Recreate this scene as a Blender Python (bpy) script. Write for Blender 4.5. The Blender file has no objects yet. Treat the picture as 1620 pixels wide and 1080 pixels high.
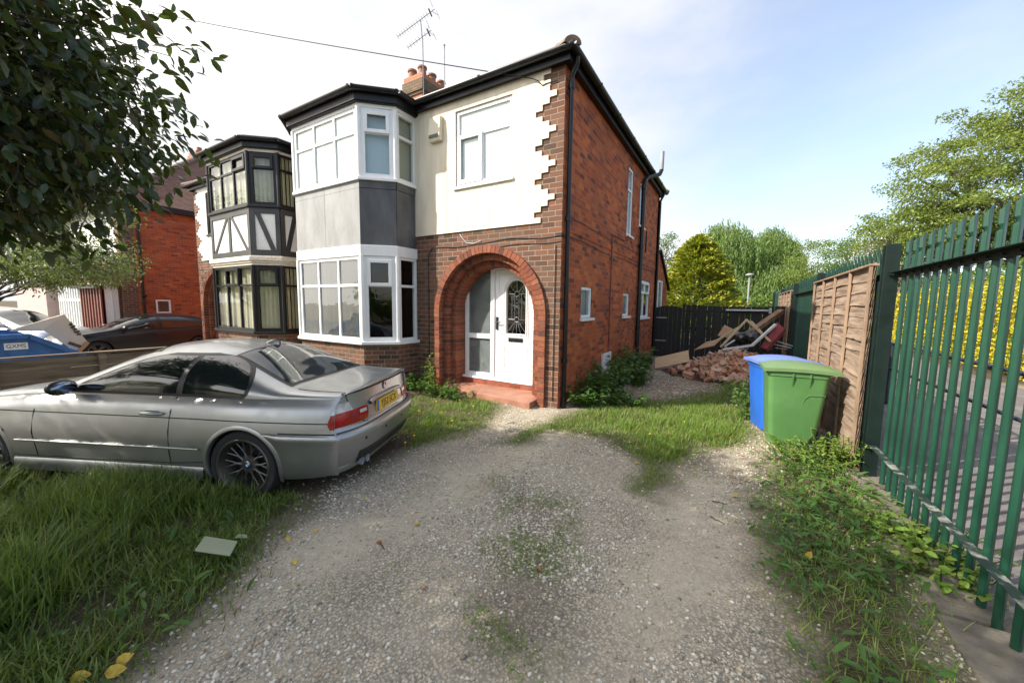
import bpy, bmesh, math, random
import numpy as np
from mathutils import Matrix, Vector, Euler
random.seed(7); rng = np.random.default_rng(7)
S = bpy.context.scene
COL = S.collection
R = math.radians
PI = math.pi

# ------------------------------------------------------------------ camera, sky, sun, exposure
F_PX, YAW, PITCH, ROLL = 593.255, R(-30.9397), R(5.61904), R(-0.71567)
CAM = np.array([2.378, -5.394, 1.63])
def _basis():
    f = np.array([math.sin(YAW)*math.cos(PITCH), math.cos(YAW)*math.cos(PITCH), -math.sin(PITCH)])
    r = np.array([math.cos(YAW), -math.sin(YAW), 0.0]); d = np.cross(f, r)
    c, s = math.cos(ROLL), math.sin(ROLL)
    return np.array([c*r+s*d, -s*r+c*d, f])
CM = _basis()
cam_data = bpy.data.cameras.new("camera"); cam = bpy.data.objects.new("camera", cam_data); COL.objects.link(cam)
cam_data.sensor_width = 36.0; cam_data.lens = F_PX/1620*36.0; cam_data.clip_start = 0.05; cam_data.clip_end = 3000
mw = Matrix.Identity(4)
for i in range(3):
    mw[i][0] = CM[0][i]; mw[i][1] = -CM[1][i]; mw[i][2] = -CM[2][i]; mw[i][3] = CAM[i]
cam.matrix_world = mw
S.camera = cam

SUN_AZ = R(226)      # compass style: angle from +Y towards +X of the place the sun stands
SUN_EL = R(38)
SUN_DIR = Vector((math.sin(SUN_AZ)*math.cos(SUN_EL), math.cos(SUN_AZ)*math.cos(SUN_EL), math.sin(SUN_EL)))
sun_data = bpy.data.lights.new("sun", 'SUN'); sun_data.energy = 3.5; sun_data.angle = R(0.55); sun_data.color = (1.0, 0.93, 0.82)
sun = bpy.data.objects.new("sun", sun_data); COL.objects.link(sun)
sun.rotation_euler = (-SUN_DIR).to_track_quat('-Z', 'Y').to_euler()

world = bpy.data.worlds.new("World"); S.world = world; world.use_nodes = True
wn = world.node_tree; wn.nodes.clear()
def wnd(t, **p):
    n = wn.nodes.new(t)
    for k, v in p.items(): setattr(n, k, v)
    return n
sky = wnd('ShaderNodeTexSky', sky_type='NISHITA', sun_disc=False, sun_elevation=SUN_EL, sun_rotation=SUN_AZ, air_density=1.0, dust_density=1.5, ozone_density=1.2)
tc = wnd('ShaderNodeTexCoord')
mp = wnd('ShaderNodeMapping'); mp.inputs['Scale'].default_value = (1.0, 1.0, 2.2); mp.inputs['Location'].default_value = (0.75, 0.5, 0.1)
wn.links.new(tc.outputs['Generated'], mp.inputs['Vector'])
nz = wnd('ShaderNodeTexNoise'); nz.inputs['Scale'].default_value = 1.7; nz.inputs['Detail'].default_value = 9; nz.inputs['Roughness'].default_value = 0.52
wn.links.new(mp.outputs['Vector'], nz.inputs['Vector'])
dp = wnd('ShaderNodeVectorMath', operation='DOT_PRODUCT'); dp.inputs[1].default_value = (-0.80, 0.12, -0.25)
wn.links.new(tc.outputs['Generated'], dp.inputs[0])
ad = wnd('ShaderNodeMath', operation='MULTIPLY_ADD'); ad.inputs[1].default_value = 0.58
wn.links.new(dp.outputs['Value'], ad.inputs[0]); wn.links.new(nz.outputs['Fac'], ad.inputs[2])
rp = wnd('ShaderNodeValToRGB'); rp.color_ramp.elements[0].position = 0.33; rp.color_ramp.elements[1].position = 0.78
rp.color_ramp.elements[0].color = (0.24, 0.24, 0.24, 1); rp.color_ramp.elements[1].color = (0.97, 0.97, 0.97, 1)
rp.color_ramp.interpolation = 'EASE'
wn.links.new(ad.outputs[0], rp.inputs['Fac'])
# thin cloud, brightened round the sun (behind the camera) to lift the shade, dimmer ahead
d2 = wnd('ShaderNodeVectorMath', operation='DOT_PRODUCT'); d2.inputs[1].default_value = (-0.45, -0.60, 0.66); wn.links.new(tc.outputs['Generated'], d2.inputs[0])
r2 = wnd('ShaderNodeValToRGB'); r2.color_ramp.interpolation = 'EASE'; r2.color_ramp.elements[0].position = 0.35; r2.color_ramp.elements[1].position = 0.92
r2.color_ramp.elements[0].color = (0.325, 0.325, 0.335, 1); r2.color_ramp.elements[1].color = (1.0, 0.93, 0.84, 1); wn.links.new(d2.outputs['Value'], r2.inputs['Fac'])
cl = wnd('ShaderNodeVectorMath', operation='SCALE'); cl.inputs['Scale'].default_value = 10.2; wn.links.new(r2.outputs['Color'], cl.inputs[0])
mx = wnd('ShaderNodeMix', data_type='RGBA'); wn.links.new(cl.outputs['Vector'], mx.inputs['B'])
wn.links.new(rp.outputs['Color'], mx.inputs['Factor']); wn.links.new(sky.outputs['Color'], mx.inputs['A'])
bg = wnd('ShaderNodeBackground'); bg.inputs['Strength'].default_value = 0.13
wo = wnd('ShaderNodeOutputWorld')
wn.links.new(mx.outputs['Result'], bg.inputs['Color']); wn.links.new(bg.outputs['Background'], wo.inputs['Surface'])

S.view_settings.view_transform = 'Standard'; S.view_settings.look = 'None'
S.view_settings.exposure = 1.29; S.view_settings.gamma = 1.0
S.render.engine = 'CYCLES'; S.cycles.max_bounces = 7; S.cycles.transparent_max_bounces = 14

# ------------------------------------------------------------------ helpers
def ray(u, v): return CM.T @ np.array([(u-810)/F_PX, (v-540)/F_PX, 1.0])
def on_z(u, v, z=-0.1):
    d = ray(u, v); return CAM + d*((z-CAM[2])/d[2])
def on_y(u, v, y):
    d = ray(u, v); return CAM + d*((y-CAM[1])/d[1])
def on_x(u, v, x):
    d = ray(u, v); return CAM + d*((x-CAM[0])/d[0])

def tag(o, label=None, cat=None, group=None, kind=None):
    if label: o['label'] = label
    if cat: o['category'] = cat
    if group: o['group'] = group
    if kind: o['kind'] = kind
    return o
def thing(name, label, cat, loc=(0, 0, 0), rz=0, group=None):
    o = bpy.data.objects.new(name, None); COL.objects.link(o); o.location = loc; o.rotation_euler = (0, 0, rz)
    o.empty_display_size = 0.2
    return tag(o, label, cat, group)
def copy_tree(o, parent=None):
    c = o.copy(); COL.objects.link(c)
    if parent: c.parent = parent
    for ch in o.children: copy_tree(ch, c)
    return c

class MB:
    """collects shapes; build() links them as one mesh object"""
    def __init__(s, T=None): s.v = []; s.f = []; s.mi = []; s.T = T; s.cur = 0
    def add(s, vs, fs):
        b = len(s.v)
        if s.T is not None:
            vs = [s.T @ Vector(p) for p in vs]
            if s.T.to_3x3().determinant() < 0: fs = [tuple(reversed(f)) for f in fs]
        s.v += [tuple(p) for p in vs]; s.f += [tuple(i+b for i in f) for f in fs]; s.mi += [s.cur]*len(fs)
    def box(s, x0, x1, y0, y1, z0, z1):
        s.add([(x0,y0,z0),(x1,y0,z0),(x1,y1,z0),(x0,y1,z0),(x0,y0,z1),(x1,y0,z1),(x1,y1,z1),(x0,y1,z1)],
              [(0,3,2,1),(4,5,6,7),(0,1,5,4),(1,2,6,5),(2,3,7,6),(3,0,4,7)])
    def hexa(s, p):   # 8 points, bottom four then top four, counter-clockwise from above
        s.add(p, [(0,3,2,1),(4,5,6,7),(0,1,5,4),(1,2,6,5),(2,3,7,6),(3,0,4,7)])
    def obox(s, c, size, rot=(0,0,0)):
        M = Euler(rot).to_matrix(); hx, hy, hz = size[0]/2, size[1]/2, size[2]/2
        p = [(-hx,-hy,-hz),(hx,-hy,-hz),(hx,hy,-hz),(-hx,hy,-hz),(-hx,-hy,hz),(hx,-hy,hz),(hx,hy,hz),(-hx,hy,hz)]
        s.hexa([Vector(c)+M@Vector(q) for q in p])
    def lbox(s, fr, u0, u1, v0, v1, w0, w1):
        o, t, n = fr
        def P(u, v, w): return (o[0]+t[0]*u+n[0]*w, o[1]+t[1]*u+n[1]*w, o[2]+v)
        s.hexa([P(u0,v0,w1),P(u1,v0,w1),P(u1,v0,w0),P(u0,v0,w0),P(u0,v1,w1),P(u1,v1,w1),P(u1,v1,w0),P(u0,v1,w0)])
    def beam(s, a, b, w, h, up=(0,0,1)):
        a = Vector(a); b = Vector(b); d = (b-a).normalized(); up = Vector(up)
        x = d.cross(up)
        if x.length < 1e-4: x = d.cross(Vector((1,0,0)))
        x.normalize(); y = x.cross(d)
        q = [x*(i*w/2)+y*(j*h/2) for i, j in ((-1,-1),(1,-1),(1,1),(-1,1))]
        s.add([a+k for k in q]+[b+k for k in q], [(0,1,2,3),(7,6,5,4),(0,4,5,1),(1,5,6,2),(2,6,7,3),(3,7,4,0)])
    def prism(s, poly, ext):   # planar polygon (3D points) extruded by a vector
        n = len(poly); e = Vector(ext); a = [Vector(p) for p in poly]
        s.add(a+[p+e for p in a], [tuple(range(n-1,-1,-1)), tuple(range(n,2*n))]+[(i,(i+1)%n,n+(i+1)%n,n+i) for i in range(n)])
    def tube(s, path, r, n=8, cap=True):
        P = [Vector(p) for p in path]; k = len(P); rr = r if isinstance(r, (list, tuple)) else [r]*k
        vs = []; pu = None
        for i in range(k):
            d = (P[min(i+1,k-1)]-P[max(i-1,0)])
            d = d.normalized() if d.length > 1e-9 else Vector((0,0,1))
            u = Vector((0,0,1)).cross(d) if pu is None else pu-d*pu.dot(d)
            if u.length < 1e-3: u = Vector((1,0,0)).cross(d)
            u.normalize(); pu = u; w = d.cross(u)
            vs += [P[i]+(u*math.cos(2*PI*j/n)+w*math.sin(2*PI*j/n))*rr[i] for j in range(n)]
        fs = [(i*n+j, i*n+(j+1)%n, (i+1)*n+(j+1)%n, (i+1)*n+j) for i in range(k-1) for j in range(n)]
        if cap: fs += [tuple(range(n-1,-1,-1)), tuple(range((k-1)*n, k*n))]
        s.add(vs, fs)
    def lathe(s, prof, n=24, M=None):   # profile of (radius, height) round local z
        k = len(prof); vs = []
        for r, z in prof: vs += [Vector((r*math.cos(2*PI*j/n), r*math.sin(2*PI*j/n), z)) for j in range(n)]
        if M is not None: vs = [M @ p for p in vs]
        s.add(vs, [(i*n+j, i*n+(j+1)%n, (i+1)*n+(j+1)%n, (i+1)*n+j) for i in range(k-1) for j in range(n)])
    def grid(s, P, flip=False):
        a = len(P); b = len(P[0]); vs = [p for row in P for p in row]
        fs = [(i*b+j, i*b+j+1, (i+1)*b+j+1, (i+1)*b+j) for i in range(a-1) for j in range(b-1)]
        if flip: fs = [tuple(reversed(f)) for f in fs]
        s.add(vs, fs)
    def sphere(s, c, r, n=10, m=7, noise=0):
        sc = r if isinstance(r, (list, tuple)) else (r, r, r); rows = []
        for i in range(m+1):
            th = PI*i/m; row = []
            for j in range(n+1):
                ph = 2*PI*(j % n)/n; k = 1+noise*math.sin(3.1*ph+2.3*th+c[0]*7)*math.cos(2.7*th+c[1]*5)
                row.append((c[0]+sc[0]*k*math.sin(th)*math.cos(ph), c[1]+sc[1]*k*math.sin(th)*math.sin(ph), c[2]+sc[2]*k*math.cos(th)))
            rows.append(row)
        s.grid(rows, True)
    def build(s, name, mats, parent=None, smooth=None, bevel=0, weld=False, loc=None, uv=True):
        me = bpy.data.meshes.new(name); me.from_pydata(s.v, [], s.f)
        if not isinstance(mats, (list, tuple)): mats = [mats]
        for m in mats: me.materials.append(m)
        if len(mats) > 1: me.polygons.foreach_set('material_index', s.mi)
        if bevel or weld:
            bm = bmesh.new(); bm.from_mesh(me)
            if weld: bmesh.ops.remove_doubles(bm, verts=bm.verts, dist=1e-4)
            if bevel:
                ed = [e for e in bm.edges if len(e.link_faces) == 2 and e.calc_face_angle(0) > 0.5]
                bmesh.ops.bevel(bm, geom=ed, offset=bevel, segments=2, profile=0.6, affect='EDGES', clamp_overlap=True)
            bm.to_mesh(me); bm.free()
        me.update()
        if uv: auto_uv(me)
        if smooth is not None:
            me.polygons.foreach_set('use_smooth', [True]*len(me.polygons))
            me.set_sharp_from_angle(angle=R(smooth))
        o = bpy.data.objects.new(name, me); COL.objects.link(o)
        if parent: o.parent = parent
        if loc is not None: o.location = loc
        return o

def auto_uv(me):   # metres along and up each face, so brick and tile courses run true on every wall
    nl = len(me.loops); co = np.empty(len(me.vertices)*3); me.vertices.foreach_get('co', co); co = co.reshape(-1, 3)
    vi = np.empty(nl, dtype=np.int64); me.loops.foreach_get('vertex_index', vi)
    tot = np.empty(len(me.polygons), dtype=np.int64); me.polygons.foreach_get('loop_total', tot)
    nr = np.empty(len(me.polygons)*3); me.polygons.foreach_get('normal', nr); nr = nr.reshape(-1, 3)
    n = np.repeat(nr, tot, axis=0); p = co[vi]
    h = np.hypot(n[:, 0], n[:, 1]); steep = np.abs(n[:, 2]) < 0.93
    hs = np.where(h > 1e-6, h, 1)
    tx = np.where(steep, -n[:, 1]/hs, 1); ty = np.where(steep, n[:, 0]/hs, 0)
    u = p[:, 0]*tx+p[:, 1]*ty
    sl = np.where(steep, np.sqrt(np.maximum(1-n[:, 2]**2, 0.05)), 1)
    v = np.where(steep, p[:, 2]/sl, p[:, 1])
    uvl = me.uv_layers.new(name='UVMap'); uvl.data.foreach_set('uv', np.stack([u, v], 1).astype(np.float32).ravel())

def np_obj(name, V, Fs, mat, parent=None, smooth=False):   # big meshes straight from arrays; Fs has k indices per face
    me = bpy.data.meshes.new(name); V = np.asarray(V, dtype=np.float32); Fs = np.asarray(Fs, dtype=np.int32)
    k = Fs.shape[1]; me.vertices.add(len(V)); me.vertices.foreach_set('co', V.ravel())
    me.loops.add(Fs.size); me.loops.foreach_set('vertex_index', Fs.ravel())
    me.polygons.add(len(Fs)); me.polygons.foreach_set('loop_start', np.arange(0, Fs.size, k, dtype=np.int32))
    me.polygons.foreach_set('loop_total', np.full(len(Fs), k, dtype=np.int32))
    if smooth: me.polygons.foreach_set('use_smooth', np.ones(len(Fs), dtype=bool))
    me.materials.append(mat); me.update(calc_edges=True); me.validate()
    o = bpy.data.objects.new(name, me); COL.objects.link(o)
    if parent: o.parent = parent
    return o

def text_part(name, body, size, mat, parent, M, depth=0.002, sx=1.0):
    cu = bpy.data.curves.new(name, 'FONT'); cu.body = body; cu.size = size; cu.extrude = depth; cu.align_x = 'CENTER'; cu.align_y = 'CENTER'
    tmp = bpy.data.objects.new('tmp_text', cu); COL.objects.link(tmp)
    dg = bpy.context.evaluated_depsgraph_get(); me = bpy.data.meshes.new_from_object(tmp.evaluated_get(dg))
    bpy.data.objects.remove(tmp); bpy.data.curves.remove(cu)
    me.transform(Matrix.Diagonal((sx, 1, 1, 1))); me.transform(M); me.materials.clear(); me.materials.append(mat); me.name = name
    o = bpy.data.objects.new(name, me); COL.objects.link(o); o.parent = parent
    return o

# ------------------------------------------------------------------ materials
def nmat(name):
    m = bpy.data.materials.new(name); m.use_nodes = True; nt = m.node_tree; nt.nodes.clear()
    out = nt.nodes.new('ShaderNodeOutputMaterial'); return m, nt, out
def nd(nt, typ, ins=None, **props):
    n = nt.nodes.new(typ)
    for k, v in props.items(): setattr(n, k, v)
    for k, v in (ins or {}).items():
        sk = n.inputs[k]
        if isinstance(v, bpy.types.NodeSocket): nt.links.new(v, sk)
        else: sk.default_value = v
    return n
def c4(c): return (c[0], c[1], c[2], 1)
def ramp(nt, fac, stops, interp='LINEAR'):
    n = nd(nt, 'ShaderNodeValToRGB', {'Fac': fac}); e = n.color_ramp.elements; n.color_ramp.interpolation = interp
    while len(e) < len(stops): e.new(0.5)
    for el, (p, c) in zip(e, stops): el.position = p; el.color = c4(c) if not isinstance(c, (int, float)) else (c, c, c, 1)
    return n.outputs['Color']
def mixc(nt, fac, a, b, blend='MIX'):
    n = nd(nt, 'ShaderNodeMix', {'Factor': fac}, data_type='RGBA', blend_type=blend)
    for k, v in (('A', a), ('B', b)):
        if isinstance(v, bpy.types.NodeSocket): nt.links.new(v, n.inputs[k])
        else: n.inputs[k].default_value = c4(v)
    return n.outputs['Result']
def pm(name, col, rough=0.6, metal=0.0, var=0.18, scale=5.0, bump=0.0, bscale=60.0, coat=0.0, spec=0.5, col2=None, stretch=(1, 1, 1), thr=(0.35, 0.7)):
    m, nt, out = nmat(name)
    tcn = nd(nt, 'ShaderNodeTexCoord'); mpn = nd(nt, 'ShaderNodeMapping', {'Vector': tcn.outputs['Object'], 'Scale': stretch})
    nz = nd(nt, 'ShaderNodeTexNoise', {'Vector': mpn.outputs['Vector'], 'Scale': scale, 'Detail': 7.0, 'Roughness': 0.6})
    a = tuple(max(0, x*(1-var)) for x in col); b = col2 or tuple(min(1, x*(1+var)) for x in col)
    c = ramp(nt, nz.outputs['Fac'], [(thr[0], a), (thr[1], b)])
    rr = ramp(nt, nz.outputs['Fac'], [(0.3, max(0.02, rough*0.85)), (0.75, min(1, rough*1.18))])
    p = nd(nt, 'ShaderNodeBsdfPrincipled', {'Base Color': c, 'Roughness': rr, 'Metallic': metal, 'Coat Weight': coat, 'Specular IOR Level': spec})
    if bump:
        n2 = nd(nt, 'ShaderNodeTexNoise', {'Vector': mpn.outputs['Vector'], 'Scale': bscale, 'Detail': 5.0})
        b2 = nd(nt, 'ShaderNodeBump', {'Height': n2.outputs['Fac'], 'Strength': bump, 'Distance': 0.02}); nt.links.new(b2.outputs['Normal'], p.inputs['Normal'])
    nt.links.new(p.outputs['BSDF'], out.inputs['Surface'])
    return m
def brick_mat(name, cols, mortar, dirt=(0.10, 0.085, 0.06), dirt_amt=0.35, bw=0.225, bh=0.083, msize=0.011, offset=0.5, bump=0.55):
    m, nt, out = nmat(name)
    uv = nd(nt, 'ShaderNodeUVMap', uv_map='UVMap')
    warp = nd(nt, 'ShaderNodeTexNoise', {'Vector': uv.outputs['UV'], 'Scale': 9.0, 'Detail': 3.0})
    wv = nd(nt, 'ShaderNodeVectorMath', {0: warp.outputs['Color'], 1: (0.5, 0.5, 0.5)}, operation='SUBTRACT')
    ws = nd(nt, 'ShaderNodeVectorMath', {0: wv.outputs['Vector']}, operation='SCALE'); ws.inputs['Scale'].default_value = 0.012
    uvw = nd(nt, 'ShaderNodeVectorMath', {0: uv.outputs['UV'], 1: ws.outputs['Vector']}, operation='ADD').outputs['Vector']
    bt = nd(nt, 'ShaderNodeTexBrick', {'Vector': uvw, 'Color1': (0, 0, 0, 1), 'Color2': (1, 1, 1, 1), 'Mortar': (0, 0, 0, 1), 'Scale': 1.0,
            'Mortar Size': msize/2, 'Mortar Smooth': 0.35, 'Bias': 0.0, 'Brick Width': bw, 'Row Height': bh}, offset=offset, offset_frequency=2)
    k = len(cols); base = ramp(nt, bt.outputs['Color'], [(i/(k-1), c) for i, c in enumerate(cols)])
    fine = nd(nt, 'ShaderNodeTexNoise', {'Vector': uv.outputs['UV'], 'Scale': 45.0, 'Detail': 6.0, 'Roughness': 0.7})
    base = mixc(nt, 0.5, base, ramp(nt, fine.outputs['Fac'], [(0.3, (0.42, 0.40, 0.38)), (0.7, (0.66, 0.64, 0.62))]), 'OVERLAY')
    big = nd(nt, 'ShaderNodeTexNoise', {'Vector': uv.outputs['UV'], 'Scale': 0.9, 'Detail': 7.0, 'Roughness': 0.65})
    da = ramp(nt, big.outputs['Fac'], [(0.42, 0.0), (0.72, dirt_amt)])
    base = mixc(nt, da, base, dirt)
    mo = mixc(nt, ramp(nt, big.outputs['Fac'], [(0.38, 0.0), (0.62, 0.6)]), mortar, tuple(x*0.45 for x in mortar))
    col = mixc(nt, bt.outputs['Fac'], base, mo)
    inv = nd(nt, 'ShaderNodeMath', {0: 1.0, 1: bt.outputs['Fac']}, operation='SUBTRACT')
    hh = nd(nt, 'ShaderNodeMath', {0: fine.outputs['Fac'], 1: 0.35, 2: inv.outputs[0]}, operation='MULTIPLY_ADD')
    bp = nd(nt, 'ShaderNodeBump', {'Height': hh.outputs[0], 'Strength': bump, 'Distance': 0.012})
    p = nd(nt, 'ShaderNodeBsdfPrincipled', {'Base Color': col, 'Roughness': 0.88, 'Specular IOR Level': 0.25, 'Normal': bp.outputs['Normal']})
    nt.links.new(p.outputs['BSDF'], out.inputs['Surface'])
    return m
def island_mat(name, stops, rough=0.6, trans=0.0, spec=0.4, noise=0.25, nscale=30.0, bump=0.0, tint=None, patch=None, by_object=False):
    """each separate piece (leaf, blade, brick, stone) of the mesh takes its own colour from the list"""
    m, nt, out = nmat(name)
    g = nd(nt, 'ShaderNodeNewGeometry'); k = len(stops)
    rnd = nd(nt, 'ShaderNodeObjectInfo').outputs['Random'] if by_object else g.outputs['Random Per Island']
    c = ramp(nt, rnd, [(i/(k-1) if k > 1 else 0, s) for i, s in enumerate(stops)])
    tcn = nd(nt, 'ShaderNodeTexCoord')
    nz = nd(nt, 'ShaderNodeTexNoise', {'Vector': tcn.outputs['Object'], 'Scale': nscale, 'Detail': 4.0})
    c = mixc(nt, noise*2, c, ramp(nt, nz.outputs['Fac'], [(0.3, (0.36, 0.36, 0.36)), (0.7, (0.66, 0.66, 0.66))]), 'OVERLAY')
    if patch:
        n4 = nd(nt, 'ShaderNodeTexNoise', {'Vector': tcn.outputs['Object'], 'Scale': 2.2, 'Detail': 5.0, 'Roughness': 0.65})
        c = mixc(nt, ramp(nt, n4.outputs['Fac'], [(0.42, 0.0), (0.70, 0.75)]), c, patch)
    p = nd(nt, 'ShaderNodeBsdfPrincipled', {'Base Color': c, 'Roughness': rough, 'Specular IOR Level': spec})
    if bump:
        b2 = nd(nt, 'ShaderNodeBump', {'Height': nz.outputs['Fac'], 'Strength': bump, 'Distance': 0.01}); nt.links.new(b2.outputs['Normal'], p.inputs['Normal'])
    sh = p.outputs['BSDF']
    if trans:
        tc2 = mixc(nt, 0.75, c, tint or (0.30, 0.45, 0.03))
        t = nd(nt, 'ShaderNodeBsdfTranslucent', {'Color': tc2})
        sh = nd(nt, 'ShaderNodeMixShader', {'Fac': trans, 1: sh, 2: t.outputs['BSDF']}).outputs['Shader']
    nt.links.new(sh, out.inputs['Surface'])
    return m
def glass_mat(name, tint=(0.92, 0.95, 0.94), rough=0.01, refl=1.0, dirt=0.0, dirt_col=(0.5, 0.5, 0.47)):
    m, nt, out = nmat(name)
    fr = nd(nt, 'ShaderNodeFresnel', {'IOR': 1.6})
    ge = nd(nt, 'ShaderNodeNewGeometry'); fb_ = nd(nt, 'ShaderNodeMath', {0: 1.0, 1: ge.outputs['Backfacing']}, operation='SUBTRACT')
    f1 = nd(nt, 'ShaderNodeMath', {0: fr.outputs['Fac'], 1: fb_.outputs[0]}, operation='MULTIPLY')
    f2 = nd(nt, 'ShaderNodeMath', {0: f1.outputs[0], 1: refl}, operation='MULTIPLY', use_clamp=True)
    tcn = nd(nt, 'ShaderNodeTexCoord'); nz = nd(nt, 'ShaderNodeTexNoise', {'Vector': tcn.outputs['Object'], 'Scale': 2.5, 'Detail': 3.0})
    bp = nd(nt, 'ShaderNodeBump', {'Height': nz.outputs['Fac'], 'Strength': 0.12, 'Distance': 0.02})
    tr = nd(nt, 'ShaderNodeBsdfTransparent', {'Color': c4(tint)}); gl = nd(nt, 'ShaderNodeBsdfGlossy', {'Roughness': rough, 'Normal': bp.outputs['Normal']})
    sh = nd(nt, 'ShaderNodeMixShader', {'Fac': f2.outputs[0], 1: tr.outputs['BSDF'], 2: gl.outputs['BSDF']}).outputs['Shader']
    if dirt:
        n2 = nd(nt, 'ShaderNodeTexNoise', {'Vector': tcn.outputs['Object'], 'Scale': 7.0, 'Detail': 8.0, 'Roughness': 0.7})
        df = nd(nt, 'ShaderNodeBsdfDiffuse', {'Color': c4(dirt_col)})
        sh = nd(nt, 'ShaderNodeMixShader', {'Fac': ramp(nt, n2.outputs['Fac'], [(0.3, dirt*0.3), (0.75, dirt)]), 1: sh, 2: df.outputs['BSDF']}).outputs['Shader']
    nt.links.new(sh, out.inputs['Surface'])
    return m

M = {}
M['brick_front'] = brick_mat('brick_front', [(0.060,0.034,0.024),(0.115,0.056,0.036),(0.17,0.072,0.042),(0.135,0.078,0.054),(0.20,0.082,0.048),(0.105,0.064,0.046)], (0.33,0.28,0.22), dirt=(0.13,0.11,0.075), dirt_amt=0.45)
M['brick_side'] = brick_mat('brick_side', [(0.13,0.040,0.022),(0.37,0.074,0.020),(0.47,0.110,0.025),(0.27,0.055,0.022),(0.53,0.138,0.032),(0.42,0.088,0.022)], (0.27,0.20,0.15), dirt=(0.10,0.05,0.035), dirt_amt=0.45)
M['brick_far'] = brick_mat('brick_far', [(0.20,0.05,0.03),(0.36,0.085,0.03),(0.44,0.11,0.035),(0.32,0.075,0.03),(0.50,0.14,0.045)], (0.30,0.22,0.16), dirt=(0.10,0.05,0.035), dirt_amt=0.25)
M['brick_arch'] = island_mat('brick_arch', [(0.085,0.034,0.023),(0.21,0.060,0.029),(0.25,0.080,0.037),(0.15,0.048,0.027),(0.28,0.10,0.05)], 0.85, noise=0.32, nscale=26, bump=0.4)
M['mortar'] = pm('mortar', (0.36,0.29,0.22), 0.95, var=0.3, scale=9, bump=0.3)
M['render'] = pm('render', (0.72,0.63,0.47), 0.9, var=0.11, scale=1.7, bump=0.12, bscale=110, stretch=(3.5,3.5,0.5), col2=(0.78,0.70,0.55))
M['render_white'] = pm('render_white', (0.80,0.78,0.73), 0.9, var=0.06, scale=1.6, bump=0.12, bscale=110)
M['upvc'] = pm('upvc', (0.80,0.80,0.78), 0.32, var=0.05, scale=3)
M['white_paint'] = pm('white_paint', (0.76,0.74,0.68), 0.5, var=0.10, scale=4, bump=0.05)
M['peeling'] = pm('peeling', (0.72,0.66,0.55), 0.7, var=0.12, scale=14, col2=(0.30,0.18,0.11), thr=(0.56,0.66), stretch=(1,1,4))
M['black_frame'] = pm('black_frame', (0.007,0.007,0.008), 0.45, var=0.3, scale=6, spec=0.4)
M['black_timber'] = pm('black_timber', (0.020,0.020,0.020), 0.48, var=0.3, scale=6, spec=0.9)
M['black_plastic'] = pm('black_plastic', (0.009,0.009,0.010), 0.38, var=0.35, scale=7, spec=0.4)
M['lead_lit'] = pm('lead_lit', (0.30,0.30,0.295), 0.75, var=0.22, scale=3.5, bump=0.1, bscale=25, stretch=(1,1,0.35))  # bay lead with its sun glare put into the colour
M['lead'] = pm('lead', (0.095,0.096,0.098), 0.55, var=0.4, scale=3.0, bump=0.1, stretch=(1,1,0.4))  # same lead, darkened for the shaded bay faces; also on the bay roof
M['tile'] = brick_mat('tile', [(0.12,0.055,0.045),(0.16,0.075,0.055),(0.20,0.095,0.065),(0.14,0.075,0.06)], (0.05,0.035,0.03), dirt=(0.14,0.13,0.09), dirt_amt=0.5, bw=0.17, bh=0.115, msize=0.008, bump=0.9)
M['red_tile'] = brick_mat('red_tile', [(0.26,0.10,0.07),(0.34,0.13,0.085),(0.30,0.115,0.08)], (0.10,0.06,0.05), bw=0.17, bh=0.105, msize=0.014, bump=0.9, dirt_amt=0.2)
M['ridge'] = pm('ridge', (0.22,0.115,0.075), 0.85, var=0.4, scale=9, col2=(0.30,0.25,0.19))
M['pot'] = pm('pot', (0.40,0.16,0.08), 0.85, var=0.35, scale=9, col2=(0.30,0.20,0.13))
M['corbel'] = brick_mat('corbel', [(0.10,0.08,0.055),(0.15,0.11,0.075),(0.19,0.12,0.08)], (0.05,0.045,0.035), dirt=(0.15,0.14,0.07), dirt_amt=0.5)
M['chimney_brick'] = brick_mat('chimney_brick', [(0.36,0.13,0.07),(0.44,0.18,0.10),(0.40,0.15,0.08)], (0.42,0.34,0.26))
M['step'] = pm('step', (0.33,0.155,0.10), 0.6, var=0.3, scale=4, bump=0.05)
M['red_sill'] = pm('red_sill', (0.27,0.075,0.04), 0.6, var=0.3, scale=7)
M['glass'] = glass_mat('glass', refl=1.3)
M['glass_dirty'] = glass_mat('glass_dirty', refl=2.4, dirt=0.06, dirt_col=(0.45,0.46,0.45))
M['glass_frost'] = glass_mat('glass_frost', tint=(0.80,0.84,0.82), refl=1.0, dirt=0.35, rough=0.12, dirt_col=(0.42,0.46,0.46))
M['blind_white'] = pm('blind_white', (0.82,0.82,0.80), 0.8, var=0.03, scale=2)
M['blind_blue'] = pm('blind_blue', (0.50,0.58,0.62), 0.8, var=0.06, scale=2)
M['blind_beige'] = pm('blind_beige', (0.40,0.38,0.30), 0.85, var=0.06, scale=2)
M['blind_cream'] = pm('blind_cream', (0.66,0.58,0.40), 0.85, var=0.08, scale=3)
M['net'] = pm('net', (0.055,0.058,0.065), 0.9, var=0.6, scale=3, stretch=(9,9,0.7))
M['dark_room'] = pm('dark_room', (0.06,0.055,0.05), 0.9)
M['cream_wall'] = pm('cream_wall', (0.46,0.40,0.30), 0.9, var=0.08)
M['steel'] = pm('steel', (0.42,0.42,0.43), 0.4, metal=0.9, var=0.2)
M['grey_pipe'] = pm('grey_pipe', (0.28,0.29,0.30), 0.5, var=0.15)
M['copper_pipe'] = pm('copper_pipe', (0.20,0.06,0.04), 0.6, var=0.3)
M['alarm'] = pm('alarm', (0.66,0.60,0.44), 0.55, var=0.06)
M['cable'] = pm('cable', (0.012,0.012,0.012), 0.5)
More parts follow.
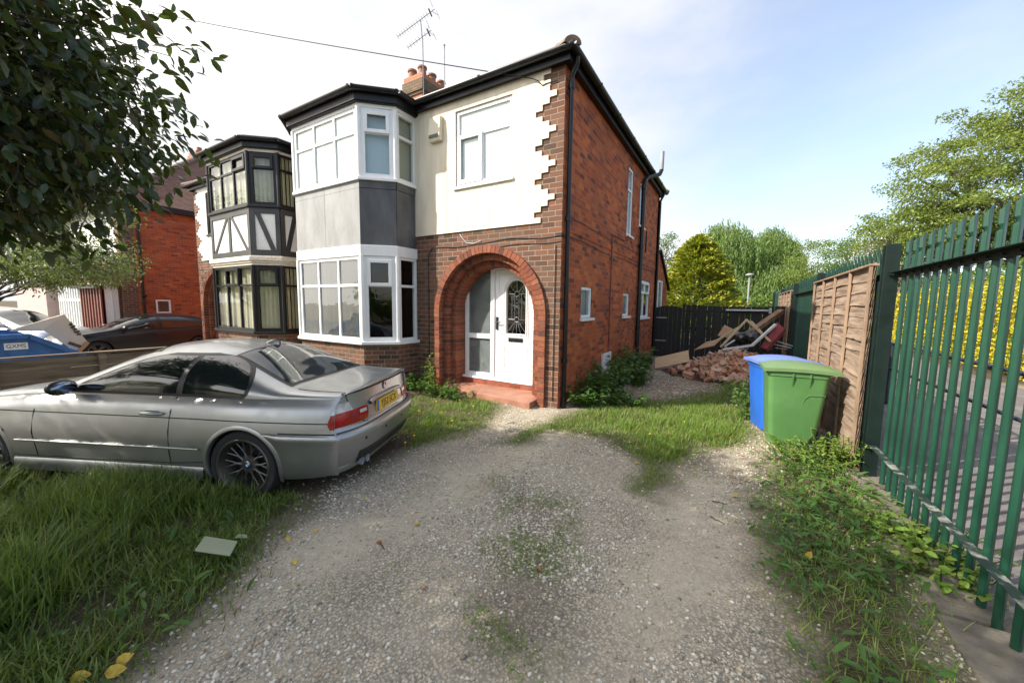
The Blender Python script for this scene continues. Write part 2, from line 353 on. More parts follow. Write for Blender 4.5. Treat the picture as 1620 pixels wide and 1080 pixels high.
M['cable_white'] = pm('cable_white', (0.6,0.58,0.54), 0.5)
M['aerial'] = pm('aerial', (0.20,0.21,0.22), 0.45, metal=0.6)
# ------------------------------------------------------------------ the two semi-detached houses
EAVE = 5.13
def wall_rect(mb, o, t, n, u0, u1, v0, v1, holes=(), thick=0.22):
    us = sorted({u0, u1, *[h[0] for h in holes], *[h[1] for h in holes]}); vs = sorted({v0, v1, *[h[2] for h in holes], *[h[3] for h in holes]})
    us = [u for u in us if u0-1e-6 <= u <= u1+1e-6]; vs = [v for v in vs if v0-1e-6 <= v <= v1+1e-6]
    P = lambda u, v, w: (o[0]+t[0]*u+n[0]*w, o[1]+t[1]*u+n[1]*w, o[2]+v)
    inh = lambda u, v: any(h[0] < u < h[1] and h[2] < v < h[3] for h in holes)
    for i in range(len(us)-1):
        for j in range(len(vs)-1):
            a, b, c, d = us[i], us[i+1], vs[j], vs[j+1]
            if inh((a+b)/2, (c+d)/2): continue
            mb.add([P(a,c,0),P(b,c,0),P(b,d,0),P(a,d,0)], [(0,1,2,3)])
            mb.add([P(a,c,-thick),P(b,c,-thick),P(b,d,-thick),P(a,d,-thick)], [(3,2,1,0)])
    for a, b, c, d in list(holes):
        mb.add([P(a,c,0),P(a,d,0),P(a,d,-thick),P(a,c,-thick)], [(0,1,2,3)]); mb.add([P(b,c,0),P(b,d,0),P(b,d,-thick),P(b,c,-thick)], [(3,2,1,0)])
        mb.add([P(a,c,0),P(b,c,0),P(b,c,-thick),P(a,c,-thick)], [(3,2,1,0)]); mb.add([P(a,d,0),P(b,d,0),P(b,d,-thick),P(a,d,-thick)], [(0,1,2,3)])

def frame_fr(o, a, b):   # a local frame on the wall from a to b (seen from outside, left to right)
    t = Vector((b[0]-a[0], b[1]-a[1], 0)).normalized(); return ((a[0], a[1], 0.0), (t.x, t.y), (t.y, -t.x))

def window(parent, fr, u0, u1, v0, v1, cols, trans, fm, gm, blind=None, openers=(), T=None, fw=0.055, mw_=0.05, sill=None, depth=0.0, vert=False, bd=0.07, name='window', low_only=False):
    """a framed window: cols are mullion positions 0..1, trans transom heights 0..1, openers = (col,row) with a raised sash"""
    w0, w1 = -0.06+depth, 0.012+depth
    b = MB(T); W = u1-u0; H = v1-v0
    b.lbox(fr, u0, u0+fw, v0, v1, w0, w1); b.lbox(fr, u1-fw, u1, v0, v1, w0, w1)
    b.lbox(fr, u0+fw, u1-fw, v0, v0+fw, w0, w1); b.lbox(fr, u0+fw, u1-fw, v1-fw, v1, w0, w1)
    iu = [u0+fw]+[u0+W*c for c in cols]+[u1-fw]; iv = [v0+fw]+[v0+H*c for c in trans]+[v1-fw]
    for c in cols: b.lbox(fr, u0+W*c-mw_/2, u0+W*c+mw_/2, v0+fw, (v0+H*trans[0] if low_only else v1-fw), w0, w1-0.003)
    for r in trans: b.lbox(fr, u0+fw, u1-fw, v0+H*r-mw_/2, v0+H*r+mw_/2, w0, w1-0.006)
    for (ci, ri) in openers:
        a0, a1 = iu[ci]-0.012, iu[ci+1]+0.012; c0, c1 = iv[ri]-0.012, iv[ri+1]+0.012; s = 0.06
        for q in ((a0, a0+s, c0, c1), (a1-s, a1, c0, c1), (a0+s, a1-s, c0, c0+s), (a0+s, a1-s, c1-s, c1)): b.lbox(fr, *q, w1-0.004, w1+0.026)
    fo = b.build(name, fm, parent, bevel=0.006)
    g = MB(T); g.lbox(fr, u0+fw*0.6, u1-fw*0.6, v0+fw*0.6, v1-fw*0.6, w1-0.032, w1-0.026); g.build('pane', gm, fo)
    if sill:
        s = MB(T); s.lbox(fr, u0-0.04, u1+0.04, v0-0.05, v0-0.002, -0.05+depth, 0.06); s.build('sill', sill, fo, bevel=0.008)
    if blind:
        l = MB(T)
        if vert:   # vertical blind slats, each slightly turned
            n = max(3, int((W-0.1)/0.085))
            for i in range(n):
                uu = u0+0.04+(W-0.08)*(i+0.5)/n; hw = 0.043; tw = 0.022*(1 if i % 3 else 0.4)
                o, t, nn = fr
                P = lambda u, v, w: (o[0]+t[0]*u+nn[0]*w, o[1]+t[1]*u+nn[1]*w, o[2]+v)
                wv = w1-0.06-bd
                l.add([P(uu-hw, v0+0.05, wv-tw), P(uu, v0+0.05, wv+0.004), P(uu+hw, v0+0.05, wv+tw), P(uu+hw, v1-0.03, wv+tw), P(uu, v1-0.03, wv+0.004), P(uu-hw, v1-0.03, wv-tw)], [(0,1,4,5),(1,2,3,4)])
        else:
            l.lbox(fr, u0+0.02, u1-0.02, v0+0.02, v1-0.02, w1-0.038-bd, w1-0.033-bd)
        l.build('blind', blind, fo)
    return fo

BAY = [(-5.97,0.0),(-5.97,-0.48),(-5.50,-0.90),(-3.50,-0.90),(-3.05,-0.48),(-3.05,0.0)]
def offset_poly(pts, d):
    out = []; k = len(pts)
    for i in range(k):
        ns = []
        for a, b in ((i-1, i), (i, i+1)):
            if 0 <= a and b < k:
                t = Vector((pts[b][0]-pts[a][0], pts[b][1]-pts[a][1])).normalized(); ns.append(Vector((t.y, -t.x)))
        if len(ns) == 1: q = ns[0]*d
        else:
            h = (ns[0]+ns[1]).normalized(); q = h*(d/max(0.3, h.dot(ns[0])))
        out.append((pts[i][0]+q.x, pts[i][1]+q.y))
    return out
def bay_strip(mb, d0, d1, z0, z1):   # band round the bay between offsets d0 (inner) and d1 (outer)
    a = offset_poly(BAY, d0); b = offset_poly(BAY, d1)
    for i in range(len(BAY)-1):
        mb.hexa([(b[i][0],b[i][1],z0),(b[i+1][0],b[i+1][1],z0),(a[i+1][0],a[i+1][1],z0),(a[i][0],a[i][1],z0),
                 (b[i][0],b[i][1],z1),(b[i+1][0],b[i+1][1],z1),(a[i+1][0],a[i+1][1],z1),(a[i][0],a[i][1],z1)])
def bay_lid(mb, d, z0, z1):
    p = offset_poly(BAY, d); mb.prism([(x, y, z0) for x, y in p], (0, 0, z1-z0))
def face_fr(i, d=0.0):
    p = offset_poly(BAY, d); return frame_fr(None, p[i], p[i+1]), math.dist(p[i], p[i+1])

ACX, AZS = -1.385, 1.46      # arch centre and springing
ORD = [(1.165, 1.045, -0.055, 0.075), (1.05, 0.935, 0.065, 0.195), (0.94, 0.83, 0.185, 0.46)]
TOOTH = [3, 4, 3, 2, 1, 2]

def arch_parts(root, T, zb0):
    ring = MB(T); back = MB(T)
    for (ro, ri, y0, y1) in ORD:
        n = int(PI*(ro+ri)/2/0.083)
        for i in range(n):
            a0 = PI*i/n+0.005/ro; a1 = PI*(i+1)/n-0.005/ro; jit = random.uniform(-0.003, 0.003)
            def p(a, r, y): return (ACX+r*math.cos(a), y, AZS+r*math.sin(a))
            ring.add([p(a0,ri,y0+jit),p(a0,ro,y0+jit),p(a0,ro,y1),p(a0,ri,y1),p(a1,ri,y0+jit),p(a1,ro,y0+jit),p(a1,ro,y1),p(a1,ri,y1)],
                     [(0,1,2,3),(7,6,5,4),(0,4,5,1),(1,5,6,2),(2,6,7,3),(3,7,4,0)])
        k = int((AZS-zb0)/0.083)
        for sgn in (-1, 1):
            for j in range(k+1):
                z1 = AZS-0.083*j-0.005; z0 = max(zb0, AZS-0.083*(j+1)+0.005)
                if z1-z0 < 0.02: continue
                xa, xb = sorted((ACX+sgn*ri, ACX+sgn*ro)); jit = random.uniform(-0.003, 0.003)
                ring.box(xa, xb, y0+jit, y1, z0, z1)
        # mortar bed, set back from the brick faces
        ro2, ri2, ya, yb = ro-0.006, ri+0.007, y0+0.009, y1-0.002
        n = 48; pr = []
        for i in range(n+1):
            a = PI*i/n; pr.append([(ACX+r*math.cos(a), y, AZS+r*math.sin(a)) for r, y in ((ri2,yb),(ri2,ya),(ro2,ya),(ro2,yb))])
        back.grid(pr, flip=True)
        for sgn in (-1, 1):
            xa, xb = sorted((ACX+sgn*ri2, ACX+sgn*ro2)); back.box(xa, xb, ya, yb, zb0, AZS)
    s = ring.build('arch_surround', M['brick_arch'], root)
    back.build('mortar_joint', M['mortar'], s)
    return s

def shell(root, T, ends, brickside):
    """front wall with its arch, party and rear walls, roof"""
    w = MB(T); fr = ((0, 0, 0), (1, 0), (0, -1))
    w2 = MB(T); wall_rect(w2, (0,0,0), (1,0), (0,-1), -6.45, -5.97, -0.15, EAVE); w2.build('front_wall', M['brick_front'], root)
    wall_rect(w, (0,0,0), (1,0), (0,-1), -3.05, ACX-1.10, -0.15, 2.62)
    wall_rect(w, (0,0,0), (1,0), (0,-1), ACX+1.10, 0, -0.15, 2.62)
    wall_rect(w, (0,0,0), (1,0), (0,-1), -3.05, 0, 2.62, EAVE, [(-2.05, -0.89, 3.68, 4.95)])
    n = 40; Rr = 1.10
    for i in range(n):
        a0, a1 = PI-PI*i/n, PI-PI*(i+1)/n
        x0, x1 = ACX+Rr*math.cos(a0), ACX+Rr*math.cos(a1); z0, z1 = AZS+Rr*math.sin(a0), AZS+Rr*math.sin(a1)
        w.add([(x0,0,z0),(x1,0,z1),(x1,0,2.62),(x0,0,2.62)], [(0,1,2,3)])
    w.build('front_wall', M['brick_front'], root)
    s = MB(T)
    holes = [(0.92, 1.48, 1.40, 1.96), (3.72, 4.30, 1.38, 1.93), (5.35, 6.75, 1.30, 2.36), (3.78, 4.26, 3.32, 4.88), (5.0, 5.5, 3.75, 4.85)] if brickside else []
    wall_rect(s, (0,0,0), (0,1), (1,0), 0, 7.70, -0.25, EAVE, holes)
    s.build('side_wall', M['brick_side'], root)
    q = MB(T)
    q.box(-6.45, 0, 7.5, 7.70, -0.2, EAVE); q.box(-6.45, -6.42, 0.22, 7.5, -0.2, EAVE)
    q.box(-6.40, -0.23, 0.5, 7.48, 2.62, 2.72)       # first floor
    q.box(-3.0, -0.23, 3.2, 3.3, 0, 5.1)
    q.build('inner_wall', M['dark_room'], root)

def side_window_set(root):
    fr = ((0,0,0), (0,1), (1,0))
    window(root, fr, 0.92, 1.48, 1.40, 1.96, [], [], M['upvc'], M['glass_frost'], M['blind_blue'], sill=M['white_paint'], depth=-0.03)
    window(root, fr, 3.72, 4.30, 1.38, 1.93, [], [], M['upvc'], M['glass_frost'], M['blind_blue'], sill=M['white_paint'], depth=-0.03)
    window(root, fr, 5.35, 6.75, 1.30, 2.36, [0.5], [0.66], M['upvc'], M['glass'], M['net'], openers=((0,1),(1,1)), sill=M['upvc'], depth=-0.03)
    window(root, fr, 3.78, 4.26, 3.32, 4.88, [], [0.68], M['upvc'], M['glass_frost'], M['blind_blue'], sill=M['white_paint'], depth=-0.03)
    window(root, fr, 5.0, 5.5, 3.75, 4.85, [], [], M['upvc'], M['glass_frost'], M['blind_blue'], sill=M['white_paint'], depth=-0.03)

def gutter_run(mb, a, b, nrm, z=5.255, r=0.062, T=None):   # half-round gutter from a to b
    A = Vector((a[0], a[1], z)); B = Vector((b[0], b[1], z)); n = Vector((nrm[0], nrm[1], 0)); P = []
    for q in (A, B):
        row = [q+n*(r*math.cos(t))+Vector((0,0,r*0.95*math.sin(t))) for t in [PI+PI*i/10 for i in range(11)]]
        row += [q+n*(r*0.93*math.cos(t))+Vector((0,0,0.008+r*0.9*math.sin(t))) for t in [2*PI-PI*i/10 for i in range(11)]]
        row.append(row[0]); P.append(row)
    mb.grid(P)
    L = (B-A).length; d = (B-A).normalized(); k = max(1, int(L/1.1))
    for i in range(k+1):
        c = A+d*min(L-0.02, max(0.02, L*i/k)); rr = r*1.12
        rows = [[c+d*e+n*(rr*math.cos(t))+Vector((0,0,0.004+rr*0.97*math.sin(t))) for t in [PI*0.98+PI*1.04*j/10 for j in range(11)]] for e in (-0.022, 0.022)]
        mb.grid(rows)
        for e in (0, 1): mb.add([c]+rows[e], [(0, j+1, j+2) for j in range(10)])

def eaves(root, T):
    f = MB(T)   # fascia and soffit boards
    f.box(-6.45, -6.12, -0.11, -0.085, 5.10, 5.28); f.box(-2.96, 0.085, -0.11, -0.085, 5.115, 5.28)
    f.box(-6.45, -6.12, -0.084, 0.0, 5.131, 5.145); f.box(-2.96, 0.085, -0.084, 0.0, 5.131, 5.145)
    f.box(0.086, 0.11, -0.11, 7.80, 5.115, 5.28); f.box(0.0, 0.085, 0.001, 7.79, 5.131, 5.146)
    f.box(-6.45, 0.11, 7.76, 7.79, 5.115, 5.28)
    bay_strip(f, 0.085, 0.11, 5.085, 5.28); bay_strip(f, -0.05, 0.084, 5.07, 5.09)
    f.build('fascia', M['black_frame'], root)
    g = MB(T)
    gutter_run(g, (-6.45,-0.175), (-6.10,-0.175), (0,-1)); gutter_run(g, (-3.0,-0.175), (0.20,-0.175), (0,-1))
    gutter_run(g, (0.178,-0.2), (0.178,7.85), (1,0))
    p = offset_poly(BAY, 0.175)
    for i in range(5):
        a, b = Vector(p[i]), Vector(p[i+1]); t = (b-a).normalized(); gutter_run(g, a, b, (t.y, -t.x))
    g.build('gutter', M['black_plastic'], root, smooth=40)
    r = MB(T); bay_lid(r, 0.16, 5.275, 5.30); bay_lid(r, 0.10, 5.30, 5.33); r.build('bay_roof', M['lead'], root)
    # hipped tile roof, pitch kept under the line of sight from the drive
    rf = MB(T); e0, e1, ey0, ey1, ez = -6.45, 0.16, -0.16, 7.86, 5.27; pitch = 0.52; ym = (ey0+ey1)/2; h = (ym-ey0)*pitch; xr = e1-(ym-ey0)
    rf.add([(e0,ey0,ez),(e1,ey0,ez),(xr,ym,ez+h),(e0,ym,ez+h)], [(0,1,2,3)])
    rf.add([(e1,ey0,ez),(e1,ey1,ez),(xr,ym,ez+h)], [(0,1,2)]); rf.add([(e1,ey1,ez),(e0,ey1,ez),(e0,ym,ez+h),(xr,ym,ez+h)], [(0,1,2,3)])
    ro = rf.build('roof', M['tile'], root)
    rd = MB(T)
    for (A, B) in (((e1,ey0,ez),(xr,ym,ez+h)), ((e1,ey1,ez),(xr,ym,ez+h)), ((xr,ym,ez+h),(e0,ym,ez+h))):
        A = Vector(A); B = Vector(B); d = (B-A); k = int(d.length/0.40); up = Vector((0,0,1))
        for i in range(k):
            a = A+d*(i/k)-d.normalized()*0.03; b2 = A+d*((i+1)/k); s = d.normalized().cross(up).normalized(); u2 = s.cross(d.normalized())
            rows = [[q+s*(0.13*math.cos(t))+u2*(0.085*math.sin(t)*kk+0.0) for t in [PI*j/8 for j in range(9)]] for q, kk in ((a, 1.12), (b2, 1.0))]
            rd.grid(rows, True); rd.add([a]+rows[0], [(0, j+1, j+2) for j in range(8)])
    rd.build('ridge_tile', M['ridge'], ro, smooth=40)
    return ro

def pipes(root):
    p = MB(); r = 0.036
    p.tube([(0.055,0.115,0.02),(0.055,0.115,4.92),(0.06,0.10,5.0),(0.15,0.06,5.12),(0.17,0.04,5.22)], r, 12)
    for z in (0.75, 2.95, 4.86): p.tube([(0.055,0.115,z-0.035),(0.055,0.115,z+0.035)], r*1.3, 12)
    p.tube([(0.055,0.115,0.10),(0.055,0.115,-0.02),(0.09,0.13,-0.08)], r*1.15, 12)
    p.build('downpipe', M['black_plastic'], root, smooth=40)
    p = MB(); r = 0.055
    p.tube([(0.075,5.05,-0.1),(0.075,5.05,4.75),(0.085,5.10,4.90),(0.13,5.25,5.02),(0.24,5.55,5.12),(0.33,5.72,5.20),(0.36,5.78,5.32)], r, 12)
    p.tube([(0.075,5.05,4.66),(0.075,5.05,4.78)], r*1.22, 12); p.tube([(0.075,5.05,1.0),(0.075,5.05,1.1)], r*1.22, 12); p.tube([(0.075,5.05,3.15),(0.075,5.05,3.25)], r*1.22, 12)
    p.tube([(0.075,5.05,3.2),(0.075,5.30,3.24),(0.03,5.42,3.26)], 0.03, 10)
    so = p.build('soil_pipe', M['black_plastic'], root, smooth=40)
    v = MB(); v.tube([(0.36,5.78,5.32),(0.36,5.79,5.80)], 0.054, 12); v.build('vent_pipe', M['grey_pipe'], so, smooth=40)
    p = MB(); p.tube([(0.055,7.55,-0.1),(0.055,7.55,4.95),(0.14,7.55,5.12),(0.17,7.55,5.22)], 0.036, 10); p.build('downpipe', M['black_plastic'], root, smooth=40)
    g = MB(); g.tube([(0.018,2.62,0.55),(0.018,2.62,3.10),(0.018,2.66,3.12),(0.018,3.60,3.14)], 0.013, 8)
    for z in (0.9, 1.7, 2.4, 2.85): g.tube([(0.018,2.62,z-0.012),(0.018,2.62,z+0.012)], 0.018, 8)
    g.build('gas_pipe', M['copper_pipe'], root, smooth=40)
    b = MB(); b.box(0.002, 0.03, 2.18, 2.70, 0.10, 0.62)
    for (a0, a1, c0, c1) in ((2.16,2.22,0.08,0.64), (2.66,2.72,0.08,0.64), (2.22,2.66,0.08,0.14), (2.22,2.66,0.58,0.64)): b.box(0.03, 0.055, a0, a1, c0, c1)
    mo = b.build('meter_box', M['white_paint'], root, bevel=0.004)
    d = MB(); d.tube([(0.045,2.50,0.16),(0.045,2.50,0.42),(0.06,2.40,0.46),(0.045,2.32,0.42)], 0.014, 8); d.box(0.031, 0.10, 2.40, 2.54, 0.20, 0.30); d.build('meter_pipe', M['grey_pipe'], mo)
    k = MB()   # brick string course and cables along the side wall
    k.box(0.0, 0.012, 0.16, 7.68, 2.79, 2.815); k.build('string_course', M['brick_side'], root)
    c = MB()
    for z, sag in ((2.70, 0.02), (3.0, 0.015)):
        c.tube([(0.02, y, z+sag*math.sin(y*2.1)+0.006*math.sin(y*9)) for y in np.linspace(0.2, 7.6, 40)], 0.006, 6)
    c.tube([(0.02, 5.9, 3.15), (0.02, 5.9, 3.75)], 0.02, 6)
    # along the front wall, below the render, then down beside the bay
    c.tube([(-0.01, 0.3, 2.70), (0.008, -0.014, 2.69)]+[(x, -0.014, 2.695+0.02*math.sin(x*5)) for x in np.linspace(-0.05, -1.6, 24)]+[(x, -0.014, 2.66+0.012*math.sin(x*7)) for x in np.linspace(-1.7, -2.62, 14)]+[(-2.70,-0.014,2.58),(-2.72,-0.014,2.4),(-2.72,-0.014,0.2)], 0.007, 6)
    c.tube([(0.006,-0.012,2.60)]+[(x, -0.012, 2.60+0.012*math.sin(x*6)) for x in np.linspace(-0.02, -1.5, 20)], 0.006, 6)
    c.tube([(-0.085,-0.012,2.55),(-0.085,-0.012,0.1)], 0.006, 6)
    c.build('wall_cable', M['cable'], root)
    c = MB(); c.tube([(-1.95,-0.03,2.86),(-1.88,-0.03,2.78),(-1.80,-0.02,2.70),(-1.65,-0.02,2.68),(-1.5,-0.02,2.72)], 0.006, 6)
    c.tube([(-2.92,-0.028,5.1),(-2.90,-0.028,4.5),(-2.93,-0.028,3.9),(-3.0,-0.028,3.82)], 0.005, 6); c.build('wall_cable', M['cable_white'], root)

def render_panel(root, T, mat):
    r = MB(T); z = 2.905; k = 0; y = -0.022
    wx0, wx1, wz0, wz1 = -2.05, -0.89, 3.68, 4.95
    while z < EAVE-0.001:
        z1 = min(z+0.083, EAVE); xr = -0.115*TOOTH[k % 6]-0.01
        if z1 > 4.9: xr = -0.345 if k % 2 else -0.23
        zz = sorted({z, z1, *[q for q in (wz0, wz1) if z < q < z1]})
        for a, b in zip(zz[:-1], zz[1:]):
            if wz0-1e-6 <= a and b <= wz1+1e-6: segs = [(-3.05, wx0), (wx1, xr)]
            else: segs = [(-3.05, xr)]
            for s0, s1 in segs: r.add([(s0,y,a),(s1,y,a),(s1,y,b),(s0,y,b)], [(0,1,2,3)])
            r.add([(xr,y,a),(xr,0,a),(xr,0,b),(xr,y,b)], [(0,1,2,3)]); 
        xp = -0.115*TOOTH[(k+1) % 6]-0.01 if z1 <= 4.817 else xr
        x0, x1 = min(xr, xp), max(xr, xp); r.add([(x0,y,z1),(x1,y,z1),(x1,0,z1),(x0,0,z1)], [(0,1,2,3) if xr > xp else (3,2,1,0)])
        z = z1; k += 1
    r.add([(-3.05,y,2.905),(-0.355,y,2.905),(-0.355,0,2.905),(-3.05,0,2.905)], [(3,2,1,0)])
    for a, b, c, d in ((wx0,wx0,wz0,wz1), (wx1,wx1,wz0,wz1)): r.add([(a,y,c),(a,y,d),(a,0,d),(a,0,c)], [(0,1,2,3)])
    r.add([(wx0,y,wz1),(wx1,y,wz1),(wx1,0,wz1),(wx0,0,wz1)], [(0,1,2,3)])
    r.build('render_panel', mat, root)

def front_door(root, T, white=True):
    zt = 0.25; F = ((0, 0.46, 0), (1, 0), (0, -1))
    b = MB(T)   # wall round the frame at the back of the porch, plus porch sides and ceiling
    wall_rect(b, (0,0.47,0), (1,0), (0,-1), -2.62, -0.12, 0.0, 2.62, [(-2.20, -0.52, 0.25, 2.34)], 0.12)
    b.build('porch_wall', M['cream_wall'], root)
    f = MB(T)
    for q in ((-2.20,-2.13,zt,2.34), (-1.60,-1.51,zt,2.34), (-0.60,-0.52,zt,2.34)): f.lbox(F, *q, -0.05, 0.02)
    f.lbox(F, -2.13, -1.60, zt, zt+0.07, -0.05, 0.02); f.lbox(F, -2.13, -1.60, 2.26, 2.34, -0.05, 0.02); f.lbox(F, -1.51, -0.60, 2.26, 2.34, -0.05, 0.02)
    f.lbox(F, -2.13, -1.60, 0.98, 1.07, -0.05, 0.019); f.lbox(F, -2.24, -0.50, zt-0.045, zt-0.001, -0.05, 0.075)
    fo = f.build('door_frame', M['upvc'], root, bevel=0.006)
    g = MB(T); g.lbox(F, -2.14, -1.59, zt+0.03, 2.30, -0.03, -0.022); g.build('side_light', M['glass_frost'] if white else M['glass'], fo)
    d = MB(T); x0, x1, z0, z1 = -1.505, -0.605, zt+0.004, 2.255; cx = (x0+x1)/2
    # leaf with an arch-topped glazed opening: strips round the hole
    gw, gb, gs = 0.20, 1.10, 1.86
    d.lbox(F, x0, cx-gw, z0, z1, -0.045, -0.002); d.lbox(F, cx+gw, x1, z0, z1, -0.045, -0.002); d.lbox(F, cx-gw, cx+gw, z0, gb, -0.045, -0.002)
    n = 16
    for i in range(n):
        a0, a1 = PI-PI*i/n, PI-PI*(i+1)/n; u0, u1 = cx+gw*math.cos(a0), cx+gw*math.cos(a1); v0, v1 = gs+gw*math.sin(a0), gs+gw*math.sin(a1)
        d.add([(u0,0.462,v0),(u1,0.462,v1),(u1,0.462,z1),(u0,0.462,z1),(u0,0.505,v0),(u1,0.505,v1)], [(0,1,2,3),(4,5,1,0)])
    # raised bead round the glass, lower panel mouldings, edge groove
    def bead(pts, w, h):
        for a, b2 in zip(pts[:-1], pts[1:]): d.beam((a[0],0.459,a[1]), (b2[0],0.459,b2[1]), h, w, (0,0,1) if abs(a[0]-b2[0]) > abs(a[1]-b2[1]) else (1,0,0))
    arc = [(cx+(gw+0.02)*math.cos(a), gs+(gw+0.02)*math.sin(a)) for a in np.linspace(PI, 0, 17)]
    for off, w in ((0.018, 0.03), (0.055, 0.016)):
        A = [(cx+(gw+off)*math.cos(a), gs+(gw+off)*math.sin(a)) for a in np.linspace(PI, 0, 17)]
        d.tube([(cx-gw-off,0.458,gb-off)]+[(a,0.458,b2) for a, b2 in A]+[(cx+gw+off,0.458,gb-off),(cx-gw-off,0.458,gb-off)], w/2, 6)
    for m_, w in ((0.0, 0.016), (0.07, 0.014)):
        a0, a1, c0, c1 = cx-0.24+m_, cx+0.24-m_, 0.45+m_*0.9, 0.87-m_*0.9
        d.tube([(a0,0.459,c0),(a1,0.459,c0),(a1,0.459,c1),(a0,0.459,c1),(a0,0.459,c0)], w/2, 6)
    for m_ in (0.09,): d.tube([(x0+m_,0.461,z0+m_),(x1-m_,0.461,z0+m_),(x1-m_,0.461,z1-m_),(x0+m_,0.461,z1-m_),(x0+m_,0.461,z0+m_)], 0.007, 6)
    do = d.build('front_door', M['upvc'], root)
    g = MB(T); g.lbox(F, cx-gw-0.01, cx+gw+0.01, gb-0.01, gs+gw+0.02, -0.035, -0.028); g.build('door_glass', M['glass'], do)
    c = MB(T)   # leaded pattern
    y = 0.486
    def ln(a, b2): c.tube([(cx+a[0],y,a[1]),(cx+b2[0],y,b2[1])], 0.0035, 5)
    for z in (1.36, 1.82): c.tube([(cx+0.045*math.cos(a),y,z+0.045*math.sin(a)) for a in np.linspace(0, 2*PI, 17)], 0.004, 5)
    for s in (-1, 1):
        ln((s*0.045,1.36),(s*0.045,1.82)); ln((s*0.10,1.36),(s*0.10,1.82)); ln((s*0.045,1.36),(s*0.2,1.36)); ln((s*0.045,1.82),(s*0.2,1.82))
        ln((s*0.03,1.33),(s*0.2,1.11)); ln((s*0.03,1.85),(s*0.15,1.98)); ln((s*0.02,1.32),(s*0.09,1.10))
    ln((0,1.315),(0,1.10)); ln((0,1.865),(0,2.06)); ln((-0.03,1.62),(0.03,1.56)); ln((-0.03,1.56),(0.03,1.62)); c.build('lead_came', M['steel'], do)
    h = MB(T); h.box(-1.475,-1.435,0.44,0.458,1.16,1.40); h.tube([(-1.455,0.44,1.30),(-1.455,0.41,1.30),(-1.35,0.41,1.30)], 0.011, 8); h.build('door_handle', M['black_frame'], do, bevel=0.004)
    l = MB(T); l.box(cx-0.15,cx+0.15,0.447,0.4585,0.955,1.025); l.box(cx-0.125,cx+0.125,0.440,0.447,0.965,1.015); l.build('letter_plate', M['black_frame'], do, bevel=0.003)
    s = MB(T)
    s.hexa([(-2.30,-0.10,-0.12),(-0.36,-0.26,-0.12),(-0.36,0.47,-0.12),(-2.30,0.47,-0.12),(-2.30,-0.10,0.09),(-0.36,-0.26,0.085),(-0.36,0.47,0.11),(-2.30,0.47,0.11)])
    s.build('porch_step', M['step'], root, bevel=0.012)
    q = MB(T); q.box(-2.25,-0.5,0.40,0.469,0.10,0.203); q.build('threshold', M['red_sill'], root)
    v = MB(T)
    for i in range(4): v.box(-1.14,-0.92,0.394,0.401,0.125+0.016*i,0.133+0.016*i)
    v.build('air_vent', M['brick_arch'], root)

def chimney(root, T):
    c = MB(T); c.box(-6.98,-6.28,3.55,4.75,6.6,8.02); co = c.build('chimney', M['chimney_brick'], root)
    k = MB(T)
    k.box(-7.02,-6.24,3.51,4.79,8.02,8.10); k.box(-7.06,-6.20,3.47,4.83,8.10,8.42); k.build('chimney_corbel', M['corbel'], co)
    k = MB(T); k.box(-7.02,-6.24,3.51,4.79,8.42,8.59); k.build('chimney_cap', M['chimney_brick'], co)
    for i, (x, y) in enumerate(((-6.82,3.68),(-6.42,3.70),(-6.44,4.15),(-6.44,4.58),(-6.82,4.2))):
        p = MB(T); p.lathe([(0.13,8.56),(0.12,8.72),(0.115,8.80),(0.145,8.81),(0.145,8.86),(0.115,8.87),(0.10,8.87),(0.09,8.60)], 16, Matrix.Translation((x,y,0))); p.build('chimney_pot', M['pot'], co, smooth=40)
    a = MB(T)   # mast with two television aerials
    x, y = -6.18, 3.50
    a.tube([(x,y,7.9),(x-0.02,y,9.4),(x-0.10,y,10.05)], 0.016, 8)
    def yagi(c0, d, L, n, up):
        d = Vector(d).normalized(); c0 = Vector(c0); s = d.cross(Vector((0,0,1))).normalized(); u = s.cross(d)
        a.tube([c0-d*L*0.62, c0+d*L*0.38], 0.009, 6)
        for i in range(n):
            q = c0-d*L*0.62+d*(L*0.86*i/n); a.tube([q-s*0.10, q+s*0.10], 0.005, 5)
        for t in (-1, 1): a.tube([c0+d*L*0.30-u*0.0, c0+d*L*0.38+u*0.20*t], 0.007, 5); a.tube([c0+d*L*0.38+u*0.2*t-s*0.16, c0+d*L*0.38+u*0.2*t+s*0.16], 0.005, 5)
        q = c0+d*L*0.26; a.beam(q-s*0.15, q+s*0.15, 0.035, 0.03)
    yagi((x-0.10,y,10.05), (0.75,0.35,0.50), 1.35, 13, 0); yagi((x-0.03,y,9.55), (0.75,0.35,0.50), 0.85, 7, 0)
    a.build('tv_aerial', M['aerial'], co)
    a = MB(T); a.tube([(-5.70,3.9,7.6),(-5.70,3.9,9.35)], 0.014, 8); a.sphere((-5.70,3.9,9.38), 0.03); a.build('aerial_pole', M['grey_pipe'], root)

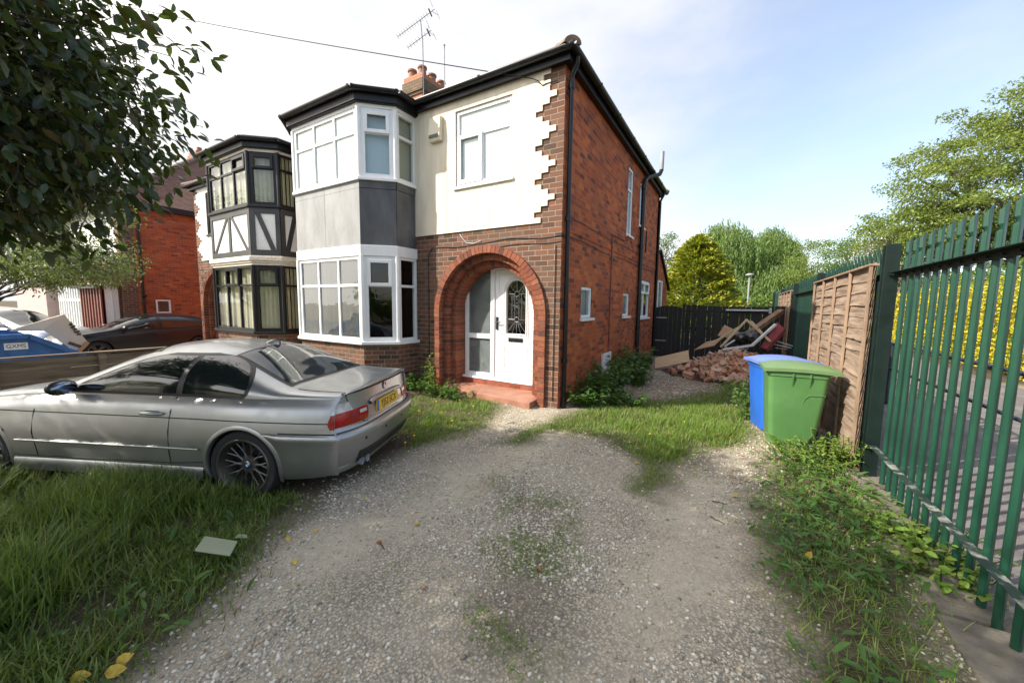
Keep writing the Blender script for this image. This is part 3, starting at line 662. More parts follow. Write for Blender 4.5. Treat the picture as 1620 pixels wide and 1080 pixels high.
def bay(root, T, fm, glass, blinds, style, bd=0.07):
    b = MB(T); bay_strip(b, -0.2, 0.0, -0.15, 0.86); b.build('bay_wall', M['brick_front'], root)
    s = MB(T); bay_strip(s, -0.12, 0.075, 0.862, 0.92); bay_lid(s, -0.12, 0.862, 0.88); s.build('bay_sill', fm if style == 'black' else M['upvc'], root, bevel=0.008)
    band = MB(T)
    if style == 'white':
        bay_strip(band, -0.06, 0.035, 2.475, 2.665)
    else:
        for i, (d, z0, z1) in enumerate(((0.02,2.475,2.53),(0.05,2.53,2.58),(0.085,2.58,2.665),(0.05,2.665,2.69))): bay_strip(band, -0.06, d, z0, z1)
    bay_lid(band, -0.07, 2.48, 2.60)
    band.build('bay_band', M['upvc'] if style == 'white' else M['peeling'], root, bevel=0.006)
    up = MB(T); bay_strip(up, -0.06, 0.06, 3.785, 3.84); bay_lid(up, -0.07, 3.79, 3.82); up.build('bay_sill', M['upvc'] if style == 'white' else fm, root, bevel=0.008)
    hd = MB(T); bay_strip(hd, -0.06, 0.03, 5.015, 5.07); hd.build('bay_head', M['upvc'] if style == 'white' else M['peeling'], root)
    z0, z1 = 2.667, 3.783
    if style == 'white':
        k = MB(T)
        for i, (fr, L) in enumerate(face_fr(j) for j in range(5)):
            k.cur = 0 if i in (1, 2) else 1  # sunlit tone on front and left cant, shaded tone on the rest
            if i == 2:
                k.lbox(fr, 0, L*0.49-0.004, z0, z1-0.13, -0.05, 0.018); k.lbox(fr, L*0.49+0.004, L, z0, z1-0.13, -0.05, 0.018); k.lbox(fr, 0, L*0.49-0.004, z1-0.125, z1, -0.05, 0.016); k.lbox(fr, L*0.49+0.004, L, z1-0.125, z1, -0.05, 0.016)
            else: k.lbox(fr, 0, L, z0, z1-0.13, -0.05, 0.012); k.lbox(fr, 0, L, z1-0.125, z1, -0.05, 0.022)
        ko = k.build('bay_cladding', [M['lead_lit'], M['lead']], root)
        n = MB(T); fr, L = face_fr(2)
        for u in (0.09, 0.55, 0.92):
            for v in (2.78, 3.15, 3.55):
                for q in (u*0.96, u+0.98 if u < 0.9 else u+1.0): 
                    if q < L: n.lbox(fr, q-0.008, q+0.008, v-0.008, v+0.008, 0.016, 0.021)
        n.build('fixing_screw', M['steel'], ko)
    else:
        k = MB(T); fa = MB(T)
        for i, (fr, L) in enumerate(face_fr(j) for j in range(5)):
            fa.lbox(fr, 0, L, z0+0.02, z1, -0.05, 0.0)
            w1 = 0.022; k.lbox(fr, 0, L, z0, z0+0.16, -0.04, w1); k.lbox(fr, 0, L, z1-0.13, z1, -0.04, w1)
            bw = 0.11 if i == 2 else 0.10
            k.lbox(fr, 0, bw, z0+0.16, z1-0.13, -0.04, w1); k.lbox(fr, L-bw, L, z0+0.16, z1-0.13, -0.04, w1)
            o, t, n_ = fr
            P = lambda u, v, w: (o[0]+t[0]*u+n_[0]*w, o[1]+t[1]*u+n_[1]*w, v)
            def brace(u0, u1, w=0.105):
                va, vb = z0+0.15, z1-0.12
                k.hexa([P(u0-w/2,va,w1-0.004),P(u0+w/2,va,w1-0.004),P(u0+w/2,va,-0.03),P(u0-w/2,va,-0.03),P(u1-w/2,vb,w1-0.004),P(u1+w/2,vb,w1-0.004),P(u1+w/2,vb,-0.03),P(u1-w/2,vb,-0.03)])
            if i == 2:
                k.lbox(fr, L/2-0.055, L/2+0.055, z0+0.16, z1-0.13, -0.04, w1); brace(0.17, L/2-0.11); brace(L-0.17, L/2+0.11)
            elif L > 0.5: brace(0.16, L-0.16) if i == 1 else brace(L-0.16, 0.16)
            else: brace(L-0.14, 0.14)
        k.build('timber_frame', M['black_timber'], root); fa.build('infill_panel', M['render_white'], root)
    # windows, face by face: left return, left cant, front, right cant, right return
    for lev, (v0, v1, key) in enumerate(((0.92, 2.475, 'low'), (3.84, 5.02, 'up'))):
        for i in range(5):
            fr, L = face_fr(i); gm = glass[key][i]; bl = blinds[key][i]; vb = style == 'black'
            tr = [0.66] if lev == 0 else [0.655]
            if style == 'black': tr = [0.70]
            if i == 2:
                op = () if style == 'white' else (((1, 1),) if lev == 0 else ((0, 1),))
                window(root, fr, 0.035, L-0.035, v0, v1, [0.335, 0.665], tr, fm, gm, bl, openers=op, T=T, vert=vb, fw=0.06, bd=bd)
            elif i in (1, 3):
                window(root, fr, 0.03, L-0.03, v0, v1, [], tr, fm, gm, bl, openers=((0, 1),), T=T, vert=vb, fw=0.075)
            else:
                window(root, fr, 0.03, L-0.005, v0, v1, [], tr, fm, gm, bl, T=T, vert=vb, fw=0.05)
    for (x, y) in BAY[1:5]:
        for z0, z1 in ((0.92, 2.475), (3.84, 5.02)): c = MB(T); c.tube([(x,y,z0),(x,y,z1)], 0.045, 10); c.build('corner_post', fm, root, smooth=50)

# our house
HA = thing('semi_detached_house', 'brick and cream rendered house with white bay windows and a brick arched porch', 'house')
shell(HA, None, True, True); side_window_set(HA)
a = MB(); arch = arch_parts(HA, None, -0.05)
render_panel(HA, None, M['render']); front_door(HA, None); eaves(HA, None); pipes(HA); chimney(HA, None)
D, G, F = M['glass_dirty'], M['glass'], M['glass_frost']
bay(HA, None, M['upvc'], {'low': [G, D, D, G, G], 'up': [G, G, G, G, G]},
    {'low': [None, M['net'], M['net'], None, None], 'up': [M['blind_white'], M['blind_white'], M['blind_white'], M['blind_blue'], M['blind_beige']]}, 'white', 0.003)
window(HA, ((0,0,0),(1,0),(0,-1)), -2.05, -0.89, 3.68, 4.95, [0.47], [0.66], M['upvc'], M['glass'], M['blind_white'], sill=M['upvc'], depth=-0.02, fw=0.06, openers=((0,0),), bd=0.003, low_only=True)
al = MB(); al.prism([(-2.60,-0.022,4.52),(-2.60,-0.022,4.94),(-2.60,-0.10,4.93),(-2.60,-0.13,4.60),(-2.60,-0.10,4.52)], (0.27,0,0))
ao = al.build('alarm_box', M['alarm'], HA, bevel=0.012)
ab = MB(); ab.box(-2.57,-2.36,-0.136,-0.11,4.575,4.625); ab.build('alarm_label', M['lead'], ao)
# rear extension with a sloping verge
ex = MB(); ex.prism([(-0.02,7.72,-0.3),(-0.02,10.2,-0.3),(-0.02,10.2,2.35),(-0.02,8.3,3.45),(-0.02,7.72,3.45)], (-3.0,0,0)); ex.build('rear_extension', M['brick_side'], HA)
ev = MB(); ev.beam((0.0,8.25,3.50),(0.0,10.4,2.28),0.12,0.09); ev.build('verge_board', M['black_frame'], HA)
window(HA, ((-0.018,0,0),(0,1),(1,0)), 7.95, 8.7, 1.35, 2.5, [], [], M['upvc'], M['glass_frost'], None, depth=0.06)

# the attached neighbour, mirrored at the party wall
TB = Matrix(((-1,0,0,-12.90),(0,1,0,0),(0,0,1,0),(0,0,0,1)))
HB = thing('semi_detached_house', 'attached house with black bay windows, cream vertical blinds and black and white timber panels', 'house', (0,0,0))
shell(HB, TB, True, False); arch_parts(HB, TB, -0.05); render_panel(HB, TB, M['render_white']); front_door(HB, TB, False); eaves(HB, TB)
bay(HB, TB, M['black_frame'], {'low': [G]*5, 'up': [G]*5}, {'low': [M['blind_cream']]*5, 'up': [M['blind_cream']]*5}, 'black')
window(HB, ((0,0,0),(1,0),(0,-1)), -2.05, -0.89, 3.68, 4.95, [0.47], [0.66], M['black_frame'], M['glass'], M['blind_cream'], sill=M['black_frame'], depth=-0.02, T=TB)
# ------------------------------------------------------------------ ground
def sm(t): t = np.clip(t, 0, 1); return t*t*(3-2*t)
def vnoise(x, y, f, seed=0):   # smooth value noise, arrays in and out
    x = np.asarray(x, float)*f+seed*17.3; y = np.asarray(y, float)*f+seed*9.1
    xi = np.floor(x); yi = np.floor(y); fx = sm(x-xi); fy = sm(y-yi)
    h = lambda a, b: np.modf(np.abs(np.sin(a*127.1+b*311.7+seed*74.7)*43758.5453))[0]
    return (h(xi,yi)*(1-fx)+h(xi+1,yi)*fx)*(1-fy)+(h(xi,yi+1)*(1-fx)+h(xi+1,yi+1)*fx)*fy
def fbm(x, y, f, seed=0): return sum(vnoise(x, y, f*2**i, seed+i)*0.5**(i+1) for i in range(4))/0.9375
def gz(x, y):
    x = np.asarray(x, float); y = np.asarray(y, float)
    a = sm(-y/1.3); b = np.where(x > 0, sm(x/1.8), 0); near = np.clip(np.maximum(a, b), 0, 1)
    z = -0.015-0.085*near-0.22*sm((-8.5-x)/5.0)
    ins = (x > -8) & (x < 3.6) & (y > -8) & (y < 9)
    return z+np.where(ins, 0.022*(fbm(x, y, 1.1, 3)-0.5)+0.010*(fbm(x, y, 5.0, 5)-0.5), 0)
def inpoly(x, y, poly):
    r = np.zeros(np.shape(x), bool); k = len(poly); j = k-1
    for i in range(k):
        xi, yi = poly[i]; xj, yj = poly[j]
        c = ((yi > y) != (yj > y)) & (x < (xj-xi)*(y-yi)/(yj-yi+1e-12)+xi); r ^= c; j = i
    return r
def pdist(x, y, poly):   # distance to the outline
    d = np.full(np.shape(x), 1e9); k = len(poly)
    for i in range(k):
        ax, ay = poly[i]; bx, by = poly[(i+1) % k]; vx, vy = bx-ax, by-ay
        t = np.clip(((x-ax)*vx+(y-ay)*vy)/(vx*vx+vy*vy+1e-12), 0, 1); d = np.minimum(d, np.hypot(x-ax-t*vx, y-ay-t*vy))
    return d
def gpts(pix): return [tuple(on_z(u, v)[:2]) for u, v in pix]
LAWN = [(0.42,-5.6)]+gpts([(205,1080),(340,965),(430,850),(500,790),(570,742),(640,716),(710,698),(775,672),(800,650),(765,628)])+[(-2.0,0.0),(-3.0,0.0),(-3.0,-0.5),(-3.5,-0.95),(-5.5,-0.95),(-6.4,-0.2),(-6.4,-9.0),(0.6,-9.0)]
PATCH = gpts([(775,700),(830,680),(915,655),(955,636),(1050,632),(1120,618),(1145,596),(1195,592),(1205,690),(1190,705),(1130,715),(1060,745),(1035,785),(1000,770),(1015,730),(960,700),(880,690),(830,703)])
VERGE = gpts([(1195,722),(1240,716),(1330,690),(1366,740),(1392,775),(1430,830),(1462,880),(1490,950),(1520,1080)])+[(3.45,-4.2),(2.75,-4.2)]+gpts([(1262,1080),(1255,960),(1215,860),(1210,790)])
MUD = gpts([(905,640),(1000,560),(1190,590),(1185,612),(1090,640)])+[]
MIDW = gpts([(800,770),(880,790),(900,850),(890,960),(830,1075),(770,1000),(790,880)])
def mask(x, y, poly, soft=0.16, wob=0.22, seed=1):
    wx = x+wob*(fbm(x, y, 2.2, seed)-0.5)*2; wy = y+wob*(fbm(x, y, 2.2, seed+20)-0.5)*2
    d = pdist(wx, wy, poly); return np.clip(0.5+np.where(inpoly(wx, wy, poly), d, -d)/(2*soft), 0, 1)

TRACKS = [gpts([(230,1060),(420,930),(560,850),(740,765),(845,712),(870,690)]), gpts([(1010,1080),(1060,930),(1110,800),(1120,760)])]
def trackm(x, y):
    r = 0
    for pl in TRACKS:
        d = np.full(np.shape(x), 1e9); wx = x+0.16*(fbm(x, y, 1.6, 81)-0.5)*2; wy = y+0.16*(fbm(x, y, 1.6, 82)-0.5)*2
        for (ax, ay), (bx, by) in zip(pl[:-1], pl[1:]):
            vx, vy = bx-ax, by-ay; t = np.clip(((wx-ax)*vx+(wy-ay)*vy)/(vx*vx+vy*vy), 0, 1); d = np.minimum(d, np.hypot(wx-ax-t*vx, wy-ay-t*vy))
        r = np.maximum(r, np.clip(1.25-d/0.34, 0, 1))
    return r
def axis(a, b, step, lo, hi, g=1.28):
    mid = list(np.arange(a, b+1e-6, step)); s = step; q = a; left = []
    while q > lo: s *= g; q -= s; left.append(q)
    s = step; q = b; right = []
    while q < hi: s *= g; q += s; right.append(q)
    return np.array(left[::-1]+mid+right)
gx = axis(-6.6, 4.0, 0.075, -420, 420); gy = axis(-5.9, 8.2, 0.075, -420, 420)
GX, GY = np.meshgrid(gx, gy, indexing='ij'); GZ = gz(GX, GY)
na, nb = GX.shape; idx = np.arange(na*nb).reshape(na, nb)
fq = np.stack([idx[:-1,:-1], idx[1:,:-1], idx[1:,1:], idx[:-1,1:]], -1).reshape(-1, 4)
mL, mP, mV, mW = (mask(GX, GY, p, 0.20) for p in (LAWN, PATCH, VERGE, MIDW))
outside = np.clip((GX-8.2)/0.6, 0, 1)+np.clip((-GX-6.4)/0.5, 0, 1)*0.0+np.clip((GY-8.0)/0.5, 0, 1)
soil = np.clip(np.maximum.reduce([mL, mP*0.92, mV, mW*0.42, outside]), 0, 1)
mud = np.clip(sm((GY-0.9-0.5*(fbm(GX, GY, 1.5, 40)-0.5))/0.9), 0, 1)*((GX > -0.2) & (GX < 3.7))

m, nt, out = nmat('gravel_ground')
geo = nd(nt, 'ShaderNodeNewGeometry'); pos = geo.outputs['Position']
v1 = nd(nt, 'ShaderNodeTexVoronoi', {'Vector': pos, 'Scale': 62.0, 'Randomness': 1.0}); v2 = nd(nt, 'ShaderNodeTexVoronoi', {'Vector': pos, 'Scale': 145.0})
ptc = lambda s: ramp(nt, nd(nt, 'ShaderNodeSeparateColor', {'Color': s}).outputs[0], [(0.0,(0.22,0.185,0.135)),(0.35,(0.36,0.315,0.232)),(0.62,(0.48,0.428,0.325)),(0.82,(0.58,0.528,0.42)),(0.94,(0.44,0.32,0.21)),(1.0,(0.68,0.635,0.53))])
n1 = nd(nt, 'ShaderNodeTexNoise', {'Vector': pos, 'Scale': 1.3, 'Detail': 8.0, 'Roughness': 0.62}); n3 = nd(nt, 'ShaderNodeTexNoise', {'Vector': pos, 'Scale': 22.0, 'Detail': 8.0, 'Roughness': 0.7})
peb = mixc(nt, ramp(nt, n3.outputs['Fac'], [(0.42, 0.0), (0.55, 1.0)]), ptc(v1.outputs['Color']), ptc(v2.outputs['Color']))
edge = ramp(nt, v1.outputs['Distance'], [(0.30, 0.0), (0.62, 0.75)])
peb = mixc(nt, edge, peb, (0.095,0.083,0.068))
dust = ramp(nt, n3.outputs['Fac'], [(0.25,(0.34,0.292,0.215)),(0.75,(0.54,0.470,0.352))])
at3 = nd(nt, 'ShaderNodeAttribute', attribute_name='track'); tk = nd(nt, 'ShaderNodeMath', {0: at3.outputs['Fac'], 1: 0.42, 2: ramp(nt, n1.outputs['Fac'], [(0.36, 0.05), (0.66, 0.60)])}, operation='MULTIPLY_ADD', use_clamp=True)
grav = mixc(nt, tk.outputs[0], peb, dust)
at4 = nd(nt, 'ShaderNodeAttribute', attribute_name='damp'); grav = mixc(nt, at4.outputs['Fac'], grav, (0.16,0.135,0.095))
sand = ramp(nt, n3.outputs['Fac'], [(0.3,(0.045,0.035,0.022)),(0.7,(0.12,0.095,0.06))])
at1 = nd(nt, 'ShaderNodeAttribute', attribute_name='soil'); at2 = nd(nt, 'ShaderNodeAttribute', attribute_name='mud')
mudc = ramp(nt, n3.outputs['Fac'], [(0.25,(0.13,0.085,0.050)),(0.5,(0.25,0.18,0.118)),(0.75,(0.42,0.325,0.23))])
col = mixc(nt, at2.outputs['Fac'], grav, mudc); col = mixc(nt, at1.outputs['Fac'], col, sand)
hh = nd(nt, 'ShaderNodeMath', {0: v1.outputs['Distance'], 1: -0.55, 2: n3.outputs['Fac']}, operation='MULTIPLY_ADD')
bp = nd(nt, 'ShaderNodeBump', {'Height': hh.outputs[0], 'Strength': 0.8, 'Distance': 0.012})
p = nd(nt, 'ShaderNodeBsdfPrincipled', {'Base Color': col, 'Roughness': 0.93, 'Specular IOR Level': 0.2, 'Normal': bp.outputs['Normal']})
nt.links.new(p.outputs['BSDF'], out.inputs['Surface']); M['ground'] = m
ground = np_obj('ground', np.stack([GX, GY, GZ], -1).reshape(-1, 3), fq, m, smooth=True); tag(ground, kind='structure')
for nm, arr in (('soil', soil), ('mud', mud), ('track', trackm(GX, GY)), ('damp', 0.40*mask(GX, GY, MIDW, 0.25, 0.25, 4)*np.clip((fbm(GX, GY, 2.4, 74)-0.35)*4, 0, 1))):
    at = ground.data.attributes.new(nm, 'FLOAT', 'POINT'); at.data.foreach_set('value', arr.ravel().astype(np.float32))

M['tarmac'] = pm('tarmac', (0.13,0.115,0.11), 0.92, var=0.25, scale=3, bump=0.5, bscale=180, col2=(0.20,0.175,0.165))
M['paving'] = pm('paving', (0.20,0.17,0.14), 0.9, var=0.25, scale=3, bump=0.4, bscale=120)
M['concrete'] = pm('concrete', (0.13,0.115,0.085), 0.92, var=0.35, scale=5, bump=0.5, bscale=90, col2=(0.24,0.21,0.165))
def sheet(name, x0, x1, y0, y1, z, mat):
    b = MB(); b.add([(x0,y0,z),(x1,y0,z),(x1,y1,z),(x0,y1,z)], [(0,1,2,3)]); return tag(b.build(name, mat), kind='structure')
sheet('path', 3.80, 7.9, -40, 60, -0.092, M['tarmac'])
sheet('road', -200, 200, -17, -10.5, -0.085, M['tarmac'])
sheet('driveway', -17.2, -12.9, -6, 9, -0.305, M['paving'])
sheet('pavement', -200, 200, -10.5, -8.6, -0.08, M['paving'])
kb = MB(); 
for i in range(7):   # concrete edging slabs under the palisade
    y0 = -4.3+i*0.62; kb.hexa([(3.44,y0+0.012,-0.3),(3.79,y0+0.012,-0.3),(3.79,y0+0.61,-0.3),(3.44,y0+0.61,-0.3),(3.44,y0+0.012,-0.075+0.004*(i%3)),(3.79,y0+0.012,-0.06),(3.79,y0+0.61,-0.06),(3.44,y0+0.61,-0.075)])
tag(kb.build('kerb', M['concrete'], bevel=0.018), kind='structure')

# ---- loose stones lying on the drive
def stones(n, name, lo, hi, region, dens):
    X = rng.uniform(region[0], region[1], n*4); Y = rng.uniform(region[2], region[3], n*4)
    k = rng.random(n*4) < dens(X, Y); X, Y = X[k][:n], Y[k][:n]; c = len(X)
    s = lo+(hi-lo)*rng.random(c)**3; Z = gz(X, Y)+s*0.12
    base = np.array([[1,0,0],[0.3,0.95,0],[-0.8,0.6,0],[-0.85,-0.55,0],[0.25,-0.95,0],[0.5,0.3,0.55],[-0.4,0.35,0.62],[-0.1,-0.5,0.58],[0,0,-0.5]])
    V = base[None]*(0.72+0.56*rng.random((c, 9, 3))); V *= s[:, None, None]*np.stack([np.ones(c), 0.6+0.4*rng.random(c), 0.55+0.5*rng.random(c)], -1)[:, None]
    th = rng.uniform(0, 2*PI, c); ct, st = np.cos(th)[:, None], np.sin(th)[:, None]
    V = np.stack([V[..., 0]*ct-V[..., 1]*st+X[:, None], V[..., 0]*st+V[..., 1]*ct+Y[:, None], V[..., 2]+Z[:, None]], -1)
    T = np.array([[0,1,5],[1,6,5],[1,2,6],[2,3,6],[3,7,6],[3,4,7],[4,5,7],[4,0,5],[5,6,7],[1,0,8],[2,1,8],[3,2,8],[4,3,8],[0,4,8]])
    return np_obj(name, V.reshape(-1, 3), (T[None]+np.arange(c)[:, None, None]*9).reshape(-1, 3), M['stone'])
M['stone'] = island_mat('stone', [(0.20,0.17,0.125),(0.34,0.30,0.228),(0.45,0.402,0.31),(0.40,0.30,0.20),(0.52,0.472,0.37),(0.36,0.33,0.27),(0.57,0.522,0.43),(0.67,0.622,0.515)], 0.85, noise=0.25, nscale=60)
def sdens(x, y):
    cov = np.maximum.reduce([mask(x, y, LAWN), mask(x, y, PATCH), mask(x, y, VERGE)])
    pat = np.clip((fbm(x, y, 1.3, 60)-0.36)*4.5, 0.10, 1); d = np.hypot(x-CAM[0], y-CAM[1])
    return (1-cov*0.94)*pat*np.clip(2.6/d, 0.12, 1)*(1-0.55*trackm(x, y))
st = stones(60000, 'gravel', 0.003, 0.0165, (-1.6, 3.5, -5.3, 1.3), sdens); tag(st, kind='stuff')
st = stones(7000, 'earth_stones', 0.004, 0.022, (0.3, 3.3, 1.0, 4.8), lambda x, y: np.clip((fbm(x, y, 1.8, 77)-0.3)*3, 0.05, 1)*mask(x, y, [(0.4,1.2),(2.6,1.9),(3.0,4.8),(0.5,4.8)])); tag(st, kind='stuff')
M['dark_stone'] = island_mat('dark_stone', [(0.02,0.02,0.018),(0.05,0.045,0.04),(0.08,0.07,0.06)], 0.8)
_kp = M['stone']; M['stone'] = M['dark_stone']; SL = gpts([(838,728),(828,765),(819,798),(822,834)])
def sline(x, y):
    d = np.full(np.shape(x), 1e9)
    for (ax, ay), (bx, by) in zip(SL[:-1], SL[1:]):
        vx, vy = bx-ax, by-ay; t = np.clip(((x-ax)*vx+(y-ay)*vy)/(vx*vx+vy*vy), 0, 1); d = np.minimum(d, np.hypot(x-ax-t*vx, y-ay-t*vy))
    return 0.32*np.clip(1.3-d/0.026, 0, 1)*np.clip((fbm(x, y, 6.0, 91)-0.25)*3, 0.15, 1)
st = stones(9000, 'dark_gravel', 0.003, 0.008, (min(p[0] for p in SL)-0.1, max(p[0] for p in SL)+0.1, min(p[1] for p in SL)-0.1, max(p[1] for p in SL)+0.1), sline); tag(st, kind='stuff'); M['stone'] = _kp

# ------------------------------------------------------------------ grass, weeds, leaves
def blades(name, X, Y, h, w, mat, lean=0.5, parent=None, z=None, droop=0.35):
    c = len(X); th = rng.uniform(0, 2*PI, c); L = lean*rng.random(c)**0.8; Z = gz(X, Y)-0.01 if z is None else z
    dx, dy = np.cos(th), np.sin(th); px, py = -dy, dx; V = np.zeros((c, 7, 3))
    for i, (t, ww) in enumerate(((0, 0.8), (0.38, 1.0), (0.74, 0.65), (1.0, 0))):
        out_ = h*(L*t+droop*L*t*t*1.8); up = h*(t-droop*L*t*t*0.75); hw = w*ww/2
        if i < 3:
            for s, sg in ((0, -1), (1, 1)):
                V[:, 2*i+s] = np.stack([X+dx*out_+px*hw*sg, Y+dy*out_+py*hw*sg, Z+up], -1)
        else: V[:, 6] = np.stack([X+dx*out_, Y+dy*out_, Z+up], -1)
    T = np.array([[0,1,3],[0,3,2],[2,3,5],[2,5,4],[4,5,6]])
    return np_obj(name, V.reshape(-1, 3), (T[None]+np.arange(c)[:, None, None]*7).reshape(-1, 3), mat, parent)
def leaf_mesh(P, D, N, L, W, curl=0.18, rich=False):   # leaf blades: base points, directions, normals, lengths, widths
    D = D/np.linalg.norm(D, axis=1, keepdims=True); Sd = np.cross(D, N); Sd /= np.linalg.norm(Sd, axis=1, keepdims=True)+1e-9; N = np.cross(Sd, D)
    L = np.broadcast_to(L, len(P))[:, None]; W = np.broadcast_to(W, len(P))[:, None]
    if rich: spec = [(0,0,0),(0.28,-0.40,0.10),(0.28,0,0),(0.28,0.40,0.10),(0.62,-0.42,0.06),(0.62,0,-0.04),(0.62,0.42,0.06),(0.86,-0.2,-0.1),(0.86,0.2,-0.1),(1,0,-0.22)]; T = [[0,2,1],[0,3,2],[1,2,5],[1,5,4],[2,3,6],[2,6,5],[4,5,7],[5,6,8],[5,8,7],[7,8,9]]
    else: spec = [(0,0,0),(0.45,-0.5,0.10),(0.45,0.5,0.10),(1,0,-0.12),(0.45,0,0)]; T = [[0,4,1],[0,2,4],[1,4,3],[4,2,3]]
    V = np.stack([P+D*L*a+Sd*W*b+N*L*c*curl*4 for a, b, c in spec], 1); k = len(spec); T = np.array(T)
    return V.reshape(-1, 3), (T[None]+np.arange(len(P))[:, None, None]*k).reshape(-1, 3)
def leaf_obj(name, mat, parent, *a, **k):
    V, T = leaf_mesh(*a, **k); return np_obj(name, V, T, mat, parent)
def rdir(n): v = rng.normal(size=(n, 3)); return v/np.linalg.norm(v, axis=1, keepdims=True)

M['grass_long'] = island_mat('grass_long', [(0.028,0.058,0.010),(0.052,0.100,0.014),(0.078,0.142,0.018),(0.12,0.19,0.025),(0.17,0.23,0.034),(0.28,0.26,0.085)], 0.55, trans=0.22, noise=0.2, nscale=8, patch=(0.125,0.15,0.030))
M['grass_short'] = island_mat('grass_short', [(0.065,0.13,0.016),(0.10,0.19,0.022),(0.13,0.235,0.028),(0.16,0.27,0.036),(0.20,0.28,0.05),(0.27,0.27,0.10)], 0.55, trans=0.32, noise=0.2, nscale=8, patch=(0.17,0.21,0.045))
M['weed'] = island_mat('weed', [(0.030,0.075,0.015),(0.045,0.11,0.020),(0.065,0.145,0.028),(0.09,0.17,0.035)], 0.5, trans=0.28, noise=0.25, nscale=25)
M['dead_leaf'] = island_mat('dead_leaf', [(0.16,0.075,0.03),(0.24,0.11,0.045),(0.10,0.05,0.03)], 0.75)
def scatter(n, poly, dens, pad=0.3):
    a = np.array(poly); x0, y0 = a.min(0)-pad; x1, y1 = a.max(0)+pad; X = rng.uniform(x0, x1, n); Y = rng.uniform(y0, y1, n)
    k = rng.random(n) < dens(X, Y); return X[k], Y[k]
BXY = (-1.66, -3.10, R(205.1))      # the silver coupe: rear axle point and heading
def under_car(x, y):
    c, s = math.cos(BXY[2]), math.sin(BXY[2]); u = (x-BXY[0])*c+(y-BXY[1])*s; v = -(x-BXY[0])*s+(y-BXY[1])*c
    return (u > -1.0) & (u < 3.6) & (np.abs(v) < 0.80)
def camd(x, y): return np.hypot(x-CAM[0], y-CAM[1])
def far(x, y): return np.clip(3.4/camd(x, y), 0.25, 1)
X, Y = scatter(330000, [p for p in LAWN if p[1] > -6.2]+[(-6.4,-6.2),(0.5,-6.2)], lambda x, y: (mask(x, y, LAWN, 0.22)**1.6)*far(x, y)*(~under_car(x, y))*np.where(y < -5.45, 0.0, 1.0)*(0.14+0.86*np.clip((fbm(x, y, 2.0, 8)-0.34)*4.5, 0, 1)))
inn = np.clip(np.where(inpoly(X, Y, LAWN), pdist(X, Y, LAWN), 0)/0.9, 0, 1); tall = sm((-1.9-Y)/1.2)
h = (0.05+0.155*inn*tall+0.05*inn)*(0.45+0.75*rng.random(len(X)))*(0.30+1.35*fbm(X, Y, 1.9, 9))
dep = np.where(tall > 0.4, 1, 0)
o = blades('grass', X[dep == 1], Y[dep == 1], h[dep == 1], 0.0065, M['grass_long'], 0.75); tag(o, 'long dark green grass growing round the silver car', 'grass', kind='stuff')
k = dep == 0; o2 = blades('grass', X[k], Y[k], h[k]*0.9, 0.006, M['grass_short'], 0.7); tag(o2, 'short grass growing in front of the white bay window', 'grass', kind='stuff')
X, Y = scatter(230000, PATCH, lambda x, y: (mask(x, y, PATCH, 0.18)**1.2)*np.maximum(far(x, y), 0.45)*(0.4+0.6*np.clip((fbm(x, y, 2.4, 14)-0.32)*4, 0, 1)))
inn = np.clip(np.where(inpoly(X, Y, PATCH), pdist(X, Y, PATCH), 0)/0.45, 0, 1)
h = (0.03+0.10*inn*np.clip((fbm(X, Y, 1.6, 17)-0.2)*2, 0.2, 1.2))*(0.6+0.7*rng.random(len(X)))
o = blades('grass', X, Y, h, 0.006, M['grass_short'], 0.75); tag(o, 'sunlit patch of grass between the gravel and the bins', 'grass', kind='stuff')
X, Y = scatter(60000, VERGE, lambda x, y: (mask(x, y, VERGE, 0.14)**1.3)*0.42*far(x, y)*(0.3+0.7*np.clip((fbm(x, y, 2.4, 24)-0.3)*4, 0, 1)))
o = blades('grass', X, Y, 0.03+0.085*rng.random(len(X))**2, 0.0055, M['grass_short'], 0.95); tag(o, 'grass and weeds along the kerb under the green palings', 'grass', kind='stuff')
X, Y = scatter(60000, MIDW, lambda x, y: (mask(x, y, MIDW, 0.2))*0.45*np.clip((fbm(x, y, 2.6, 34)-0.47)*7, 0, 1))
X2, Y2 = scatter(60000, [(-0.8,-5.2),(3.0,-5.2),(3.0,1.0),(-0.8,1.0)], lambda x, y: 0.22*np.clip((fbm(x, y, 2.2, 44)-0.60)*9, 0, 1))
X, Y = np.concatenate([X, X2]), np.concatenate([Y, Y2])
o = blades('grass', X, Y, 0.015+0.035*rng.random(len(X)), 0.004, M['grass_short'], 0.9); tag(o, 'tiny tufts of grass coming up through the gravel drive', 'grass', kind='stuff')
def broad(name, n, poly, dens, L, label, mat, up=0.55):
    X, Y = scatter(n, poly, dens); c = len(X); Z = gz(X, Y); th = rng.uniform(0, 2*PI, c); el = up*rng.random(c)
    D = np.stack([np.cos(th)*np.cos(el), np.sin(th)*np.cos(el), np.sin(el)], -1); N = np.stack([-np.cos(th)*np.sin(el), -np.sin(th)*np.sin(el), np.cos(el)], -1)+0.3*rdir(c)
    Ls = L*(0.45+0.8*rng.random(c)); o = leaf_obj(name, mat, None, np.stack([X, Y, Z+0.012+0.07*rng.random(c)], -1), D, N, Ls, Ls*0.30, rich=True)
    return tag(o, label, 'weeds', kind='stuff')
broad('weeds', 14000, VERGE, lambda x, y: mask(x, y, VERGE, 0.12)**1.5*0.42*np.clip((fbm(x, y, 1.8, 54)-0.30)*4, 0.12, 1), 0.095, 'broad dandelion leaves spreading along the kerb below the palings', M['weed'])
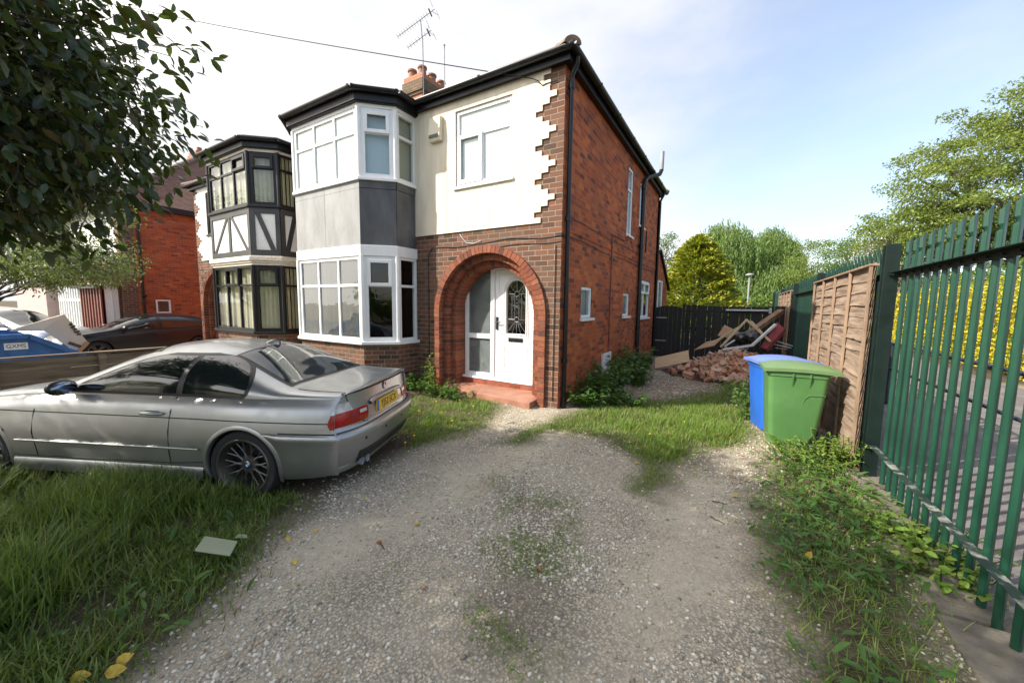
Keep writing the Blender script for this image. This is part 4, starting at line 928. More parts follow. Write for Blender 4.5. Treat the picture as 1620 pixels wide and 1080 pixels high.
broad('weeds', 30000, LAWN, lambda x, y: mask(x, y, LAWN, 0.15)*0.20*np.clip((fbm(x, y, 1.5, 64)-0.46)*6, 0, 1)*(~under_car(x, y))*(y > -5.4), 0.10, 'broad leaved weeds among the grass of the front lawn', M['weed'], 0.8)
broad('weeds', 9000, MIDW, lambda x, y: mask(x, y, MIDW, 0.2)*0.20*np.clip((fbm(x, y, 2.6, 34)-0.45)*6, 0, 1), 0.03, 'tiny leafy weeds down the middle of the gravel drive', M['weed'])
broad('weeds', 5000, PATCH, lambda x, y: mask(x, y, PATCH, 0.15)*0.16, 0.05, 'small leafy weeds in the sunlit grass patch', M['weed'])
FL = gpts([(1000,725),(1120,700),(1240,735),(1320,750),(1180,700),(960,700)])
broad('fallen_leaves', 900, FL, lambda x, y: 0.35*np.ones_like(x), 0.055, 'brown fallen leaves scattered beside the grass patch', M['dead_leaf'], 0.2)

# ------------------------------------------------------------------ palisade fence
M['green_steel'] = pm('green_steel', (0.007,0.050,0.029), 0.42, var=0.25, scale=4, spec=0.5, coat=0.1, stretch=(4,4,0.6))
M['green_dark'] = pm('green_dark', (0.004,0.013,0.010), 0.5, var=0.3, scale=4, spec=0.35)
M['rust_steel'] = pm('rust_steel', (0.016,0.040,0.028), 0.6, var=0.3, scale=9, col2=(0.24,0.24,0.21), thr=(0.50,0.62), stretch=(1,1,3))
PF = thing('palisade_fence', 'green steel palisade fence with pointed pales and dark posts along the path', 'fence', (3.65, -0.3, -0.1))
fo = Vector((3.65,-0.3,-0.1))
pal = MB()   # one W-section pale with a notched and pointed head, built at the origin
sec = [(-0.035,0.0),(-0.019,0.001),(-0.011,0.018),(0.011,0.018),(0.019,0.001),(0.035,0.0)]
lev = [(0.0,1,0,1.0),(2.14,1,0,1.0),(2.185,1,0,1.0),(2.20,0.70,0.004,0.8),(2.222,0.70,0.004,0.8),(2.24,1.0,0.002,1.0),(2.31,0.97,-0.004,1.0),(2.385,0.22,-0.016,0.6)]
rows = []
for z, k, wo, dd in lev: rows.append([(wo+w*dd, u*k, z) for u, w in sec]+[(wo+w*dd-0.004, u*k, z) for u, w in reversed(sec)]+[(wo+sec[0][1]*dd, sec[0][0]*k, z)])
pal.grid(rows)
def rail(mb, y0, y1, z): mb.box(-0.004, 0.003, y0, y1, z-0.055, z+0.0); mb.box(-0.055, -0.004, y0, y1, z-0.006, z)
ys = []
y = -0.53
while y > -3.6: ys.append(y); y -= 0.159
for b0, b1 in ((-0.16, 3.24), (3.42, 6.62), (6.80, 10.0)):
    n = int((b1-b0)/0.155); ys += [b0+(b1-b0)*(i+0.5)/n for i in range(n)]
# the nearest section has deeper folded pales with a notched, slanting head
gp_ = MB(); s2 = [(-0.026,0.030),(-0.033,0.006),(-0.030,-0.006),(-0.008,-0.033),(0.002,-0.034),(0.028,-0.002),(0.030,0.012),(0.026,0.013),(0.000,-0.026),(-0.022,0.0),(-0.022,0.029)]
rows = []
for z, nt_, sl, k in ((0.0,0,0,1),(2.15,0,0,1),(2.205,0,0,1),(2.218,0.022,0,1),(2.232,0.022,0,1),(2.25,0,0,1),(2.325,0,1,0.98)):
    rows.append([(max(x, -0.033+nt_)*0.66, y*0.60*(1-0.35*sl), z+sl*0.062*(x+0.033)/0.063) for x, y in s2+[s2[0]]])
gp_.grid(rows, True); gp_.add(rows[-1][:-1], [tuple(range(len(s2)))])
first = None; gfirst = None
for y in ys:
    if y < -0.35:
        if gfirst is None: o = gp_.build('pale', M['green_steel'], PF, smooth=25); gfirst = o
        else: o = gfirst.copy(); COL.objects.link(o)
    elif first is None: o = pal.build('pale', M['green_steel'], PF, smooth=35); first = o
    else: o = first.copy(); COL.objects.link(o)
    o.location = (0.032 if y < -0.35 else 0.02, y-fo.y+random.uniform(-0.006, 0.006), random.uniform(-0.012, 0.012)); o.rotation_euler = (random.uniform(-0.006, 0.006), 0, random.uniform(-0.05, 0.05))
def post_mesh(z1=2.36):
    b = MB(); b.box(-0.055,0.055,-0.052,-0.043,-0.3,z1); b.box(-0.055,0.055,0.043,0.052,-0.3,z1); b.box(-0.005,0.005,-0.043,0.043,-0.3,z1-0.002); return b
pf = None
for y in (-0.29, 3.33, 6.71, 10.1, 13.5):
    if pf is None: o = post_mesh().build('post', M['green_dark'], PF, bevel=0.004); pf = o
    else: o = pf.copy(); COL.objects.link(o)
    o.location = (-0.02, y-fo.y, 0)
for (y0, y1) in ((-3.7, -0.36), (-0.22, 3.27), (3.39, 6.65), (6.77, 10.04)):
    for z in (2.08, 0.36):
        b = MB(); rail(b, y0-fo.y, y1-fo.y, z)
        for q in ys:
            if y0 < q < y1: b.tube([(-0.004, q-fo.y, z-0.03), (-0.016, q-fo.y, z-0.03)], 0.0085, 6)
        b.build('rail', M['rust_steel'] if (z < 1 and y0 < -1) else M['green_dark'], PF, bevel=0.002)
st2 = MB()
for i in range(22): 
    yy = 10.2+i*0.155-fo.y; st2.box(0.0, 0.02, yy-0.03, yy+0.03, 0, 2.3); st2.prism([(0.0,yy-0.03,2.3),(0.0,yy+0.03,2.3),(0.0,yy,2.39)], (0.02,0,0))
tag(st2.build('far_pales', M['green_steel'], PF), kind='stuff')

# ------------------------------------------------------------------ wooden panels and the black back fence
M['panel_wood'] = pm('panel_wood', (0.19,0.125,0.085), 0.85, var=0.3, scale=3.0, bump=0.25, bscale=22, col2=(0.38,0.285,0.21), stretch=(1,0.45,7))
M['batten'] = pm('batten', (0.28,0.19,0.125), 0.8, var=0.3, scale=5, bump=0.15, stretch=(3,3,0.5))
def waney(y0, y1, label):
    t = thing('fence_panel', label, 'fence panel', (3.555, (y0+y1)/2, -0.12)); L = (y1-y0)/2; H = 2.19
    b = MB(); n = 17; step = H/n
    for i in range(n):
        za, zb = i*step-0.012, (i+1)*step+0.035; ph = random.uniform(0, 9); rows = []
        k = 46
        for j in range(k+1):
            y = -L+2*L*j/k; wv = 0.006*math.sin(y*3.1+ph)+0.004*math.sin(y*8.3+ph*2)+(0.014*math.exp(-((y-(ph%2-1)*L*0.8)/0.09)**2))
            bow = 0.008*math.sin(y*2.2+ph*1.7)
            rows.append([(-0.014+bow, y, za+wv), (0.006+bow*0.3, y, zb), (0.014+bow*0.3, y, zb), (0.004+bow, y, za+wv), (-0.014+bow, y, za+wv)])
        b.grid(rows, True)
    b.build('boards', M['panel_wood'], t, smooth=30)
    f = MB()
    for q in np.linspace(-L+0.03, L-0.03, 5): f.box(-0.042, -0.016, q-0.021, q+0.021, 0.0, H)
    f.build('batten', M['batten'], t, bevel=0.004)
    c = MB(); c.box(-0.05, 0.03, -L, L, H, H+0.022); c.build('capping', M['batten'], t, bevel=0.004)
    return t
waney(-0.16, 3.22, 'weathered brown waney lap panel behind the two wheelie bins')
waney(6.80, 9.98, 'brown waney lap panel at the far end beside the timber pile')

M['black_wood'] = pm('black_wood', (0.009,0.010,0.009), 0.75, var=0.45, scale=3, bump=0.3, bscale=30, stretch=(6,6,0.5), col2=(0.024,0.024,0.021))
BF = thing('back_fence', 'black stained close board fence across the end of the side passage', 'fence', (2.2, 8.0, -0.1))
x = 0.92; i = 0
while x < 3.46:
    w = random.uniform(0.125, 0.15); b = MB(); h = 1.77+0.02*math.sin(x*2)+random.uniform(-0.012, 0.012)
    b.box(x-2.2, x+w-2.2, -0.011+0.008*(i % 2), 0.011+0.008*(i % 2), 0.02, h); o = b.build('board', M['black_wood'], BF, bevel=0.003)
    o.rotation_euler = (0, random.uniform(-0.006, 0.006), 0); x += w+random.choice([0.004, 0.010, 0.018, 0.012]); i += 1
for z in (0.4, 1.0, 1.55):
    b = MB(); b.box(-1.3, 1.25, 0.021, 0.06, z, z+0.08); b.build('rail', M['black_wood'], BF)
b = MB(); b.box(-0.15, 1.0, -0.09, -0.02, 1.62, 1.67); b.box(0.95, 1.02, -0.10, -0.02, 1.56, 1.72); b.build('gate_bar', M['steel'], BF, bevel=0.004)
GT = thing('garden_gate', 'black boarded side gate with a shallow arched top beside the brick wall', 'gate', (0.45, 7.72, -0.05))
b = MB(); n = 6
for i in range(n):
    x0 = -0.40+0.80*i/n; x1 = -0.40+0.80*(i+1)/n-0.006; z = lambda x: 1.64+0.07*(1-(x/0.40)**2)
    b.prism([(x0,0,0.04),(x1,0,0.04),(x1,0,z(x1)),((x0+x1)/2,0,z((x0+x1)/2)),(x0,0,z(x0))], (0,0.022,0))
b.build('boards', M['black_wood'], GT)
b = MB(); b.box(-0.43,-0.41,-0.03,0.06,0,1.7); b.box(0.41,0.49,-0.03,0.06,0,1.78); b.build('gate_post', M['black_wood'], GT, bevel=0.004)
b = MB()
for z in (0.55, 1.30): b.box(-0.40, -0.05, -0.010, -0.002, z, z+0.035)
b.build('hinge', M['steel'], GT)

# ------------------------------------------------------------------ hand rail and low timber boundary
M['rail_steel'] = pm('rail_steel', (0.022,0.026,0.040), 0.4, var=0.3, scale=5)
HR = thing('hand_rail', 'black two bar metal handrail along the sloping path', 'railing', (4.8, 0, -0.1))
b = MB(); b.tube([(0,-6,1.12),(0,14,1.12)], 0.026, 10); b.build('top_bar', M['rail_steel'], HR, smooth=50)
b = MB(); b.tube([(0,-6,0.67),(0,14,0.67)], 0.022, 10); b.build('lower_bar', M['rail_steel'], HR, smooth=50)
for y in (-4.0,-1.8,1.9,3.9,6.2,8.6,11.0,13.4):
    b = MB(); b.tube([(0,y,-0.1),(0,y,1.10)], 0.026, 10); b.build('upright', M['rail_steel'], HR, smooth=50)
M['old_wood'] = pm('old_wood', (0.20,0.14,0.09), 0.9, var=0.4, scale=3, bump=0.3, bscale=25, col2=(0.36,0.26,0.17), stretch=(1,0.4,5))
LF = thing('low_fence', 'low brown timber board fence dividing the front gardens behind the silver car', 'fence', (-6.45, -3.5, -0.1))
b = MB()
for i in range(5): b.box(-0.018+0.004*(i % 2), 0.018, -3.6, 2.4, 0.02+0.165*i, 0.02+0.165*(i+1)-0.006)
b.build('boards', M['old_wood'], LF, bevel=0.003)
for y in (-3.1,-1.2,-0.15,0.9,2.3):
    b = MB(); b.box(0.02, 0.085, y-0.045, y+0.045, -0.2, 0.86); b.build('post', M['old_wood'], LF, bevel=0.005)
b = MB(); b.box(-0.045, 0.06, -3.6, 2.4, 0.865, 0.895); b.build('capping', M['old_wood'], LF, bevel=0.003)

# ------------------------------------------------------------------ wheelie bins
def bin_thing(col, x, y, z, label, rz, lid_tilt=0.0):
    nm = col[0]; mt = pm('bin_'+nm, col[1], 0.42, var=0.08, scale=3, bump=0.06, bscale=160, spec=0.45, col2=tuple(min(1, c*1.16) for c in col[1])); fade = pm('lid_'+nm, col[2], 0.5, var=0.10, scale=3, bump=0.05, bscale=120)
    t = thing('wheelie_bin', label, 'bin', (x, y, z), rz)
    b = MB()
    def ringp(hx0, hx1, hy, zz, r):   # rounded rectangle, x from -hx0 to hx1
        pts = []
        for cx, cy, a0 in ((hx1-r, hy-r, 0), (-hx0+r, hy-r, 90), (-hx0+r, -hy+r, 180), (hx1-r, -hy+r, 270)):
            for a in np.linspace(a0, a0+90, 6): pts.append((cx+r*math.cos(R(a)), cy+r*math.sin(R(a)), zz))
        return pts+[pts[0]]
    L = [(0.255,0.20,0.225,0.03,0.05),(0.262,0.205,0.232,0.05,0.06),(0.30,0.27,0.262,0.62,0.06),(0.315,0.29,0.275,0.86,0.06),(0.318,0.292,0.278,0.90,0.06),(0.332,0.30,0.288,0.905,0.06),(0.332,0.30,0.288,0.955,0.06),(0.355,0.31,0.302,0.96,0.06),(0.355,0.31,0.302,0.985,0.06),(0.33,0.29,0.28,0.985,0.05)]
    b.grid([ringp(*q) for q in L], True); b.add(ringp(*L[0])[:-1], [tuple(range(23, -1, -1))])
    b.build('body', mt, t, smooth=35)
    r = MB()   # ribs under the rim, recessed panel line and handle gussets
    for q in (-0.07, 0.10): r.hexa([(q-0.008,-0.302,0.905),(q+0.008,-0.302,0.905),(q+0.008,-0.27,0.905),(q-0.008,-0.27,0.905),(q-0.008,-0.302,0.952),(q+0.008,-0.302,0.952),(q+0.008,-0.27,0.952),(q-0.008,-0.27,0.952)]); r.hexa([(q-0.008,-0.272,0.78),(q+0.008,-0.272,0.78),(q+0.008,-0.25,0.78),(q-0.008,-0.25,0.78),(q-0.008,-0.302,0.90),(q+0.008,-0.302,0.90),(q+0.008,-0.26,0.90),(q-0.008,-0.26,0.90)])
    pl = [(0.03,-0.2295,0.06),(0.045,-0.2455,0.45),(0.05,-0.2605,0.60),(0.075,-0.267,0.66),(0.11,-0.2695,0.69),(0.26,-0.2705,0.70)]; r.tube([(a,b2-0.001,c) for a, b2, c in pl], 0.004, 6)
    r.build('rib', mt, t)
    l = MB(); rows = []
    for i in range(13):
        u = -0.37+0.76*i/12; crown = 0.055*(1-((u-0.0)/0.42)**2)+0.0
        row = []
        for j in range(11):
            v = -0.315+0.63*j/10; e = 1-abs(v/0.315)**6; row.append((u, v, 0.99+crown*(0.35+0.65*e)+0.012*(1 if 2 <= i <= 10 and 2 <= j <= 8 else 0)))
        rows.append(row)
    l.grid(rows)
    bt = [[(p[0], p[1], p[2]-0.012) for p in row] for row in rows]; l.grid(bt, True)
    per = rows[0]+[r_[-1] for r_ in rows[1:]]+rows[-1][::-1][1:]+[r_[0] for r_ in rows[::-1][1:]]
    l.grid([[(p[0], p[1], p[2]) for p in per], [(p[0]*1.005, p[1]*1.005, p[2]-0.04) for p in per]], False)
    lo = l.build('lid', fade, t, smooth=35); lo.rotation_euler = (0, lid_tilt, 0)
    h = MB(); h.tube([(0.39,-0.24,0.985),(0.39,0.24,0.985)], 0.017, 10)
    for q in (-0.22,-0.08,0.08,0.22): h.hexa([(0.28,q-0.012,0.93),(0.39,q-0.012,0.965),(0.39,q+0.012,0.965),(0.28,q+0.012,0.93),(0.28,q-0.012,0.985),(0.39,q-0.012,1.0),(0.39,q+0.012,1.0),(0.28,q+0.012,0.985)])
    h.build('handle', mt, t, smooth=40)
    for s in (-1, 1):
        w = MB(); Mx = Matrix.Translation((0.235, s*0.255, 0.10)) @ Matrix.Rotation(PI/2, 4, 'X')
        w.lathe([(0.0,-0.022),(0.035,-0.024),(0.05,-0.014),(0.075,-0.014),(0.08,-0.026),(0.10,-0.022),(0.10,0.022),(0.08,0.026),(0.0,0.024)], 20, Mx); w.build('wheel', M['black_plastic'], t, smooth=40)
    a = MB(); a.tube([(0.235,-0.25,0.10),(0.235,0.25,0.10)], 0.012, 8); a.build('axle', M['black_plastic'], t)
    return t
bin_thing(('green',(0.08,0.19,0.06),(0.12,0.20,0.08)), 3.05, 0.50, -0.105, 'green wheelie bin standing nearest the palisade post', R(4))
bin_thing(('blue',(0.022,0.12,0.50),(0.13,0.19,0.48)), 2.94, 1.08, -0.105, 'blue wheelie bin with a faded lid behind the green one', R(17))
# ------------------------------------------------------------------ cars
def car_paint(name, col, metal=0.6, rough=0.32, dirt=0.25, coat=0.6):
    m, nt, out = nmat(name); tcn = nd(nt, 'ShaderNodeTexCoord')
    nz = nd(nt, 'ShaderNodeTexNoise', {'Vector': tcn.outputs['Object'], 'Scale': 3.0, 'Detail': 8.0, 'Roughness': 0.65})
    f = ramp(nt, nz.outputs['Fac'], [(0.40, 0.0), (0.72, dirt)]); c = mixc(nt, f, col, (0.25, 0.235, 0.20))
    r = ramp(nt, nz.outputs['Fac'], [(0.35, rough), (0.75, min(1, rough+dirt*0.8))])
    p = nd(nt, 'ShaderNodeBsdfPrincipled', {'Base Color': c, 'Metallic': metal, 'Roughness': r, 'Coat Weight': coat, 'Coat Roughness': 0.12})
    nt.links.new(p.outputs['BSDF'], out.inputs['Surface']); return m
M['silver'] = car_paint('silver_paint', (0.37,0.375,0.37), 0.8, 0.29, 0.24, 0.5)
M['black_car'] = car_paint('black_paint', (0.005,0.005,0.008), 0.0, 0.32, 0.02, 0.12)
M['white_car'] = car_paint('pale_paint', (0.52,0.54,0.60), 0.4, 0.3, 0.10, 0.6)
def dark_glass(name, col, rough=0.03):
    m, nt, out = nmat(name); tcn = nd(nt, 'ShaderNodeTexCoord')
    nz = nd(nt, 'ShaderNodeTexNoise', {'Vector': tcn.outputs['Object'], 'Scale': 9.0, 'Detail': 8.0, 'Roughness': 0.7})
    r = ramp(nt, nz.outputs['Fac'], [(0.4, rough), (0.8, rough+0.10)])
    p = nd(nt, 'ShaderNodeBsdfPrincipled', {'Base Color': c4(col), 'Roughness': r, 'IOR': 1.6, 'Specular IOR Level': 0.7})
    nt.links.new(p.outputs['BSDF'], out.inputs['Surface']); return m
M['car_glass'] = dark_glass('car_glass', (0.010,0.014,0.013)); M['rear_glass'] = dark_glass('rear_glass', (0.022,0.030,0.030))
M['trim'] = pm('trim', (0.012,0.012,0.012), 0.45, var=0.2); M['seam'] = pm('seam', (0.010,0.010,0.010), 0.8, var=0.1)
M['tyre'] = pm('tyre', (0.016,0.016,0.016), 0.85, var=0.3, scale=14, bump=0.1)
M['alloy'] = pm('alloy', (0.17,0.165,0.155), 0.42, metal=0.75, var=0.3, scale=9, col2=(0.11,0.08,0.06), thr=(0.45,0.75))
M['tail_red'] = pm('tail_red', (0.34,0.004,0.008), 0.2, var=0.35, scale=9, coat=0.3); M['tail_clear'] = pm('tail_clear', (0.55,0.52,0.50), 0.12, var=0.25, scale=20, coat=1.0)
M['plate_yellow'] = pm('plate_yellow', (0.72,0.44,0.02), 0.4, var=0.06); M['plate_blue'] = pm('plate_blue', (0.03,0.11,0.36), 0.4); M['ink'] = pm('ink', (0.010,0.010,0.010), 0.5)
M['chrome'] = pm('chrome', (0.55,0.55,0.56), 0.14, metal=1.0, var=0.1); M['emblem_blue'] = pm('emblem_blue', (0.03,0.18,0.48), 0.25, coat=1); M['emblem_white'] = pm('emblem_white', (0.75,0.76,0.78), 0.25, coat=1)
M['lamp_glass'] = pm('lamp_glass', (0.42,0.44,0.46), 0.08, var=0.3, scale=12, coat=1.0); M['mirror'] = pm('mirror', (0.22,0.26,0.34), 0.04, metal=1.0, var=0.05)

def spl(pts):   # smooth monotone-ish interpolation through (x, value) pairs
    px = np.array([p[0] for p in pts], float); py = np.array([p[1] for p in pts], float)
    d = np.diff(py)/np.diff(px); mm = np.zeros(len(px)); mm[0], mm[-1] = d[0], d[-1]
    for i in range(1, len(px)-1): mm[i] = 0 if d[i-1]*d[i] <= 0 else 2*d[i-1]*d[i]/(d[i-1]+d[i])
    def f(x):
        x = np.clip(np.asarray(x, float), px[0], px[-1]); i = np.clip(np.searchsorted(px, x)-1, 0, len(px)-2)
        h = px[i+1]-px[i]; t = (x-px[i])/h
        return (2*t**3-3*t**2+1)*py[i]+(t**3-2*t**2+t)*h*mm[i]+(-2*t**3+3*t**2)*py[i+1]+(t**3-t**2)*h*mm[i+1]
    return f

class Car:
    def __init__(s, sp):
        s.sp = sp; s.zt = spl(sp['top']); s.zs = spl(sp['shoulder']); s.W = spl(sp['width']); s.zb = spl(sp['bottom']); s.g = spl(sp['side']); s.n = spl(sp['n']); s.tail = spl(sp['tail']); s.nose = spl(sp['nose'])
        s.x0, s.x1 = sp['x0'], sp['x1']
    def ws(s, x): return s.W(x)*s.g(1.0)
    def Y(s, x, z):   # half width of the body at height z
        x = np.asarray(x, float); z = np.asarray(z, float); zs, zb = s.zs(x), s.zb(x)
        lo = s.W(x)*s.g(np.clip((z-zb)/(zs-zb), 0, 1)); h = np.maximum(s.zt(x)-zs, 1e-3); n = s.n(x)
        up = s.ws(x)*np.maximum(1-np.clip((z-zs)/h, 0, 1)**n, 0)**(1/n)
        return np.where(z <= zs, lo, up)
    def Z(s, x, y):   # height of the upper surface at half width y
        h = s.zt(x)-s.zs(x); n = s.n(x); return s.zs(x)+h*np.maximum(1-np.clip(np.abs(y)/s.ws(x), 0, 1)**n, 0)**(1/n)
    def warp(s, x, y, z):
        x = np.asarray(x, float); ya = np.abs(y)/0.87
        xt = s.tail(z)+s.sp['tc']*ya**s.sp.get('tp', 4); k = np.clip((s.sp['tw']-x)/(s.sp['tw']-s.x0), 0, 1)**2
        xn = s.nose(z)-s.sp['nc']*ya**3; kn = np.clip((x-s.sp['nw'])/(s.x1-s.sp['nw']), 0, 1)**2
        return x*(1-k-kn)+xt*k+xn*kn
    def section(s, x):
        zs, zb, W = float(s.zs(x)), float(s.zb(x)), float(s.W(x)); P = []
        for q in np.linspace(0, 0.9, 5): P.append((W*q*0.93, zb))
        for q in np.linspace(0, 1, 26): P.append((W*float(s.g(q)), zb+(zs-zb)*q))
        h = max(float(s.zt(x))-zs, 1e-3); n = float(s.n(x)); wsx = float(s.ws(x))
        for th in np.linspace(0, PI/2, 26)[1:]: P.append((wsx*max(0, math.cos(th))**(2/n), zs+h*math.sin(th)**(2/n)))
        P[-1] = (0.0, P[-1][1]); return P
    def pt(s, x, y, z, sg=1): return (float(s.warp(x, y, z)), sg*float(y), float(z))
    def body(s, name, mat, parent, wheels, ra):
        xs = np.unique(np.concatenate([np.linspace(s.x0, s.x1, 130)]+[np.linspace(wx-ra-0.08, wx+ra+0.08, 46) for wx, _ in wheels])); b = MB(); rows = []; gone = []
        for x in xs:
            P = s.section(x); full = [(y, z) for y, z in P]+[(-y, z) for y, z in P[::-1]][1:-1]; row = []; g_ = []
            for j, (y, z) in enumerate(full):
                p = s.pt(x, y, z); ins = False
                for wx, wz in wheels:
                    if abs(y) > 0.48 and z < 0.9 and math.hypot(p[0]-wx, z-wz) < ra: ins = True; hit = (wx, wz)
                g_.append(hit if ins else None); row.append(p)
            rows.append(row); gone.append(g_)
        nx, m = len(rows), len(rows[0]); keep = []
        for i in range(nx-1):
            for j in range(m):
                q = [(i, j), (i, (j+1) % m), (i+1, (j+1) % m), (i+1, j)]
                if not all(gone[a][c] for a, c in q): keep.append(q)
        moved = {}
        for q in keep:
            for a, c in q:
                if gone[a][c] and (a, c) not in moved:
                    wx, wz = gone[a][c]; x, y, z = rows[a][c]; sg = 1 if y > 0 else -1; d = math.hypot(x-wx, z-wz) or 1e-6
                    if z <= float(s.zb(x))+0.004: nxx = wx+math.copysign(math.sqrt(max(1e-6, ra*ra-(z-wz)**2)), x-wx); moved[(a, c)] = (nxx, y, z)
                    else:
                        X, Z = wx+(x-wx)*ra/d, wz+(z-wz)*ra/d; Z = max(Z, float(s.zb(X))); moved[(a, c)] = (X, sg*float(s.Y(X, Z)), Z)
        vs = [moved.get((i, j), rows[i][j]) for i in range(nx) for j in range(m)]
        b.add(vs, [tuple(a*m+c for a, c in q) for q in keep])
        for xe, fl in ((s.x0, False), (s.x1, True)):
            P = s.section(xe); cap = [[s.pt(xe, y*u, z) for u in np.linspace(-1, 1, 25)] for y, z in P]; b.grid(cap, fl)
        for wx, wz in wheels:   # rolled lip and dark well
            a0 = math.asin(max(-1, (float(s.zb(wx))-wz)/ra))+0.02; A = np.linspace(a0, PI-a0, 44)
            for sg in (1, -1):
                def ringp(r, dy): return [(wx+r*math.cos(t), sg*(float(s.Y(wx+ra*math.cos(t), wz+ra*math.sin(t)))+dy), wz+r*math.sin(t)) for t in A]
                b.cur = 0; b.grid([ringp(ra+0.030, 0.001), ringp(ra+0.012, 0.008), ringp(ra-0.004, 0.008), ringp(ra-0.010, -0.002), ringp(ra-0.010, -0.03)], sg < 0)
                b.cur = 1; w = [(wx+(ra-0.004)*math.cos(t), wz+(ra-0.004)*math.sin(t)) for t in A]
                b.grid([[(x, sg*(float(s.Y(x, z))-0.02), z) for x, z in w], [(x, sg*0.46, z) for x, z in w]], sg < 0); b.add([(wx, sg*0.465, wz)]+[(x, sg*0.465, z) for x, z in w], [(0, k+1, k+2) for k in range(len(w)-1)])
        o = b.build(name, [mat, M['seam']], parent, weld=True, uv=False); me = o.data
        me.polygons.foreach_set('use_smooth', [True]*len(me.polygons)); me.set_sharp_from_angle(angle=R(38))
        return o
    def side_patch(s, mb, fa, fb, z0, z1, off, nx=26, nz=14, sides=(1, -1)):   # between front edge fa(z) and rear edge fb(z)
        for sg in sides:
            rows = []
            for i in range(nz+1):
                z = z0+(z1-z0)*i/nz; row = []
                for j in range(nx+1):
                    x = fa(z)+(fb(z)-fa(z))*j/nx; y = float(s.Y(x, z)); e = 0.012
                    ny = 1.0; nzv = -(float(s.Y(x, z+e))-float(s.Y(x, z-e)))/(2*e); ln = math.hypot(ny, nzv)
                    q = s.pt(x, y, z, sg); row.append((q[0], q[1]+sg*off*ny/ln, q[2]+off*nzv/ln))
                rows.append(row)
            mb.grid(rows, sg < 0)
    def top_patch(s, mb, xa, xb, yl, off, nx=20, ny=24, cu=0.0):   # over the top, between x values, to half width yl(x)
        rows = []
        for i in range(nx+1):
            row = []
            for j in range(ny+1):
                f = -1+2*j/ny; x = xa+(xb-xa)*i/nx+cu*f*f*(1 if True else 0); y = yl(x)*f; z = float(s.Z(x, y)); e = 0.01
                dzx = (float(s.Z(x+e, y))-float(s.Z(x-e, y)))/(2*e); dzy = (float(s.Z(x, abs(y)+e))-float(s.Z(x, max(0, abs(y)-e))))/(2*e)*(1 if y >= 0 else -1)
                ln = math.sqrt(1+dzx*dzx+dzy*dzy); q = s.pt(x, y, z); row.append((q[0]-off*dzx/ln, q[1]-off*dzy/ln, q[2]+off/ln))
            rows.append(row)
        mb.grid(rows, xb > xa)
    def seam(s, mb, pts, r=0.0055, sides=(1, -1), off=0.0):   # dark line along (x, z) points on the flank
        for sg in sides: mb.tube([(float(s.warp(x, s.Y(x, z), z)), sg*(float(s.Y(x, z))+off), z) for x, z in pts], r, 6)
    def tail_pt(s, y, z, off=0.0): return (float(s.tail(z)+s.sp['tc']*(abs(y)/0.87)**s.sp.get('tp', 4))-off, y, z)

def wheel(parent, x, y, z, sg, rt, rr, spokes='mesh', sc=1.0, emblem=True):
    w = thing('wheel', None, None, (x, y, z)); w.parent = parent; Mx = Matrix.Rotation(-PI/2*sg, 4, 'X')
    t = MB(); k = rt-rr
    t.lathe([(rr,-0.10),(rr+k*0.25,-0.112),(rr+k*0.75,-0.110),(rt-0.008,-0.095),(rt,-0.07),(rt,0.07),(rt-0.008,0.095),(rr+k*0.75,0.110),(rr+k*0.25,0.112),(rr,0.10),(rr-0.02,0.09)], 56, Mx); t.build('tyre', M['tyre'], w, smooth=35)
    r = MB(); r.lathe([(rr+0.012,0.108),(rr+0.004,0.116),(rr-0.010,0.112),(rr-0.022,0.085),(rr-0.034,0.04),(rr-0.055,-0.02),(rr-0.06,-0.09)], 56, Mx)
    hub = 0.075
    r.lathe([(0.0,0.052),(0.034,0.052),(0.036,0.046),(hub,0.044),(hub+0.008,0.030),(hub,0.0)], 30, Mx)
    P = lambda a, rad, h: Mx @ Vector((rad*math.cos(a), rad*math.sin(a), h))
    if spokes == 'mesh':
        for i in range(10):
            a = 2*PI*i/10
            r.tube([P(a, 0.06, 0.034), P(a, 0.115, 0.036)], [0.014, 0.011], 6)
            for d in (-1, 1): r.tube([P(a, 0.11, 0.037), P(a+d*0.10, 0.16, 0.040), P(a+d*0.155, rr-0.022, 0.052)], [0.0095, 0.008, 0.0085], 6)
    else:
        for i in range(5):
            a = 2*PI*i/5+0.3
            for d in (-0.14, 0.14): r.beam(P(a+d*1.6, 0.05, 0.034), P(a+d, rr-0.02, 0.062), 0.035, 0.016, Mx.to_3x3() @ Vector((0,0,1)))
    r.build('rim', M['alloy'], w, smooth=40)
    d = MB(); d.lathe([(0.0,-0.02),(rr-0.07,-0.02),(rr-0.07,-0.06)], 36, Mx); d.build('brake_disc', M['seam'], w)
    if emblem: roundel(w, Mx @ Matrix.Translation((0, 0, 0.053)), 0.030)
    return w
def roundel(parent, Mx, r):   # round badge: dark ring, blue and white quarters
    b = MB()
    b.cur = 0; b.lathe([(0.0,0.0005),(r,0.0005),(r,0.0)], 28, Mx)
    for q in range(4):
        b.cur = 1 if q % 2 else 2; vs = [Mx @ Vector((0,0,0.0015))]+[Mx @ Vector((r*0.66*math.cos(PI/2*q+PI/2*i/8), r*0.66*math.sin(PI/2*q+PI/2*i/8), 0.0015)) for i in range(9)]
        b.add(vs, [(0, i+1, i+2) for i in range(8)])
    for i in range(10): pass
    b.cur = 3; b.lathe([(r*0.97,0.001),(r*0.97,0.003),(r*1.06,0.002),(r*1.06,0.0)], 28, Mx)
    b.build('emblem', [M['ink'], M['emblem_blue'], M['emblem_white'], M['chrome']], parent)

